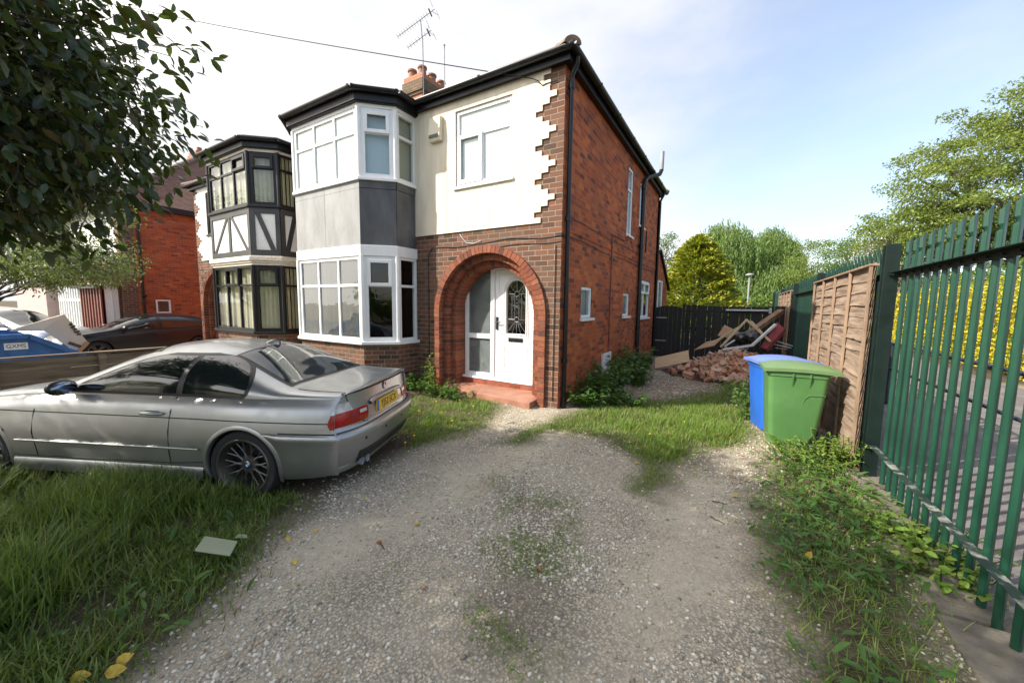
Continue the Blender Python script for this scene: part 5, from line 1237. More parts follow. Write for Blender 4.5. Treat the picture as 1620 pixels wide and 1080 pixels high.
COUPE = dict(x0=-1.015, x1=3.42,
  top=[(-1.015,0.985),(-0.88,1.005),(-0.62,1.010),(-0.42,1.030),(-0.20,1.115),(0.05,1.232),(0.28,1.318),(0.50,1.352),(0.85,1.372),(1.15,1.352),(1.40,1.282),(1.70,1.150),(2.02,0.985),(2.20,0.950),(2.6,0.905),(3.0,0.835),(3.25,0.765),(3.42,0.69)],
  shoulder=[(-1.015,0.935),(-0.5,0.930),(0.6,0.915),(2.0,0.890),(2.7,0.830),(3.2,0.72),(3.42,0.63)],
  width=[(-1.015,0.80),(-0.75,0.842),(-0.35,0.872),(0.0,0.880),(0.5,0.868),(1.6,0.866),(2.5,0.874),(2.9,0.862),(3.2,0.82),(3.42,0.76)],
  bottom=[(-1.015,0.34),(-0.8,0.27),(-0.45,0.22),(0.4,0.185),(2.3,0.185),(3.1,0.20),(3.42,0.24)],
  side=[(0,0.93),(0.06,0.965),(0.16,0.985),(0.36,0.996),(0.50,1.0),(0.64,0.992),(0.74,0.980),(0.86,0.958),(0.94,0.930),(1.0,0.885)],
  n=[(-1.015,3.2),(-0.5,3.0),(-0.25,2.4),(0.1,2.35),(0.9,2.5),(1.7,2.5),(2.1,3.0),(3.42,3.0)],
  tail=[(0.2,-0.90),(0.34,-0.945),(0.48,-1.005),(0.60,-1.02),(0.635,-1.012),(0.655,-0.965),(0.75,-0.955),(0.88,-0.930),(0.955,-0.925),(0.985,-0.945),(1.02,-0.93)],
  nose=[(0.2,3.36),(0.5,3.46),(0.7,3.38),(0.8,3.30)], tc=0.20, tw=-0.45, nc=0.35, nw=2.8)

def coupe():
    c = Car(COUPE); t = thing('parked_car', 'dirty silver two door coupe with mesh alloy wheels parked on the long grass', 'car', (BXY[0], BXY[1], -0.158), BXY[2])
    c.body('body', M['silver'], t, ((0.0, 0.325), (2.725, 0.325)), 0.352)
    # glazing: dark surround first, panes set 2 mm proud of it
    fa = spl([(0.90,1.90),(0.945,1.84),(1.06,1.58),(1.17,1.32),(1.25,1.08),(1.285,0.90)]); fb = spl([(0.90,0.08),(0.93,0.015),(0.97,-0.02),(1.03,-0.03),(1.09,-0.005),(1.16,0.06),(1.21,0.14),(1.255,0.28),(1.285,0.50)])
    for sd_ in (1, -1):
     sg = MB(); c.side_patch(sg, fa, fb, 0.918, 1.285, 0.003, 40, 26, (sd_,)); sf = sg.build('side_window', M['trim'], t, smooth=60)
     g1 = MB(); c.side_patch(g1, lambda z: fa(z)-0.045, lambda z: 0.70+0.06*(z-0.92)/0.36*(-1), 0.945, 1.262, 0.005, 26, 22, (sd_,)); g1.build('door_glass', M['car_glass'], sf, smooth=60)
     g2 = MB(); c.side_patch(g2, lambda z: 0.635-0.05*(z-0.92)/0.36, lambda z: fb(z)+0.035, 0.945, 1.262, 0.005, 26, 22, (sd_,)); g2.build('quarter_glass', M['car_glass'], sf, smooth=60)
    w = MB(); c.top_patch(w, 1.99, 1.22, lambda x: float(np.interp(x, [1.2,2.0], [0.50,0.66])), 0.003, cu=-0.10); w.build('windscreen', M['car_glass'], t, smooth=60)
    yl = lambda x: float(np.interp(x, [-0.42,0.30], [0.655,0.51]))
    rb = MB(); c.top_patch(rb, 0.285, -0.395, yl, 0.003, cu=0.05); ro = rb.build('rear_window', M['trim'], t, smooth=60)
    rg = MB(); c.top_patch(rg, 0.255, -0.362, lambda x: yl(x)-0.035, 0.0055, cu=0.05); rg.build('rear_glass', M['rear_glass'], ro, smooth=60)
    s = MB()   # shut lines, plus the swage crease with its shade drawn as a dark line
    c.seam(s, [(0.685,0.915),(0.69,0.80),(0.70,0.62),(0.705,0.45),(0.70,0.32)]); c.seam(s, [(2.06,0.885),(2.10,0.75),(2.11,0.55),(2.08,0.33)])
    c.seam(s, [(x, 0.742) for x in np.linspace(-0.80, 2.6, 50)], 0.005, off=0.000); c.seam(s, [(x, 0.652) for x in np.linspace(-0.36, -1.01, 20)], 0.005)
    c.seam(s, [(0.36,0.355),(0.7,0.33),(1.3,0.325),(2.0,0.325),(2.33,0.33)], 0.004); c.seam(s, [(0.72,0.33),(0.72,0.20)], 0.003)
    tl = [c.tail_pt(y, z, 0.001) for y, z in ((-0.80,0.646),(-0.62,0.646),(0,0.646),(0.62,0.646),(0.80,0.646))]; ys_ = np.linspace(-0.79, 0.79, 34); s.tube([c.tail_pt(y, 0.646, 0.0) for y in ys_], 0.006, 6)
    s.tube([c.tail_pt(y, 0.972, 0.002) for y in np.linspace(-0.70, 0.70, 30)], 0.009, 6)
    for q in (1, -1):
        s.tube([c.tail_pt(q*y, z, 0.0) for y, z in ((0.655,0.97),(0.645,0.93),(0.625,0.885))], 0.004, 6); s.tube([c.tail_pt(q*y, z, 0.0) for y, z in ((0.50,0.735),(0.50,0.69),(0.485,0.672),(0.45,0.668))]+[c.tail_pt(y, 0.668, 0.0) for y in (q*0.2, 0)], 0.004, 6)
        s.tube([c.pt(x, 0.66-0.0*x, float(c.Z(x, 0.66)), q) for x in np.linspace(-0.42, -0.86, 8)], 0.0035, 6)
    s.build('shut_crease_line', M['seam'], t)
    st_ = MB()
    for z0, z1 in ((0.462, 0.492),): c.side_patch(st_, lambda z: 2.28, lambda z: 0.40, z0, z1, 0.013, 40, 3)
    for q in (1, -1): st_.tube([(x, q*(float(c.Y(x, 0.475))+0.010), 0.475) for x in np.linspace(0.40, 2.28, 30)], 0.011, 8)
    st_.build('side_moulding', M['silver'], t, smooth=50)
    sk = MB()   # side skirt lip
    for q in (1, -1):
        rows = [[(x, q*(float(c.Y(x, 0.30))+a), z) for a, z in ((0.0,0.30),(0.008,0.285),(0.010,0.225),(0.002,0.18),(-0.04,0.165))] for x in np.linspace(0.38, 2.34, 20)]; sk.grid(rows, q > 0)
    sk.build('side_skirt', M['silver'], t, smooth=50)
    hd = MB()
    for q in (1, -1):
        y = float(c.Y(0.86, 0.775)); hd.tube([(0.76,q*(y+0.004),0.775),(0.79,q*(y+0.028),0.779),(0.86,q*(y+0.031),0.78),(0.95,q*(y+0.026),0.779),(0.985,q*(y+0.004),0.776)], [0.012,0.018,0.020,0.018,0.012], 8)
    hd.build('door_handle', M['silver'], t, smooth=60)
    hb = MB(); c.side_patch(hb, lambda z: 0.945, lambda z: 0.80, 0.755, 0.795, 0.002, 8, 4); hb.build('handle_recess', M['trim'], t, smooth=60)
    for q in (1, -1):
        m_ = MB(); y = float(c.Y(1.76, 0.95)); m_.sphere((1.735, q*(y+0.115), 0.985), (0.055,0.115,0.072), 16, 10); m_.hexa([(1.70,q*(y-0.03)-0.02,0.925),(1.80,q*(y-0.03)-0.02,0.925),(1.80,q*(y+0.06)+0.01,0.94),(1.70,q*(y+0.06)+0.01,0.94),(1.70,q*(y-0.03)-0.02,0.965),(1.80,q*(y-0.03)-0.02,0.965),(1.80,q*(y+0.06)+0.01,0.97),(1.70,q*(y+0.06)+0.01,0.97)])
        mo = m_.build('door_mirror', M['trim'], t, smooth=50); g = MB(); g.sphere((1.700, q*(y+0.118), 0.985), (0.026,0.096,0.055), 16, 8); g.build('mirror_glass', M['mirror'], mo, smooth=60)
    # tail lamps wrap from the flank on to the boot
    for q in (1, -1):
        r = MB(); k = MB()
        def lamp(mb, za, zb, yin, xf, off, nz=8):
            rows = []
            for i in range(nz+1):
                z = za(0)+(zb(0)-za(0))*i/nz; row = []; yo = float(c.Y(c.x0, z)); yi = yin(z)
                for j in range(13): y = yi+(yo-yi)*j/12; row.append(c.tail_pt(q*y, z, off))
                xe = xf(z)
                for j in range(1, 11):
                    x = c.x0+(xe-c.x0)*j/10; yy = float(c.Y(x, z)); p_ = c.pt(x, yy, z, q); row.append((p_[0]-off*0.3, p_[1]+q*off, p_[2]))
                rows.append(row)
            mb.grid(rows, q < 0)
        xf = spl([(0.685,-0.83),(0.74,-0.79),(0.80,-0.82),(0.86,-0.87),(0.90,-0.93)])
        lamp(r, lambda a: 0.69, lambda a: 0.815, lambda z: float(np.interp(z, [0.69,0.71,0.80,0.815], [0.44,0.415,0.40,0.42])), xf, 0.007)
        lamp(k, lambda a: 0.815, lambda a: 0.895, lambda z: float(np.interp(z, [0.815,0.895], [0.60,0.63])), xf, 0.007)
        ro_ = r.build('tail_lamp', M['tail_red'], t, smooth=50); k.build('clear_lens', M['tail_clear'], ro_, smooth=50)
        rv = MB(); rv.grid([[c.tail_pt(q*y, z, 0.009) for y in np.linspace(0.43, 0.53, 5)] for z in (0.765, 0.78, 0.795)], q < 0); rv.build('reversing_lens', M['tail_clear'], ro_)
    # number plate, boot handle, emblem, valance, exhausts, parking sensors, aerial
    cs, sn = 0, 0; px = float(c.tail(0.755))-0.010
    pb = MB(); pb.box(px-0.003, px+0.01, -0.255, 0.255, 0.698, 0.812); po = pb.build('number_plate', M['plate_yellow'], t, bevel=0.002)
    eb = MB(); eb.box(px-0.0045, px-0.003, 0.212, 0.256, 0.698, 0.812); eb.build('plate_band', M['plate_blue'], po)
    Mt = Matrix.Translation((px-0.0042, -0.018, 0.755)) @ Matrix(((0,0,-1,0),(-1,0,0,0),(0,1,0,0),(0,0,0,1)))
    text_part('plate_text', 'YJ52 SCX', 0.108, M['ink'], po, Mt, 0.0008, 0.86)
    bh = MB(); bh.grid([[(float(c.tail(0.83))-d, y, z-0.02*(abs(y)/0.36)**4) for y in np.linspace(-0.36, 0.36, 25)] for d, z in ((0.0,0.862),(0.022,0.850),(0.026,0.836),(0.018,0.824),(0.0,0.822))], True); bh.build('boot_handle', M['silver'], t, smooth=60)
    roundel(t, Matrix.Translation((float(c.tail(0.915))-0.003, 0, 0.912)) @ Matrix.Rotation(-PI/2, 4, 'Y') @ Matrix.Rotation(R(5), 4, 'X'), 0.040)
    va = MB(); va.grid([[c.tail_pt(y, z, o_) for y in np.linspace(-0.50, 0.60, 24)] for z, o_ in ((0.43,0.014),(0.42,0.022),(0.34,0.022),(0.30,0.010))], True); va.build('rear_valance', M['trim'], t, smooth=50)
    bm_ = MB(); rows = []
    for z, off in ((0.648,0.0),(0.642,0.016),(0.628,0.024),(0.60,0.026),(0.565,0.018),(0.55,0.016),(0.42,0.016),(0.30,0.012),(0.262,0.0)):
        xe = -0.045-math.sqrt(max(0.0, 0.352**2-(z-0.325)**2)); half = []; yo = float(c.Y(c.x0, z))
        for j in range(15): half.append(c.tail_pt(yo*j/14, z, off))
        for j in range(1, 15):
            x = c.x0+(xe-c.x0)*j/14; p_ = c.pt(x, float(c.Y(x, z)), z); k_ = min(1, (14-j)/2+0.3); half.append((p_[0]-off*0.4*(1-j/14), p_[1]+off*k_, p_[2]))
        rows.append([(a_, -b_, c_) for a_, b_, c_ in half[::-1]][:-1]+half)
    bm_.grid(rows, True); bm_.build('bumper', M['silver'], t, smooth=50)
    if False: bl = MB(); bl.grid([[c.tail_pt(y, z, o_) for y in np.linspace(-0.79, 0.79, 44)] for z, o_ in ((0.640,0.0),(0.638,0.022),(0.615,0.026),(0.59,0.020),(0.575,0.004))], True); bl.build('bumper_strip', M['silver'], t, smooth=50)
    for q in (0.53, 0.45):
        e = MB(); p_ = c.tail_pt(q, 0.31); e.lathe([(0.030,-0.25),(0.033,0.0),(0.036,0.004),(0.033,0.006),(0.028,0.0),(0.026,-0.15)], 20, Matrix.Translation((p_[0]-0.03, q, 0.30)) @ Matrix.Rotation(-PI/2, 4, 'Y')); e.build('exhaust_pipe', M['grey_pipe'], t, smooth=50)
    ps = MB()
    for y in (-0.55,-0.2,0.2,0.55): p_ = c.tail_pt(y, 0.54, 0.016); ps.lathe([(0.0,0.004),(0.013,0.004),(0.015,0.0)], 14, Matrix.Translation(p_) @ Matrix.Rotation(-PI/2, 4, 'Y'))
    ps.build('parking_sensor', M['trim'], t)
    an = MB(); z = float(c.Z(0.36, 0)); an.grid([[(0.42-0.17*u, w_*0.032*(1-u*0.55)*v, z-0.012*u+0.055*max(0, math.sin(PI*min(1, u*0.62+0.02)))*(1-abs(v)**1.6)) for v in np.linspace(-1, 1, 9)] for u in np.linspace(0, 1, 11) for w_ in (1,)]); an.build('roof_aerial', M['silver'], t, smooth=60)
    sd = MB(); c.side_patch(sd, lambda z: 2.52, lambda z: 2.41, 0.545, 0.57, 0.003, 6, 3); sd.build('side_repeater', M['trim'], t)
    for q in (1, -1):   # front lamps and grille
        hl = MB(); rows = [[(float(c.warp(3.36, 0.4+0.36*u, z))+0.012, q*(0.36+0.36*u), z) for u in np.linspace(0, 1, 10)] for z in (0.575, 0.62, 0.66)]; hl.grid(rows, q > 0); hl.build('headlight', M['lamp_glass'], t, smooth=60)
        kg = MB(); kg.sphere((float(c.nose(0.62))+0.0, q*0.11, 0.63), (0.03, 0.085, 0.06), 14, 8); kg.build('grille', M['trim'], t, smooth=60)
    for x, y, sg in ((0.0,0.748,1),(0.0,-0.748,-1),(2.725,0.742,1),(2.725,-0.742,-1)): wheel(t, x, y, 0.325, sg, 0.325, 0.245)
    it = MB(); it.box(-0.6, 2.9, -0.60, 0.60, 0.22, 0.30); it.build('floor_pan', M['seam'], t)
    return t
coupe()

def simple_car(name, label, loc, rz, paint, top, shoulder, x0, x1, wb, tail, fa, fb, zw, rt=0.32):
    sp = dict(COUPE); sp.update(x0=x0, x1=x1, top=top, shoulder=shoulder, tail=tail, tw=x0+0.5, nose=[(0.2,x1),(0.5,x1+0.05),(0.75,x1-0.03),(0.9,x1-0.12)], nw=x1-0.6, tc=0.22,
        width=[(x0,0.82),(x0+0.5,0.88),(0.3,0.90),(wb,0.90),(x1-0.4,0.86),(x1,0.74)], bottom=[(x0,0.34),(x0+0.4,0.24),(0.4,0.2),(wb-0.3,0.2),(x1,0.26)], n=[(x0,2.6),(wb-1.2,2.6),(wb-0.4,3),(x1,3)])
    c = Car(sp); t = thing(name, label, 'car', loc, rz); c.body('body', paint, t, ((0, rt), (wb, rt)), rt+0.035)
    f1, f2 = spl(fa), spl(fb)
    mid = (fa[0][1]+fb[0][1])/2+0.1
    for sd in (1, -1):
        sg = MB(); c.side_patch(sg, f1, f2, zw[0], zw[1], 0.003, sides=(sd,)); so = sg.build('side_window', M['trim'], t, smooth=60)
        g = MB(); c.side_patch(g, lambda z: f1(z)-0.06, lambda z: mid+0.05, zw[0]+0.03, zw[1]-0.03, 0.006, sides=(sd,)); g.build('door_glass', M['car_glass'], so, smooth=60)
        g = MB(); c.side_patch(g, lambda z: min(mid-0.05, f1(z)-0.1), lambda z: min(f2(z)+0.08, mid-0.06), zw[0]+0.03, zw[1]-0.03, 0.006, sides=(sd,)); g.build('rear_door_glass', M['car_glass'], so, smooth=60)
    w = MB(); xa, xb = fa[0][1]+0.18, fa[-1][1]+0.02; c.top_patch(w, xa, xb, lambda x: 0.60, 0.003, cu=-0.1); w.build('windscreen', M['car_glass'], t, smooth=60)
    s = MB(); c.seam(s, [(mid, zw[0]),(mid, 0.4)]); c.seam(s, [(fa[0][1]-0.02, zw[0]-0.02),(fa[0][1]+0.02, 0.4)]); c.seam(s, [(x, 0.70) for x in np.linspace(0.2, wb, 20)], 0.004); s.build('shut_crease_line', M['seam'], t)
    for q in (1, -1):
        m_ = MB(); x = fa[0][1]-0.15; y = float(c.Y(x, zw[0]+0.05)); m_.sphere((x, q*(y+0.11), zw[0]+0.07), (0.06,0.11,0.075), 14, 9); m_.beam((x, q*(y-0.05), zw[0]+0.03), (x, q*(y+0.06), zw[0]+0.04), 0.05, 0.04); m_.build('door_mirror', paint, t, smooth=50)
        h = MB(); y = float(c.Y(mid+0.15, 0.80)); h.tube([(mid+0.08,q*y,0.80),(mid+0.12,q*(y+0.03),0.80),(mid+0.25,q*(y+0.03),0.80),(mid+0.29,q*y,0.80)], 0.012, 8); h.build('door_handle', paint, t)
        hl = MB(); hl.grid([[(float(c.warp(x1-0.05, 0.42+0.32*u, z))+0.012, q*(0.40+0.34*u), z) for u in np.linspace(0, 1, 8)] for z in (0.60, 0.66, 0.72)], q > 0); hl.build('headlight', M['lamp_glass'], t, smooth=60)
    for x, sg_ in ((0,1),(0,-1),(wb,1),(wb,-1)): wheel(t, x, sg_*0.78, rt, sg_, rt, rt-0.09, 'five', emblem=False)
    return t
simple_car('parked_car', 'black hatchback parked beside the plain red gable wall', (-15.5, 0.45, -0.305), R(273), M['black_car'],
   [(-0.72,1.02),(-0.55,1.20),(-0.2,1.34),(0.3,1.42),(0.9,1.455),(1.3,1.43),(1.7,1.29),(2.3,1.02),(2.6,0.96),(3.1,0.86),(3.45,0.70)], [(-0.72,0.98),(0.5,0.94),(2.2,0.90),(3.0,0.80),(3.45,0.62)], -0.72, 3.45, 2.6,
   [(0.2,-0.68),(0.5,-0.76),(0.8,-0.72),(1.0,-0.66),(1.25,-0.5)], [(0.94,2.12),(1.1,1.80),(1.25,1.48),(1.36,1.2)], [(0.94,-0.2),(1.02,-0.25),(1.2,-0.05),(1.36,0.45)], (0.95,1.36))
simple_car('parked_car', 'pale silver estate car at the far left beyond the blue skip', (-20.0, -3.75, -0.33), R(29), M['white_car'],
   [(-0.85,1.10),(-0.6,1.40),(-0.2,1.55),(0.3,1.60),(1.0,1.60),(1.4,1.55),(1.8,1.36),(2.35,1.08),(2.6,1.03),(3.1,0.95),(3.5,0.76)], [(-0.85,1.02),(0.5,1.0),(2.2,0.98),(3.0,0.88),(3.5,0.66)], -0.85, 3.5, 2.67,
   [(0.2,-0.8),(0.5,-0.9),(0.8,-0.86),(1.0,-0.82),(1.4,-0.6)], [(1.0,2.2),(1.2,1.86),(1.35,1.58),(1.48,1.3)], [(1.0,-0.45),(1.1,-0.5),(1.3,-0.35),(1.48,0.0)], (1.01,1.48), 0.34)

# ------------------------------------------------------------------ builder's skip with an old white panel in it
M['skip_blue'] = pm('skip_blue', (0.018,0.115,0.36), 0.5, var=0.25, scale=4, col2=(0.05,0.17,0.42), bump=0.05)
M['white_board'] = pm('white_board', (0.60,0.47,0.34), 0.6, var=0.08, scale=3); M['raw_edge'] = pm('raw_edge', (0.50,0.24,0.08), 0.7, var=0.2); M['chip_dark'] = pm('chip_dark', (0.10,0.055,0.035), 0.8, var=0.4, scale=20)
SK = thing('waste_skip', 'blue metal builders skip with a sloping end and small white sign', 'skip', (-8.05, -4.70, -0.19))
b = MB(); prof = [(-1.3,0.10),(0.35,0.10),(1.02,0.86),(0.45,1.24),(-1.6,1.24),(-1.9,0.85)]   # long side in the yz plane
SY = Matrix(((0,1,0,0),(1,0,0,0),(0,0,1,0),(0,0,0,1)))
def skp(y, z, x): return (x, y, z)
for x0, x1 in ((0.72,0.75),(-0.75,-0.72)): b.prism([skp(y, z, x0) for y, z in prof], (x1-x0, 0, 0))
b.hexa([skp(0.35,0.10,-0.72),skp(0.37,0.10,-0.72),skp(0.37,0.10,0.72),skp(0.35,0.10,0.72),skp(1.00,0.86,-0.72),skp(1.02,0.86,-0.72),skp(1.02,0.86,0.72),skp(1.00,0.86,0.72)])
b.box(-0.72,0.72,-1.3,0.36,0.10,0.13); b.hexa([skp(-1.32,0.10,-0.72),skp(-1.30,0.10,-0.72),skp(-1.30,0.10,0.72),skp(-1.32,0.10,0.72),skp(-1.9,0.85,-0.72),skp(-1.88,0.85,-0.72),skp(-1.88,0.85,0.72),skp(-1.9,0.85,0.72)])
b.build('body', M['skip_blue'], SK)
for x in (0.775, -0.775):   # rims and stiffening ribs
    f = MB()
    f.beam(skp(-1.6,1.225,x), skp(0.46,1.225,x), 0.06, 0.075); f.beam(skp(0.44,1.225,x), skp(1.03,0.84,x), 0.06, 0.075); f.beam(skp(-1.3,0.73,x), skp(0.9,0.76,x), 0.05, 0.10)
    for y in (-0.95,-0.30,): f.beam(skp(y,0.12,x), skp(y,1.19,x), 0.045, 0.10, (0,1,0))
    f.tube([skp(0.12,0.66,x-0.01), skp(0.12,0.66,x+0.10)], 0.045, 12)
    f.build('rib', M['skip_blue'], SK, bevel=0.006)
sg = MB(); sg.box(0.752,0.758,0.20,0.43,1.02,1.125); so = sg.build('sign', M['upvc'], SK)
text_part('sign_text', 'GXMS', 0.085, M['ink'], so, Matrix.Translation((0.7585, 0.315, 1.073)) @ Matrix(((0,0,1,0),(1,0,0,0),(0,1,0,0),(0,0,0,1))), 0.0008, 0.85)
WB = thing('board', 'broken cream cupboard panel sticking up out of the blue skip', 'board', (-8.0, -4.3, 1.1))
P = lambda u, v, w: Vector((w, 0, 0))+Vector((0, 0.86, -0.50))*u+Vector((0, 0.42, 0.72))*v
p_ = [on_x(70,523,-7.75), on_x(122,558,-7.75), on_x(139,541,-7.75), on_x(103,499,-7.75)]; loc = Vector((-8.0,-4.3,1.1))
b = MB(); b.cur = 0; q = [Vector(k)-loc for k in p_]; b.prism(q, (-0.03,0,0)); b.cur = 1; b.beam(q[1]+Vector((0.01,0,0)), q[2]+Vector((0.01,0,0)), 0.05, 0.05)
b.cur = 0; q2 = [q[3], q[0], q[0]+Vector((-0.12,-0.34,0.0)), q[3]+Vector((-0.10,-0.07,-0.03))]; b.prism(q2, (0,0.0,0.025))
b.cur = 2
for i in range(5): c0 = q[2]*(0.55-0.09*i)+q[3]*(0.35+0.09*i)+q[1]*0.10; b.obox(c0+Vector((0.004,0,0)), (0.012, 0.05+0.02*(i%2), 0.035), (0.3*i,0.2,0))
b.cur = 2; b.obox(q[1]*0.72+q[3]*0.18+q[2]*0.10+Vector((0.004,0,0.0)), (0.01,0.20,0.05), (-0.55,0,0))
b.build('panel', [M['white_board'], M['raw_edge'], M['chip_dark']], WB)

# ------------------------------------------------------------------ rubble and timber heap at the end of the passage
M['rubble'] = island_mat('rubble', [(0.20,0.085,0.05),(0.38,0.18,0.105),(0.50,0.28,0.175),(0.28,0.115,0.065),(0.50,0.35,0.24),(0.14,0.07,0.045),(0.58,0.44,0.32)], 0.92, noise=0.30, nscale=18, bump=0.4, by_object=True)
M['rubble_dust'] = pm('rubble_dust', (0.060,0.038,0.028), 0.95, var=0.4, scale=14, bump=0.6, col2=(0.13,0.085,0.062))
HX, HY = 2.25, 5.55
def heap(x, y): return 0.50*np.exp(-(((x-HX-0.25)/0.75)**2+((y-HY-0.5)/0.9)**2))+0.31*np.exp(-(((x-HX+0.12)/0.90)**2+((y-HY+0.40)/0.62)**2))
hx = np.linspace(0.5, 3.55, 60); hy = np.linspace(4.0, 7.9, 70); AX, AY = np.meshgrid(hx, hy, indexing='ij'); hz = gz(AX, AY)-0.03+heap(AX, AY)+0.05*(fbm(AX, AY, 5, 70)-0.5)*np.clip(heap(AX, AY)*6, 0, 1)
ii = np.arange(60*70).reshape(60, 70); o = np_obj('rubble_heap', np.stack([AX, AY, hz], -1).reshape(-1, 3), np.stack([ii[:-1,:-1], ii[1:,:-1], ii[1:,1:], ii[:-1,1:]], -1).reshape(-1, 4), M['rubble_dust'], smooth=True)
tag(o, 'mound of brick dust and small rubble under the broken bricks', 'rubble', kind='stuff')
M['debris'] = pm('debris', (0.42,0.33,0.24), 0.8, var=0.5, scale=3, col2=(0.60,0.57,0.52)); protos = []
for i in range(7):
    bm = bmesh.new(); bmesh.ops.create_cube(bm, size=1); sx = random.uniform(0.09, 0.23)
    bmesh.ops.scale(bm, vec=(sx, 0.105, 0.070), verts=bm.verts); bmesh.ops.subdivide_edges(bm, edges=bm.edges, cuts=1, use_grid_fill=True)
    for v in bm.verts:
        k = 0.006 if v.co.x < sx*0.3 else 0.026; v.co += Vector((random.uniform(-k, k), random.uniform(-0.009, 0.009), random.uniform(-0.007, 0.007)))
    me = bpy.data.meshes.new('broken_brick'); bm.to_mesh(me); bm.free(); me.materials.append(M['rubble']); protos.append(me)
pts = []
while len(pts) < 250:
    x = rng.normal(HX-0.08, 0.62); y = rng.normal(HY-0.55, 0.48)
    if 1.0 < x < 3.35 and 4.0 < y < 7.0 and heap(x, y) > 0.025: pts.append((x, y))
for i, (x, y) in enumerate(pts):
    o = bpy.data.objects.new('broken_brick', protos[i % 7]); COL.objects.link(o)
    z = float(gz(x, y)+heap(x, y))+0.02+random.uniform(-0.01, 0.06); s = random.uniform(0.85, 1.4); o.scale = (s, s, s)
    o.location = (x, y, z); o.rotation_euler = (random.uniform(-0.9, 0.9), random.uniform(-0.9, 0.9), random.uniform(0, 6.3)); tag(o, 'broken red brick lying in the rubble heap by the black fence', 'brick', 'broken bricks in the rubble heap')
for i in range(26):
    x, y = rng.normal(HX+0.15, 0.5), rng.normal(HY+0.1, 0.5)
    if not (1.1 < x < 3.3 and 4.6 < y < 7.2): continue
    b = MB(); L_ = random.uniform(0.12, 0.42); b.obox((0,0,0), (L_, random.uniform(0.03, 0.09), 0.018)); o = b.build('wood_scrap', M['debris'], loc=(x, y, float(gz(x, y)+heap(x, y))+0.07+0.05*random.random()), bevel=0.002)
    o.rotation_euler = (random.uniform(-0.5,0.5), random.uniform(-0.5,0.5), random.uniform(0,6)); tag(o, 'small pale scrap of broken board in the rubble heap', 'scrap', 'wood scraps in the rubble heap')
M['ply'] = pm('ply', (0.55,0.37,0.21), 0.75, var=0.12, scale=4, stretch=(1,6,6)); M['ply_dark'] = pm('ply_dark', (0.36,0.21,0.11), 0.75, var=0.2, scale=4); M['new_timber'] = pm('new_timber', (0.50,0.37,0.22), 0.7, var=0.15, scale=6)
M['beam_wood'] = pm('beam_wood', (0.20,0.115,0.06), 0.8, var=0.35, scale=5); M['red_panel'] = pm('red_panel', (0.20,0.022,0.025), 0.7, var=0.3, scale=12, bump=0.3); M['bag'] = pm('bag', (0.012,0.012,0.013), 0.22, var=0.3, bump=0.8, bscale=14, spec=0.7)
M['plank_white'] = pm('plank_white', (0.55,0.53,0.50), 0.6, var=0.15, scale=6)
def slab(name, pix, y, th, mat, label, cat, group=None):   # a board given by its corners (each with its own depth)
    Ps = [Vector(on_y(u, v, yy)) for (u, v), yy in zip(pix, y)]; n = (Ps[1]-Ps[0]).cross(Ps[-1]-Ps[0]).normalized(); c = sum(Ps, Vector())/len(Ps)
    b = MB(); b.prism([p-c for p in Ps], n*th); o = b.build(name, mat, loc=c); return tag(o, label, cat, group)
def stick(name, a, b2, ya, yb, w, h, mat, label, cat='timber', group=None):
    A, B = Vector(on_y(*a, ya)), Vector(on_y(*b2, yb)); c = (A+B)/2; b = MB(); b.beam(A-c, B-c, w, h); o = b.build(name, mat, loc=c, bevel=0.004); return tag(o, label, cat, group)
slab('board', [(1036,583),(1091,572),(1089,554),(1037,566)], (5.0,5.15,5.3,5.12), 0.018, M['ply'], 'long tan chipboard strip leaning at the left end of the rubble', 'board')
slab('board', [(1135,531),(1165,537),(1178,530),(1146,514)], (6.5,6.5,6.7,6.75), 0.015, M['ply_dark'], 'square tan plywood sheet tilted against the black fence', 'board')
slab('board', [(1098,554),(1130,547),(1142,536),(1118,541)], (6.0,6.0,6.3,6.3), 0.015, M['ply_dark'], 'brown board end lying flat behind the bricks', 'board')
slab('board', [(1164,568),(1182,569),(1180,556),(1165,560)], (5.3,5.3,5.5,5.5), 0.02, M['ply_dark'], 'small brown board in front of the black bag', 'board')
stick('timber_beam', (1183,529), (1236,492), 6.2, 7.4, 0.16, 0.11, M['beam_wood'], 'thick brown timber beam leaning up to the palisade corner')
stick('timber', (1140,549), (1182,505), 5.9, 6.3, 0.035, 0.05, M['new_timber'], 'pale timber length slanting up to the left side of the peak')
stick('timber', (1181,506), (1219,540), 6.3, 6.0, 0.035, 0.05, M['new_timber'], 'pale timber length sloping down right from the peak')
stick('timber', (1188,508), (1206,527), 6.5, 6.4, 0.05, 0.045, M['new_timber'], 'short pale timber block crossing below the peak')
stick('timber', (1120,547), (1168,518), 6.1, 6.5, 0.03, 0.05, M['new_timber'], 'thin pale timber lying lowest across the heap')
stick('timber', (1146,548), (1178,528), 5.8, 6.3, 0.02, 0.04, M['plank_white'], 'thin whitish batten running beside the pale timbers')
TR = thing('window_frame', 'bent white plastic frame length lying over the heap', 'plastic frame', tuple(on_y(1190,546,5.8)))
b = MB(); o_ = Vector(TR.location); b.beam(Vector(on_y(1143,553,5.6))-o_, Vector(on_y(1190,546,5.8))-o_, 0.07, 0.05); b.build('long_arm', M['plank_white'], TR)
b = MB(); b.beam(Vector(on_y(1190,546,5.8))-o_, Vector(on_y(1227,513,6.3))-o_, 0.06, 0.05); b.build('short_arm', M['plank_white'], TR)
stick('plank', (1181,531), (1194,522), 6.2, 6.5, 0.10, 0.05, M['plank_white'], 'short white plank behind the black rubbish bag', 'plank')
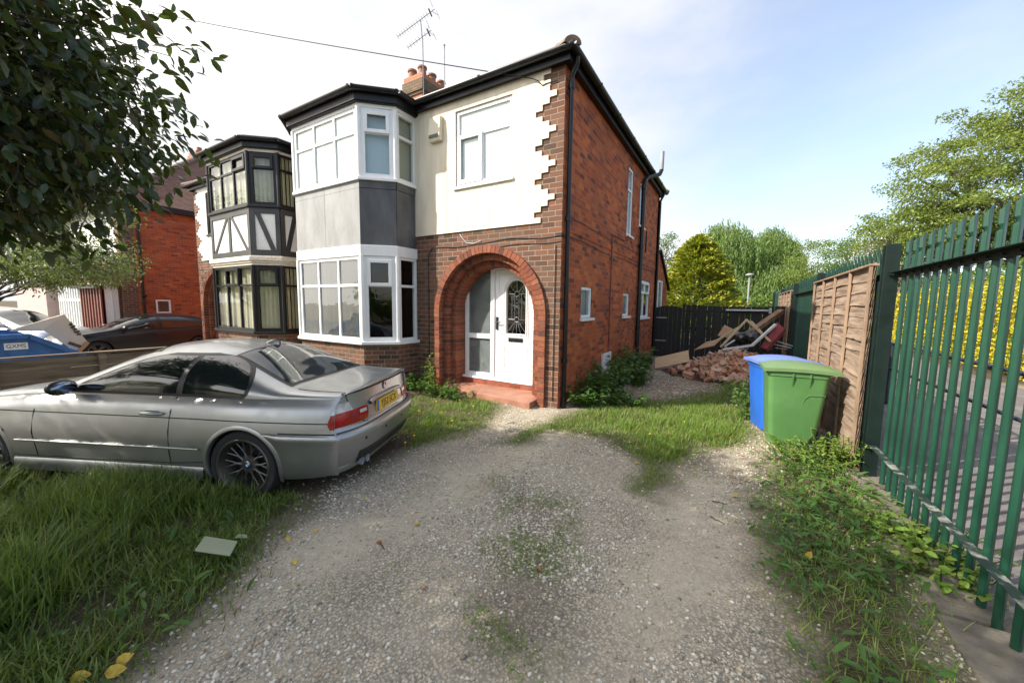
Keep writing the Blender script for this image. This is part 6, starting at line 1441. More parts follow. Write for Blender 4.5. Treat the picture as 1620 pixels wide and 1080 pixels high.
slab('red_panel', [(1206,553),(1215,556),(1244,524),(1232,513)], (6.1,6.0,6.4,6.5), 0.11, M['red_panel'], 'dark red upholstered panel leaning on the palisade', 'panel')
for k, (a, b2) in enumerate((((1226,545),(1250,550)), ((1230,540),(1252,547)), ((1228,550),(1247,553)))):
    stick('plank', a, b2, 6.4+0.1*k, 6.6+0.1*k, 0.10, 0.02, M['plank_white'], ('white plank lowest beside the wood panel', 'white plank uppermost beside the wood panel', 'white plank nearest the blue bin lid')[k], 'plank')
for (u, v, y, r, lb) in ((1173,536,6.2,0.20,'left black plastic rubbish sack in the timber heap'), (1188,534,6.1,0.20,'right black plastic rubbish sack in the timber heap')):
    b = MB(); b.sphere((0,0,0), (r*1.2,r,r*0.8), 18, 12, 0.18); tag(b.build('rubbish_bag', M['bag'], smooth=60, loc=on_y(u, v, y)), lb, 'rubbish bag')
stick('plaster_board', (1052,623), (1074,622), 2.6, 2.65, 0.16, 0.05, pm('plaster_chunk', (0.50,0.42,0.26), 0.9, var=0.25, scale=9, bump=0.5), 'pale yellow lump of plaster alone on the bare earth', 'plaster')
c = on_z(1128,599,-0.05); b = MB(); b.obox((0,0,0.02), (0.30,0.07,0.012), (0.05,0.1,0.1)); tag(b.build('plank', M['plank_white'], loc=c), 'short white strip lying at the foot of the bricks', 'plank')
# ------------------------------------------------------------------ houses further along on the left
def dpt(u, v, c): return Vector(CAM + ray(u, v)*c)
FH = thing('brick_house', 'house with plain red brick gable wall and brown hipped roof behind the black hatchback', 'house', (-17.3, 0, -0.35))
FT = Matrix.Translation((17.3, 0, 0.35))
X0, Y0, Y1, ZE = -17.3, -0.80, 8.4, 5.12
w = MB(FT); fr = ((X0,0,0),(0,1),(1,0)); wa, wb_ = on_x(246,474,X0), on_x(271,495,X0)
wall_rect(w, (X0,0,0), (0,1), (1,0), Y0+0.42, Y1, -0.6, ZE, [(wa[1], wb_[1], wb_[2], wa[2])], 0.2)
w.build('gable_wall', M['brick_far'], FH)
q = MB(FT)
for k in range(66):
    z = -0.35+0.083*k
    if z > ZE-0.08: break
    q.box(X0-0.28-0.10*(k % 3), X0+0.002, Y0, Y0+0.42, z, z+0.083)
q.build('corner_bricks', M['brick_front'], FH)
f = MB(FT); wall_rect(f, (0,Y0+0.02,0), (1,0), (0,-1), -24.0, X0, -0.6, ZE, [(-19.7,-18.5,3.5,4.8)], 0.2); fb = MB(FT); fb.box(-24.0,X0-0.22,Y1-0.2,Y1,-0.6,ZE); fb.build('rear_wall', M['brick_far'], FH); f.build('front_wall', M['render_white'], FH)
window(FH, ((0,Y0+0.02,0),(1,0),(0,-1)), -19.7, -18.5, 3.5, 4.8, [0.33,0.66], [], M['upvc'], M['glass'], M['blind_white'], sill=M['upvc'], T=FT)
window(FH, fr, wa[1], wb_[1], wb_[2], wa[2], [], [], M['upvc'], M['glass'], M['net'], T=FT, depth=0.01)
r = MB(FT); e0, e1, a0, a1, ez, pt = -24.3, X0+0.22, Y0-0.25, Y1+0.25, ZE+0.16, 0.80; ym = (a0+a1)/2; h = (ym-a0)*pt; xr = e1-(ym-a0)
r.add([(e0,a0,ez),(e1,a0,ez),(xr,ym,ez+h),(e0,ym,ez+h)], [(0,1,2,3)]); r.add([(e1,a0,ez),(e1,a1,ez),(xr,ym,ez+h)], [(0,1,2)]); r.add([(e1,a1,ez),(e0,a1,ez),(e0,ym,ez+h),(xr,ym,ez+h)], [(0,1,2,3)])
ro = r.build('roof', M['tile'], FH)
rd = MB(FT); rd.tube([(e1,a0,ez+0.03),(xr,ym,ez+h+0.04),(e0,ym,ez+h+0.04)], 0.11, 8); rd.build('ridge_tile', M['ridge'], ro, smooth=50)
b = MB(FT); b.box(X0+0.003,X0+0.24,a0,a1,ZE-0.05,ZE+0.15); b.box(-24.2,X0+0.003,Y0-0.26,Y0-0.02,ZE-0.05,ZE+0.15); b.build('fascia', M['black_frame'], FH)
p = MB(FT); p.tube([(X0+0.06,Y0+0.55,-0.4),(X0+0.06,Y0+0.55,ZE-0.05)], 0.045, 10); p.tube([(X0+0.06,Y0+0.55,1.75),(X0+0.30,Y0+0.55,1.80)], 0.05, 8); p.build('downpipe', M['black_plastic'], FH, smooth=40)
c = MB(FT); c.box(-22.2,-21.3,3.2,4.4,6.8,9.1); c.box(-22.25,-21.25,3.15,4.45,8.75,8.95); co = c.build('chimney', M['chimney_brick'], FH)
for yy in (3.5, 4.1):
    k = MB(FT); k.lathe([(0.13,9.05),(0.11,9.4),(0.09,9.4),(0.09,9.1)], 12, Matrix.Translation((-21.75,yy,0))); k.build('chimney_pot', M['pot'], co, smooth=40)
# glazed lean-to along the front with brown posts and a tiled canopy
pc = MB(FT); yv = Y0-0.5
M['brown_post'] = pm('brown_post', (0.17,0.045,0.028), 0.55, var=0.2)
for i, x in enumerate(np.linspace(-20.2, -17.55, 8)): pc.box(x-0.06, x+0.06, yv-0.05, yv+0.05, -0.4, 2.15)
pc.box(X0-0.25,X0-0.19,yv,yv+0.06,-0.4,2.15); pc.box(X0-0.25,X0-0.19,Y0-0.08,Y0-0.01,-0.4,2.15); pc.build('porch_post', M['brown_post'], FH)
ed = MB(FT); ed.box(X0-0.245,X0-0.20,yv+0.06,Y0-0.08,-0.35,2.1); ed.build('porch_door', M['upvc'], FH)
pw = MB(FT)
for i, x in enumerate(np.linspace(-23.9, -20.3, 10)): pw.box(x-0.045, x+0.045, yv-0.04, yv+0.04, -0.4, 2.15)
for z in (0.35, 1.55, 2.12): pw.box(-23.9, -20.3, yv-0.043, yv+0.03, z, z+0.08)
pw.box(-20.0,-17.7,yv+0.06,yv+0.09,-0.4,0.25); pw.box(-18.2,-17.7,yv+0.06,yv+0.10,-0.35,2.1); pw.build('porch_frame', M['upvc'], FH)
pg = MB(FT); pg.box(-23.9,-17.5,yv+0.0,yv+0.008,0.25,2.1); pg.build('porch_glass', M['glass'], FH)
pb = MB(FT)
for i in range(26): x = -23.8+0.245*i; pb.box(x, x+0.20, yv+0.22+0.02*(i % 2), yv+0.235+0.02*(i % 2), 0.1, 2.1)
pb.build('porch_blind', M['blind_white'], FH)
cn = MB(FT); cn.add([(-20.6,yv-0.25,2.18),(X0+0.06,yv-0.25,2.18),(X0-0.35,Y0-0.01,3.15),(-20.3,Y0-0.01,3.15),(X0+0.06,Y0-0.01,2.18)], [(0,1,2,3),(1,4,2)]); cn.build('canopy_roof', M['red_tile'], FH)
cb = MB(FT); cb.box(-20.6,X0+0.05,yv-0.24,yv-0.21,2.03,2.17); cb.box(-23.95,-20.6,yv-0.1,Y0,2.18,2.24); cb.build('canopy_board', M['black_frame'], FH)
# last house, seen as a sliver
LH = thing('terraced_house', 'pale pinkish house with black and white timber panels at the far left edge', 'house', (-28, 0, -0.4))
LT = Matrix.Translation((28, 0, 0.4)); M['pink_wall'] = pm('pink_wall', (0.42,0.32,0.30), 0.9, var=0.1)
b = MB(LT); b.box(-32,-24.6,-1.6,8,-0.6,2.3); b.build('lower_wall', M['pink_wall'], LH)
b = MB(LT); b.box(-32,-24.6,-1.6,8,2.3,5.2); b.build('upper_wall', M['render_white'], LH)
b = MB(LT)
for x in np.linspace(-31.8,-24.8,8): b.box(x-0.35,x+0.12,-1.64,-1.60,2.35,4.0)
b.box(-32,-24.6,-1.65,-1.60,2.25,2.4); b.box(-24.6,-24.55,-1.6,8,2.3,4.0); b.build('timber_frame', M['black_frame'], LH)
b = MB(LT); b.add([(-32.3,-1.9,5.2),(-24.3,-1.9,5.2),(-28,3.2,8.8),(-32.3,3.2,8.8),(-24.3,8.3,5.2),(-32.3,8.3,5.2)], [(0,1,2,3),(1,4,2),(4,5,3,2)]); b.build('roof', M['tile'], LH)

# ------------------------------------------------------------------ trees and plants
M['bark'] = pm('bark', (0.060,0.045,0.032), 0.95, var=0.4, scale=6, bump=0.6, bscale=30, stretch=(3,3,0.6)); M['bark_grey'] = pm('bark_grey', (0.14,0.12,0.095), 0.95, var=0.4, scale=6, bump=0.5, bscale=30, stretch=(3,3,0.6))
M['leaf_dark'] = island_mat('leaf_dark', [(0.010,0.022,0.008),(0.018,0.036,0.011),(0.026,0.050,0.014),(0.04,0.066,0.018),(0.020,0.038,0.016),(0.065,0.085,0.022),(0.03,0.04,0.012),(0.10,0.055,0.014)], 0.32, trans=0.22, noise=0.2, nscale=14, spec=0.5, tint=(0.16,0.24,0.03))
M['leaf_pale'] = island_mat('leaf_pale', [(0.04,0.06,0.018),(0.07,0.10,0.03),(0.12,0.15,0.05),(0.20,0.22,0.11),(0.34,0.34,0.24)], 0.55, trans=0.25, noise=0.2)
M['leaf_willow'] = island_mat('leaf_willow', [(0.06,0.11,0.025),(0.09,0.155,0.035),(0.13,0.205,0.05),(0.17,0.25,0.07),(0.20,0.28,0.09)], 0.5, trans=0.35, noise=0.2)
M['leaf_gold'] = island_mat('leaf_gold', [(0.05,0.09,0.014),(0.16,0.20,0.02),(0.32,0.33,0.03),(0.44,0.42,0.04),(0.52,0.46,0.05)], 0.6, trans=0.22, noise=0.25)
M['leaf_spring'] = island_mat('leaf_spring', [(0.085,0.125,0.025),(0.125,0.18,0.035),(0.17,0.23,0.048),(0.23,0.28,0.07)], 0.5, trans=0.40, noise=0.2, tint=(0.38,0.46,0.08))
M['leaf_mid'] = island_mat('leaf_mid', [(0.045,0.085,0.016),(0.07,0.125,0.022),(0.10,0.17,0.03),(0.14,0.21,0.04)], 0.5, trans=0.32, noise=0.2)
M['leaf_haw'] = island_mat('leaf_haw', [(0.05,0.08,0.02),(0.09,0.13,0.03),(0.13,0.17,0.05),(0.55,0.53,0.45),(0.68,0.66,0.58)], 0.55, trans=0.25, noise=0.15)
M['leaf_yellow'] = island_mat('leaf_yellow', [(0.08,0.12,0.015),(0.36,0.31,0.015),(0.54,0.44,0.015),(0.64,0.52,0.02),(0.68,0.56,0.05)], 0.55, trans=0.25, noise=0.15, tint=(0.7,0.5,0.02))
M['leaf_bramble'] = island_mat('leaf_bramble', [(0.030,0.070,0.015),(0.048,0.105,0.020),(0.070,0.14,0.026),(0.105,0.175,0.034)], 0.42, trans=0.25, noise=0.25)

def clumps(n, c, r, shell=0.55, zmin=None):
    P = rdir(n)*((shell**3+(1-shell**3)*rng.random(n))**(1/3))[:, None]*np.array(r)+np.array(c)
    P += 0.15*np.array(r)*rdir(n)*rng.random(n)[:, None]
    if zmin is not None: P = P[P[:, 2] > zmin]
    return P
def crown_leaves(C, per, cr, L, wr, flat=0.6, droop=0.3, center=None):
    n = len(C)*per; c = np.repeat(C, per, axis=0); s = np.repeat(0.55+0.75*rng.random(len(C)), per)
    off = rdir(n)*(rng.random(n)**0.45)[:, None]*cr*0.95*s[:, None]; off[:, 2] *= flat; P = c+off
    ctr = np.mean(C, axis=0) if center is None else np.array(center); out = P-ctr; out /= np.linalg.norm(out, axis=1, keepdims=True)+1e-6
    D = out*0.6+rdir(n)*0.9+np.array([0, 0, -droop]); N = rdir(n)*0.7+np.array([0, 0, 0.9])
    Ls = L*(0.6+0.7*rng.random(n)); return P, D, N, Ls, Ls*wr
def limb(mb, a, b, r0, r1, n=6, sag=0.0, wob=0.06):
    a = Vector(a); b = Vector(b); L = (b-a).length; pts = []; rr = []
    for i in range(n+1):
        t = i/n; q = a.lerp(b, t)+Vector((random.uniform(-1,1), random.uniform(-1,1), random.uniform(-0.6,0.6)))*(wob*L*math.sin(PI*t)*0.5); q.z += sag*math.sin(PI*t)*L; pts.append(q); rr.append(r0+(r1-r0)*t)
    mb.tube(pts, rr, 7 if r0 > 0.03 else 5); return pts
def tree(name, label, base, ells, per, cr, L, wr, leaf, bark, tr=0.16, nl=16, group=None, flat=0.6, droop=0.3, rich=False, twigs=0, split=None, shell=0.55, cat='tree'):
    base = Vector(base); t = thing(name, label, cat, base, 0, group); bo = np.array(base); C = np.concatenate([clumps(n, np.array(c)-bo, r, shell) for c, r, n in ells])
    P, D, N, Ls, Ws = crown_leaves(C, per, cr, L, wr, flat, droop); leaf_obj('crown', leaf, t, P, D, N, Ls, Ws, rich=rich)
    b = MB(); top = Vector(np.mean(C, axis=0)); sp = Vector(split)-base if split else Vector((top.x*0.35, top.y*0.35, top.z*0.55))
    pts = limb(b, (0,0,-0.2), sp, tr*1.15, tr*0.8, 6, 0, 0.05)
    tops = random.sample(range(len(C)), min(nl, len(C))); mains = []
    for i in tops:
        e = Vector(C[i]); st_ = pts[-1] if random.random() < 0.6 else pts[-2]; mains.append(limb(b, st_, st_.lerp(e, 0.95), tr*0.5, tr*0.08, 7, 0.05, 0.12))
    b.build('trunk', bark, t, smooth=50)
    if twigs:
        tw = MB()
        for i in random.sample(range(len(C)), min(twigs, len(C))):
            e = Vector(C[i]); m_ = min((q for l in mains for q in l[2:]), key=lambda q: (q-e).length); limb(tw, m_, e, tr*0.10+0.004, 0.004, 6, 0.03, 0.12)
            for _ in range(3): limb(tw, e.lerp(m_, 0.3*random.random()), e+Vector(rdir(1)[0])*cr*0.8, 0.005, 0.0025, 3, 0, 0.2)
        tw.build('twigs', bark, t)
    return t

# the big leafy tree that hangs into the picture from the left (its trunk stands outside the frame)
tree('broadleaf_tree', 'large dark green broadleaf tree hanging over the left foreground', (-3.6,-8.1,-0.1),
     [((-3.1,-6.9,4.1),(2.3,2.1,1.8),400), ((-2.40,-5.15,3.2),(1.30,1.10,1.22),340), ((-5.7,-7.7,4.4),(2.5,2.1,2.0),230), ((-1.5,-7.7,4.1),(2.0,1.6,1.5),260)], 40, 0.50, 0.100, 0.50, M['leaf_dark'], M['bark'], 0.22, 26, flat=0.6, droop=0.55, rich=True, twigs=520, split=(-3.2,-7.4,2.6), shell=0.25)
tree('small_leaved_tree', 'small leaved grey green tree drooping in front of the white fronted house', (-15.2,-4.7,-0.3), [((-13.6,-3.1,3.7),(2.3,1.6,1.7),120), ((-12.9,-2.95,2.5),(2.0,1.2,0.5),80)], 110, 0.55, 0.085, 0.42, M['leaf_pale'], M['bark'], 0.055, 20, droop=0.5, twigs=60)

# beyond the back fence
def conifer(name, label, base, H, rad, n, leaf):
    base = Vector(base); t = thing(name, label, 'tree', base); Ps = []; Ds = []; b = MB(); limb(b, (0,0,-0.1), (0,0,H*0.9), 0.13, 0.02, 8, 0, 0.01)
    for i in range(n):
        f = rng.random()**0.75; z = H*(0.08+0.92*f); prof = rad*((1-f)**0.55)*(0.70+0.45*min(1, f/0.12)); a = rng.uniform(0, 2*PI); r = prof*(0.78+0.32*rng.random()); tip = np.array([r*math.cos(a), r*math.sin(a), z])
        k = 46; u = rng.random(k)**0.6; axis_ = np.array([math.cos(a), math.sin(a), 0.35]); cc = tip-axis_*((1-u)*0.75)[:, None]*min(1, prof+0.3)+rng.normal(size=(k,3))*np.array([0.10,0.10,0.05])*(1.2-u)[:, None]
        Ps.append(cc); Ds.append(np.tile(axis_, (k,1))+0.5*rdir(k))
        if i % 9 == 0: limb(b, (0,0,z*0.92), tip*0.85+np.array([0,0,z*0.1]), 0.022, 0.006, 4)
    P = np.concatenate(Ps); D = np.concatenate(Ds); Ls = 0.15*(0.6+0.8*rng.random(len(P))); leaf_obj('crown', leaf, t, P, D, rdir(len(P))+np.array([0,0,0.8]), Ls, Ls*0.42); b.build('trunk', M['bark'], t, smooth=50)
    return t
cb_ = dpt(1100, 486, 17.0); conifer('golden_conifer', 'golden green conifer with a rounded cone shape behind the black gate', (cb_.x, cb_.y, -0.2), 4.95, 2.05, 760, M['leaf_gold'])
def willow(label, u, vtop, c, hw, n, group='weeping willows beyond the back fence'):
    top = dpt(u, vtop, c); H = top.z+0.2; base = Vector((top.x, top.y, -0.2)); t = thing('weeping_willow', label, 'tree', base, 0, group)
    Ps = []; Ds = []; Ls = []; b = MB(); limb(b, (0,0,0), (0.2,0,H*0.55), 0.40, 0.26, 6, 0, 0.04)
    for i in range(n):
        a = rng.uniform(0, 2*PI); rr = hw*math.sqrt(rng.random()); x, y = rr*math.cos(a), rr*math.sin(a); zt_ = H*(1-0.30*(rr/hw)**2.2)-0.9*rng.random()-0.6*math.sin(a*3+i*0.01)**2
        ln = (0.20+0.45*rng.random())*H*(0.5+0.5*rr/hw); k = int(ln/0.085); s = np.linspace(0, 1, k); bow = 0.35
        Ps.append(np.stack([x*(1+bow*0.2*s)+0.06*rng.normal(size=k), y*(1+bow*0.2*s)+0.06*rng.normal(size=k), zt_-ln*s], -1)); Ds.append(np.stack([0.25*rng.normal(size=k), 0.25*rng.normal(size=k), -np.ones(k)], -1)); Ls.append(0.20+0.16*rng.random(k))
        if i % 30 == 0: limb(b, (0.2,0,H*0.5), (x*0.9,y*0.9,zt_), 0.14, 0.03, 6, 0.08, 0.1)
    P = np.concatenate(Ps); D = np.concatenate(Ds); Ls = np.concatenate(Ls); leaf_obj('crown', M['leaf_willow'], t, P, D, rdir(len(P)), Ls, Ls*0.28); b.build('trunk', M['bark_grey'], t, smooth=50)
willow('tallest weeping willow, standing behind the golden conifer', 1150, 343, 36, 3.6, 620)
willow('second weeping willow, a little lower and right of the tallest', 1225, 352, 38, 2.9, 520)
willow('low drooping willow right of the lamp post, beside the light green trees', 1238, 408, 33, 2.6, 380)
willow('low drooping willow between the conifer and the lamp post', 1165, 430, 33, 2.4, 300)
def bg_tree(u, v, c, hw, hh, label, leaf, n, per, L, cr, name='leafy_tree', group='trees along the path beyond the fence', bark='bark_grey', nl=14, **k):
    q = dpt(u, v, c); tree(name, label, (q.x, q.y, -0.2), [((q.x, q.y, q.z), (hw, hw, hh), n)], per, cr, L, 0.5, leaf, M[bark], 0.13, nl, group, **k)
bg_tree(1300, 425, 30, 2.6, 2.1, 'round bright green tree right of the willows', M['leaf_spring'], 90, 90, 0.16, 0.9)
bg_tree(1345, 420, 27, 2.2, 2.0, 'olive green tree directly left of the tall palisade post', M['leaf_mid'], 70, 70, 0.15, 0.8)
bg_tree(1385, 400, 25, 1.7, 1.5, 'thin twiggy tree with few leaves just above the wooden panel', M['leaf_mid'], 30, 22, 0.13, 0.9, twigs=30)
bg_tree(1425, 405, 17, 1.35, 1.25, 'hawthorn with cream blossom above the wooden panel', M['leaf_haw'], 60, 90, 0.085, 0.55, 'hawthorn', 'hawthorns in blossom', twigs=40)
bg_tree(1490, 425, 18, 2.2, 1.5, 'hawthorn with sparse blossom behind the green pales', M['leaf_haw'], 90, 70, 0.085, 0.6, 'hawthorn', 'hawthorns in blossom', twigs=40)
q = dpt(1650, 285, 15.5)
tree('acacia_tree', 'tall airy yellow green tree at the right edge behind the palisade', (q.x+0.5, q.y, -0.2), [((q.x, q.y, q.z), (4.9,4.6,3.3), 300), ((q.x-2.9, q.y-0.5, q.z-1.9), (2.6,2.4,1.4), 130), ((q.x+0.6, q.y-0.3, q.z+2.2), (3.2,3.2,2.4), 130)], 170, 0.80, 0.13, 0.5, M['leaf_spring'], M['bark_grey'], 0.24, 40, flat=0.38, droop=0.25, twigs=240, shell=0.3)
bg_tree(1052, 392, 24, 0.9, 0.9, 'small dark tree glimpsed beside the house drainpipe', M['leaf_mid'], 24, 60, 0.12, 0.5)
bg_tree(1050, 455, 40, 6.0, 2.0, 'broad low trees filling the gap behind the conifer', M['leaf_mid'], 120, 60, 0.25, 1.3)
bg_tree(1300, 460, 45, 8.0, 2.6, 'broad low trees behind the willows', M['leaf_mid'], 160, 60, 0.28, 1.5)
# yellow hedge on the bank beside the path
GH = thing('golden_hedge', 'bright yellow flowering hedge on the bank beside the path', 'hedge', (8.9, 17, -0.1))
b = MB(); rows = []
for i in range(61):
    y = -11+22*i/60; row = []
    for j in range(13):
        th = PI*j/12; s = 0.9+0.12*math.sin(y*2.3+th*2)+0.08*math.sin(y*5.1+th*3); row.append((0.62*s*-math.cos(th)+0.2, y, 0.25+max(0, 2.35*s*math.sin(th)**0.55)))
    rows.append(row)
b.grid(rows); b.build('hedge_core', M['leaf_mid'], GH)  # added opaque core, so the hedge is not see-through
n = 42000; y = rng.uniform(-11, 11, n); th = rng.uniform(0, PI*0.75, n); s = 0.93+0.12*np.sin(y*2.3+th*2)+0.08*np.sin(y*5.1+th*3)+0.05*rng.normal(size=n)
P = np.stack([-0.66*s*np.cos(th)+0.2, y, 0.2+2.4*s*np.sin(th)**0.55*np.clip(rng.random(n)*1.6, 0.05, 1)**0.35], -1); low = rng.random(n) < 0.5; P[low, 2] = 0.15+2.3*rng.random(low.sum()); P[low, 0] = -0.50+0.16*rng.normal(size=low.sum())
Ls = 0.075*(0.6+0.8*rng.random(n)); leaf_obj('foliage', M['leaf_yellow'], GH, P, rdir(n)+np.array([-0.6,-0.2,0.2]), rdir(n)+np.array([-0.5,-0.4,0.5]), Ls, Ls*0.5)
HG = thing('hedge', 'green hedge rising behind the yellow flowering hedge', 'hedge', (10.6, 17, -0.1))
n = 30000; P = np.stack([0.8*rng.normal(size=n), rng.uniform(-11, 12, n), 3.3*rng.random(n)**0.7], -1); Ls = 0.11*(0.6+0.8*rng.random(n)); leaf_obj('foliage', M['leaf_mid'], HG, P, rdir(n), rdir(n)+np.array([0,0,0.6]), Ls, Ls*0.5)
b = MB()
for i in range(30): y = -11+0.77*i; limb(b, (0, y, 0), (random.uniform(-0.4,0.4), y+random.uniform(-0.3,0.3), 2.8), 0.04, 0.01)
b.build('stems', M['bark'], HG)
n = 22000; yy = rng.uniform(-30, 34, n); P = np.stack([yy, -22+1.2*rng.normal(size=n), 0.2+(3.0+1.4*np.sin(yy*0.35)+0.8*np.sin(yy*0.9))*rng.random(n)**0.6], -1); Ls = 0.34*(0.6+0.8*rng.random(n))
tag(leaf_obj('far_wood', M['leaf_mid'], None, P, rdir(n), rdir(n)+np.array([0,0,0.6]), Ls, Ls*0.5), 'line of trees across the road from the houses', 'wood', kind='stuff')
for (x, y, w_, hh) in ((3.5, 26, 9, 2.4), (-3, 22, 6, 2.0)):
    n = 9000; P = np.stack([x+w_*(rng.random(n)-0.5), y+0.6*rng.normal(size=n), hh*rng.random(n)**0.8], -1); Ls = 0.2*(0.6+0.8*rng.random(n))
    t = thing('hedge', 'green shrubbery seen between the boards of the black fence' if x > 0 else 'green shrubbery behind the golden conifer', 'hedge', (0,0,0)); leaf_obj('foliage', M['leaf_mid'], t, P, rdir(n), rdir(n), Ls, Ls*0.5)

def bush(name, label, spots, per, L, leaf, wr=0.55, stems=True, cat='plant', group=None):   # low plants: spots = (x, y, height, spread, stems)
    t = thing(name, label, cat, (spots[0][0], spots[0][1], float(gz(spots[0][0], spots[0][1]))), 0, group); o_ = np.array(t.location); P = []; D = []; N = []; b = MB()
    for (x, y, h, sp, ns) in spots:
        for _ in range(ns):
            a = rng.uniform(0, 2*PI); r = sp*math.sqrt(rng.random()); p0 = np.array([x+r*0.5*math.cos(a), y+r*0.5*math.sin(a), float(gz(x, y))])-o_; e = p0+np.array([r*0.9*math.cos(a), r*0.9*math.sin(a), h*(0.5+0.6*rng.random())])
            if stems: limb(b, p0, e, 0.005, 0.002, 4, 0.05, 0.1)
            k = per; u = 0.12+0.88*rng.random(k); c = p0+(e-p0)*u[:, None]; th = rng.uniform(0, 2*PI, k); d = np.stack([np.cos(th), np.sin(th), 0.25*rng.normal(size=k)], -1); P.append(c); D.append(d); N.append(np.array([0,0,1.0])+0.45*rdir(k))
    P = np.concatenate(P); D = np.concatenate(D); N = np.concatenate(N); Ls = L*(0.55+0.7*rng.random(len(P))); leaf_obj('leaves', leaf, t, P, D, N, Ls, Ls*wr, rich=True)
    if stems: b.build('stems', M['leaf_mid'], t)
    return t
bush('nettle_clump', 'low dark green nettles at the foot of the drainpipe corner', [(0.30,0.45,0.34,0.30,20),(0.34,1.1,0.52,0.34,30),(0.36,1.8,0.60,0.36,32),(0.75,1.0,0.25,0.32,14)], 20, 0.10, M['leaf_bramble'])
bush('bramble_bush', 'taller bramble bush against the side wall below the soil pipe', [(0.36,2.9,0.62,0.36,34),(0.36,3.6,0.72,0.34,34),(0.24,4.3,0.45,0.20,16),(0.55,2.7,0.4,0.34,20)], 20, 0.11, M['leaf_bramble'])
bush('climbing_plant', 'thin leafy stem growing up beside the left of the brick arch', [(-2.50,-0.22,0.95,0.06,4),(-2.46,-0.25,0.55,0.12,7)], 16, 0.075, M['leaf_spring'])
bush('weed_clump', 'leafy weeds at the corner between the bay and the porch', [(-2.75,-0.28,0.38,0.28,22),(-2.2,-0.36,0.28,0.3,20),(-1.75,-0.42,0.20,0.25,14),(-3.05,-0.75,0.35,0.3,18)], 15, 0.07, M['weed'])
bush('weed_clump', 'sunlit weeds round the wheel of the green bin', [(3.0,0.02,0.20,0.25,20),(3.35,0.0,0.30,0.25,26),(3.5,-0.12,0.34,0.2,22),(3.2,-0.25,0.18,0.3,18)], 15, 0.06, M['grass_short'], 0.35)
bush('weed_clump', 'leafy weeds left of the blue bin at the edge of the rubble', [(2.62,1.35,0.50,0.2,16),(2.55,2.2,0.45,0.25,18),(2.7,3.0,0.4,0.25,16)], 15, 0.075, M['leaf_bramble'])
kx, ky, _ = on_z(1480, 880, -0.07); bush('bindweed', 'heart leaved bindweed creeping over the kerb below the palings', [(kx,ky,0.26,0.22,22),(kx-0.12,ky+0.2,0.20,0.2,16),(kx-0.05,ky-0.3,0.22,0.22,16)], 12, 0.052, M['grass_short'], 0.8)
b = MB(); 
for i in range(46): p0 = Vector((-3.1+random.uniform(-0.3,0.25),-0.75+random.uniform(-0.2,0.2),-0.05)); limb(b, p0, p0+Vector((random.uniform(-0.35,0.35),random.uniform(-0.25,0.15),random.uniform(0.2,0.62))), 0.004, 0.002, 4, 0.05, 0.2)
M['dry_stem'] = pm('dry_stem', (0.26,0.19,0.12), 0.9, var=0.3); tag(b.build('dead_stems', M['dry_stem']), 'tangle of dry stems under the corner of the white bay', 'plant')

# ------------------------------------------------------------------ small things
M['flower'] = pm('flower', (0.75,0.52,0.01), 0.7, var=0.15)
fl = MB(); fl.tube([(0,0,-0.03),(0.006,0.003,0.06)], 0.0018, 5); fl.lathe([(0.0,0.056),(0.006,0.058),(0.017,0.066),(0.012,0.070),(0.0,0.069)], 10); d0 = None
for (u, v) in ((662,652),(690,640),(718,668),(655,690),(640,702),(700,655),(748,648),(676,676),(728,640),(1080,668),(1030,690)):
    if d0 is None: o = fl.build('dandelion', M['flower']); d0 = o
    else: o = d0.copy(); COL.objects.link(o)
    p_ = on_z(u, v, -0.04); o.location = (p_[0], p_[1], float(gz(p_[0], p_[1]))+0.02); o.rotation_euler = (random.uniform(-0.3,0.3), random.uniform(-0.3,0.3), 0); tag(o, 'yellow dandelion flower in the short grass', 'flower', 'dandelions in the grass')
for k, (u, v, u2, v2, lb) in enumerate(((1127,792,1150,797,'thin dark twig nearest the green bin on the gravel'),(1124,816,1146,828,'thin dark twig on the gravel left of the verge, lower one'),(600,856,608,868,'short brown twig on the middle of the drive'))):
    A_, B2 = Vector(on_z(u, v, -0.09)), Vector(on_z(u2, v2, -0.09)); c_ = (A_+B2)/2; tw = MB(); limb(tw, A_-c_, B2-c_, 0.005, 0.003, 5, 0.02, 0.15); tag(tw.build('twig', M['bark'], loc=(c_.x, c_.y, float(gz(c_.x, c_.y))+0.008)), lb, 'twig')
M['leaf_fallen'] = pm('leaf_fallen', (0.50,0.32,0.02), 0.6, var=0.3, scale=30, col2=(0.60,0.42,0.05)); M['leaf_brown'] = pm('leaf_brown', (0.30,0.10,0.04), 0.7, var=0.3, scale=30)
for (u, v, s, mt) in ((582,786,0.055,0),(656,834,0.07,0),(501,837,0.05,0),(453,850,0.065,0),(466,885,0.06,0),(1170,786,0.075,0),(1012,734,0.06,0),(856,906,0.06,1),(677,930,0.04,1),(605,860,0.06,1),(1395,850,0.07,0)):
    p_ = on_z(u, v, -0.1); p_[2] = float(gz(p_[0], p_[1]))+0.012; V, T = leaf_mesh(np.zeros((1,3)), rng.normal(size=(1,3))*np.array([1,1,0.1]), np.array([[0.2*rng.normal(),0.2*rng.normal(),1.0]]), s, s*0.55, rich=True)
    o = np_obj('fallen_leaf', V, T, M['leaf_brown' if mt else 'leaf_fallen']); o.location = p_; tag(o, 'russet fallen leaf lying on the gravel drive' if mt else 'yellow fallen leaf lying on the gravel drive', 'leaf', 'fallen russet leaves' if mt else 'fallen yellow leaves')
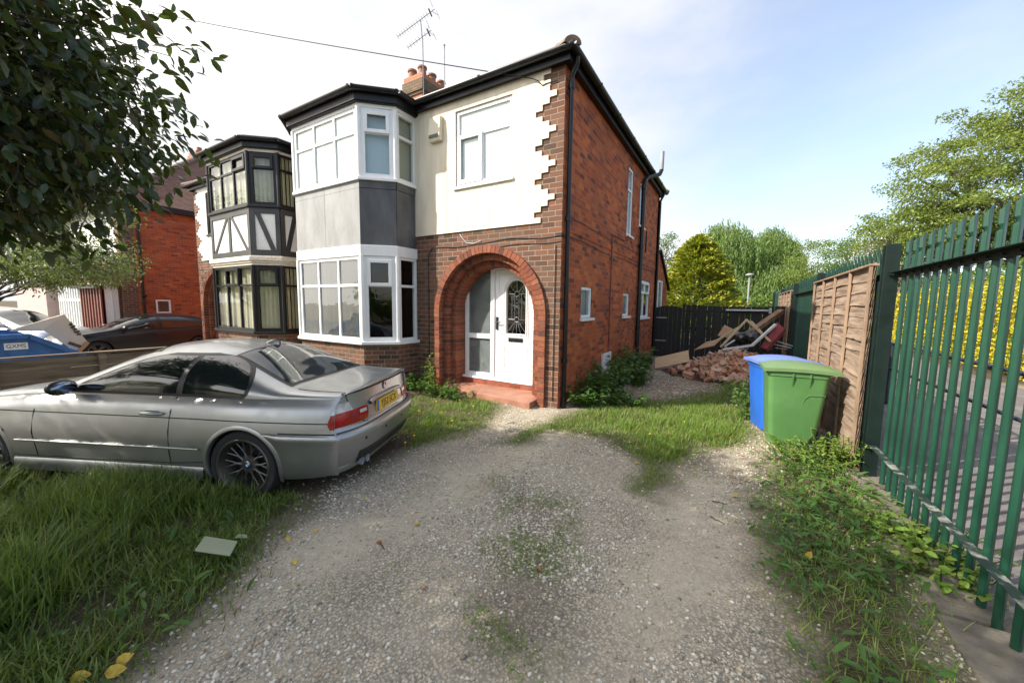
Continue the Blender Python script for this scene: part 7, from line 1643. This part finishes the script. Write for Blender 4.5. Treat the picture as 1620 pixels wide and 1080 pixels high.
for k, (u, v, s, lb) in enumerate(((182,1053,0.085,'yellow leaf standing up at the bottom left of the drive edge'),(165,1066,0.085,'yellow green leaf lying flat at the bottom left drive edge'),(110,1076,0.08,'orange yellow leaf nearest the bottom left corner'),(1273,884,0.07,'bright yellow leaf upright among the weeds by the kerb'))):
    p_ = on_z(u, v, -0.08); V, T = leaf_mesh(np.zeros((1,3)), np.array([[0.6,0.5,0.5 if k in (0,3) else 0.1]]), np.array([[0.5,-0.6,0.6]]), s, s*0.7, rich=True)
    o = np_obj('fallen_leaf', V, T, M['leaf_fallen']); o.location = (p_[0], p_[1], float(gz(p_[0], p_[1]))+0.03); tag(o, lb, 'leaf')
cs = [Vector(on_z(u, v, 0.0)) for u, v in ((308,873),(364,881),(376,858),(324,850))]; c = sum(cs, Vector())/4; b = MB(); b.prism([p_-c for p_ in cs], (0,0,0.008)); M['pale_green'] = pm('pale_green', (0.24,0.27,0.17), 0.55, var=0.08)
tag(b.build('tile', M['pale_green'], loc=(c.x, c.y, 0.005), bevel=0.002), 'pale green flat board lying in the long grass by the drive', 'board')
cs = [Vector(on_z(u, v, -0.04)) for u, v in ((370,851),(392,851),(390,846),(378,845))]; c = sum(cs, Vector())/4; b = MB(); b.prism([p_-c for p_ in cs], (0,0,0.005)); tag(b.build('tile_fragment', M['pale_green'], loc=(c.x, c.y, -0.04)), 'small broken sliver beside the pale green board', 'board')
A = dpt(150, -7, 9.0); A2 = A+(A-Vector((-0.5,-0.06,5.04)))*0.4; B_ = Vector((-0.5,-0.06,5.04)); c = MB(); c.tube([A2.lerp(B_, t)+Vector((0,0,-0.35*math.sin(PI*t)+0.22*math.sin(PI*t))) for t in np.linspace(0, 1, 30)]+[(-0.42,-0.05,4.99),(-0.36,-0.03,4.92),(-0.30,-0.03,4.93),(-0.12,-0.02,4.93)], 0.0075, 6)
tag(c.build('overhead_cable', M['cable']), 'thin black overhead cable running from the sky to the house corner', 'cable')
q = dpt(1183, 478, 21); LP = thing('street_lamp', 'tall grey street lamp post in front of the willows', 'street lamp', (q.x, q.y, -0.2)); b = MB(); H = dpt(1183, 437, 21).z+0.2
b.tube([(0,0,0),(0,0,1.2),(0,0,H)], [0.075,0.055,0.045], 10); b.build('post', M['grey_pipe'], LP, smooth=50); b = MB(); b.lathe([(0.05,H),(0.20,H+0.03),(0.21,H+0.09),(0.12,H+0.14),(0.0,H+0.15)], 16); b.build('lamp_head', M['grey_pipe'], LP, smooth=50)
q = dpt(1143, 480, 22); t = thing('floodlight', 'small white light fixed on a slim post behind the black fence', 'light', (q.x, q.y, -0.2)); b = MB(); H = dpt(1143, 468, 22).z+0.2; b.tube([(0,0,0),(0,0,H)], 0.03, 8); b.build('post', M['green_dark'], t); b = MB(); b.obox((0.05,-0.08,H), (0.28,0.12,0.2), (0.4,0,0)); b.build('lamp_head', M['plank_white'], t, bevel=0.02)
if False: t = MB(); t.lathe([(0.20,0),(0.28,0.30),(0.31,0.32),(0.29,0.36),(0.22,0.33),(0.0,0.30)], 18); tag(t.build('plant_pot', M['pot'], smooth=40, loc=(-15.9, -1.7, 0.25)), 'terracotta plant pot beside the silver estate bonnet', 'plant pot')
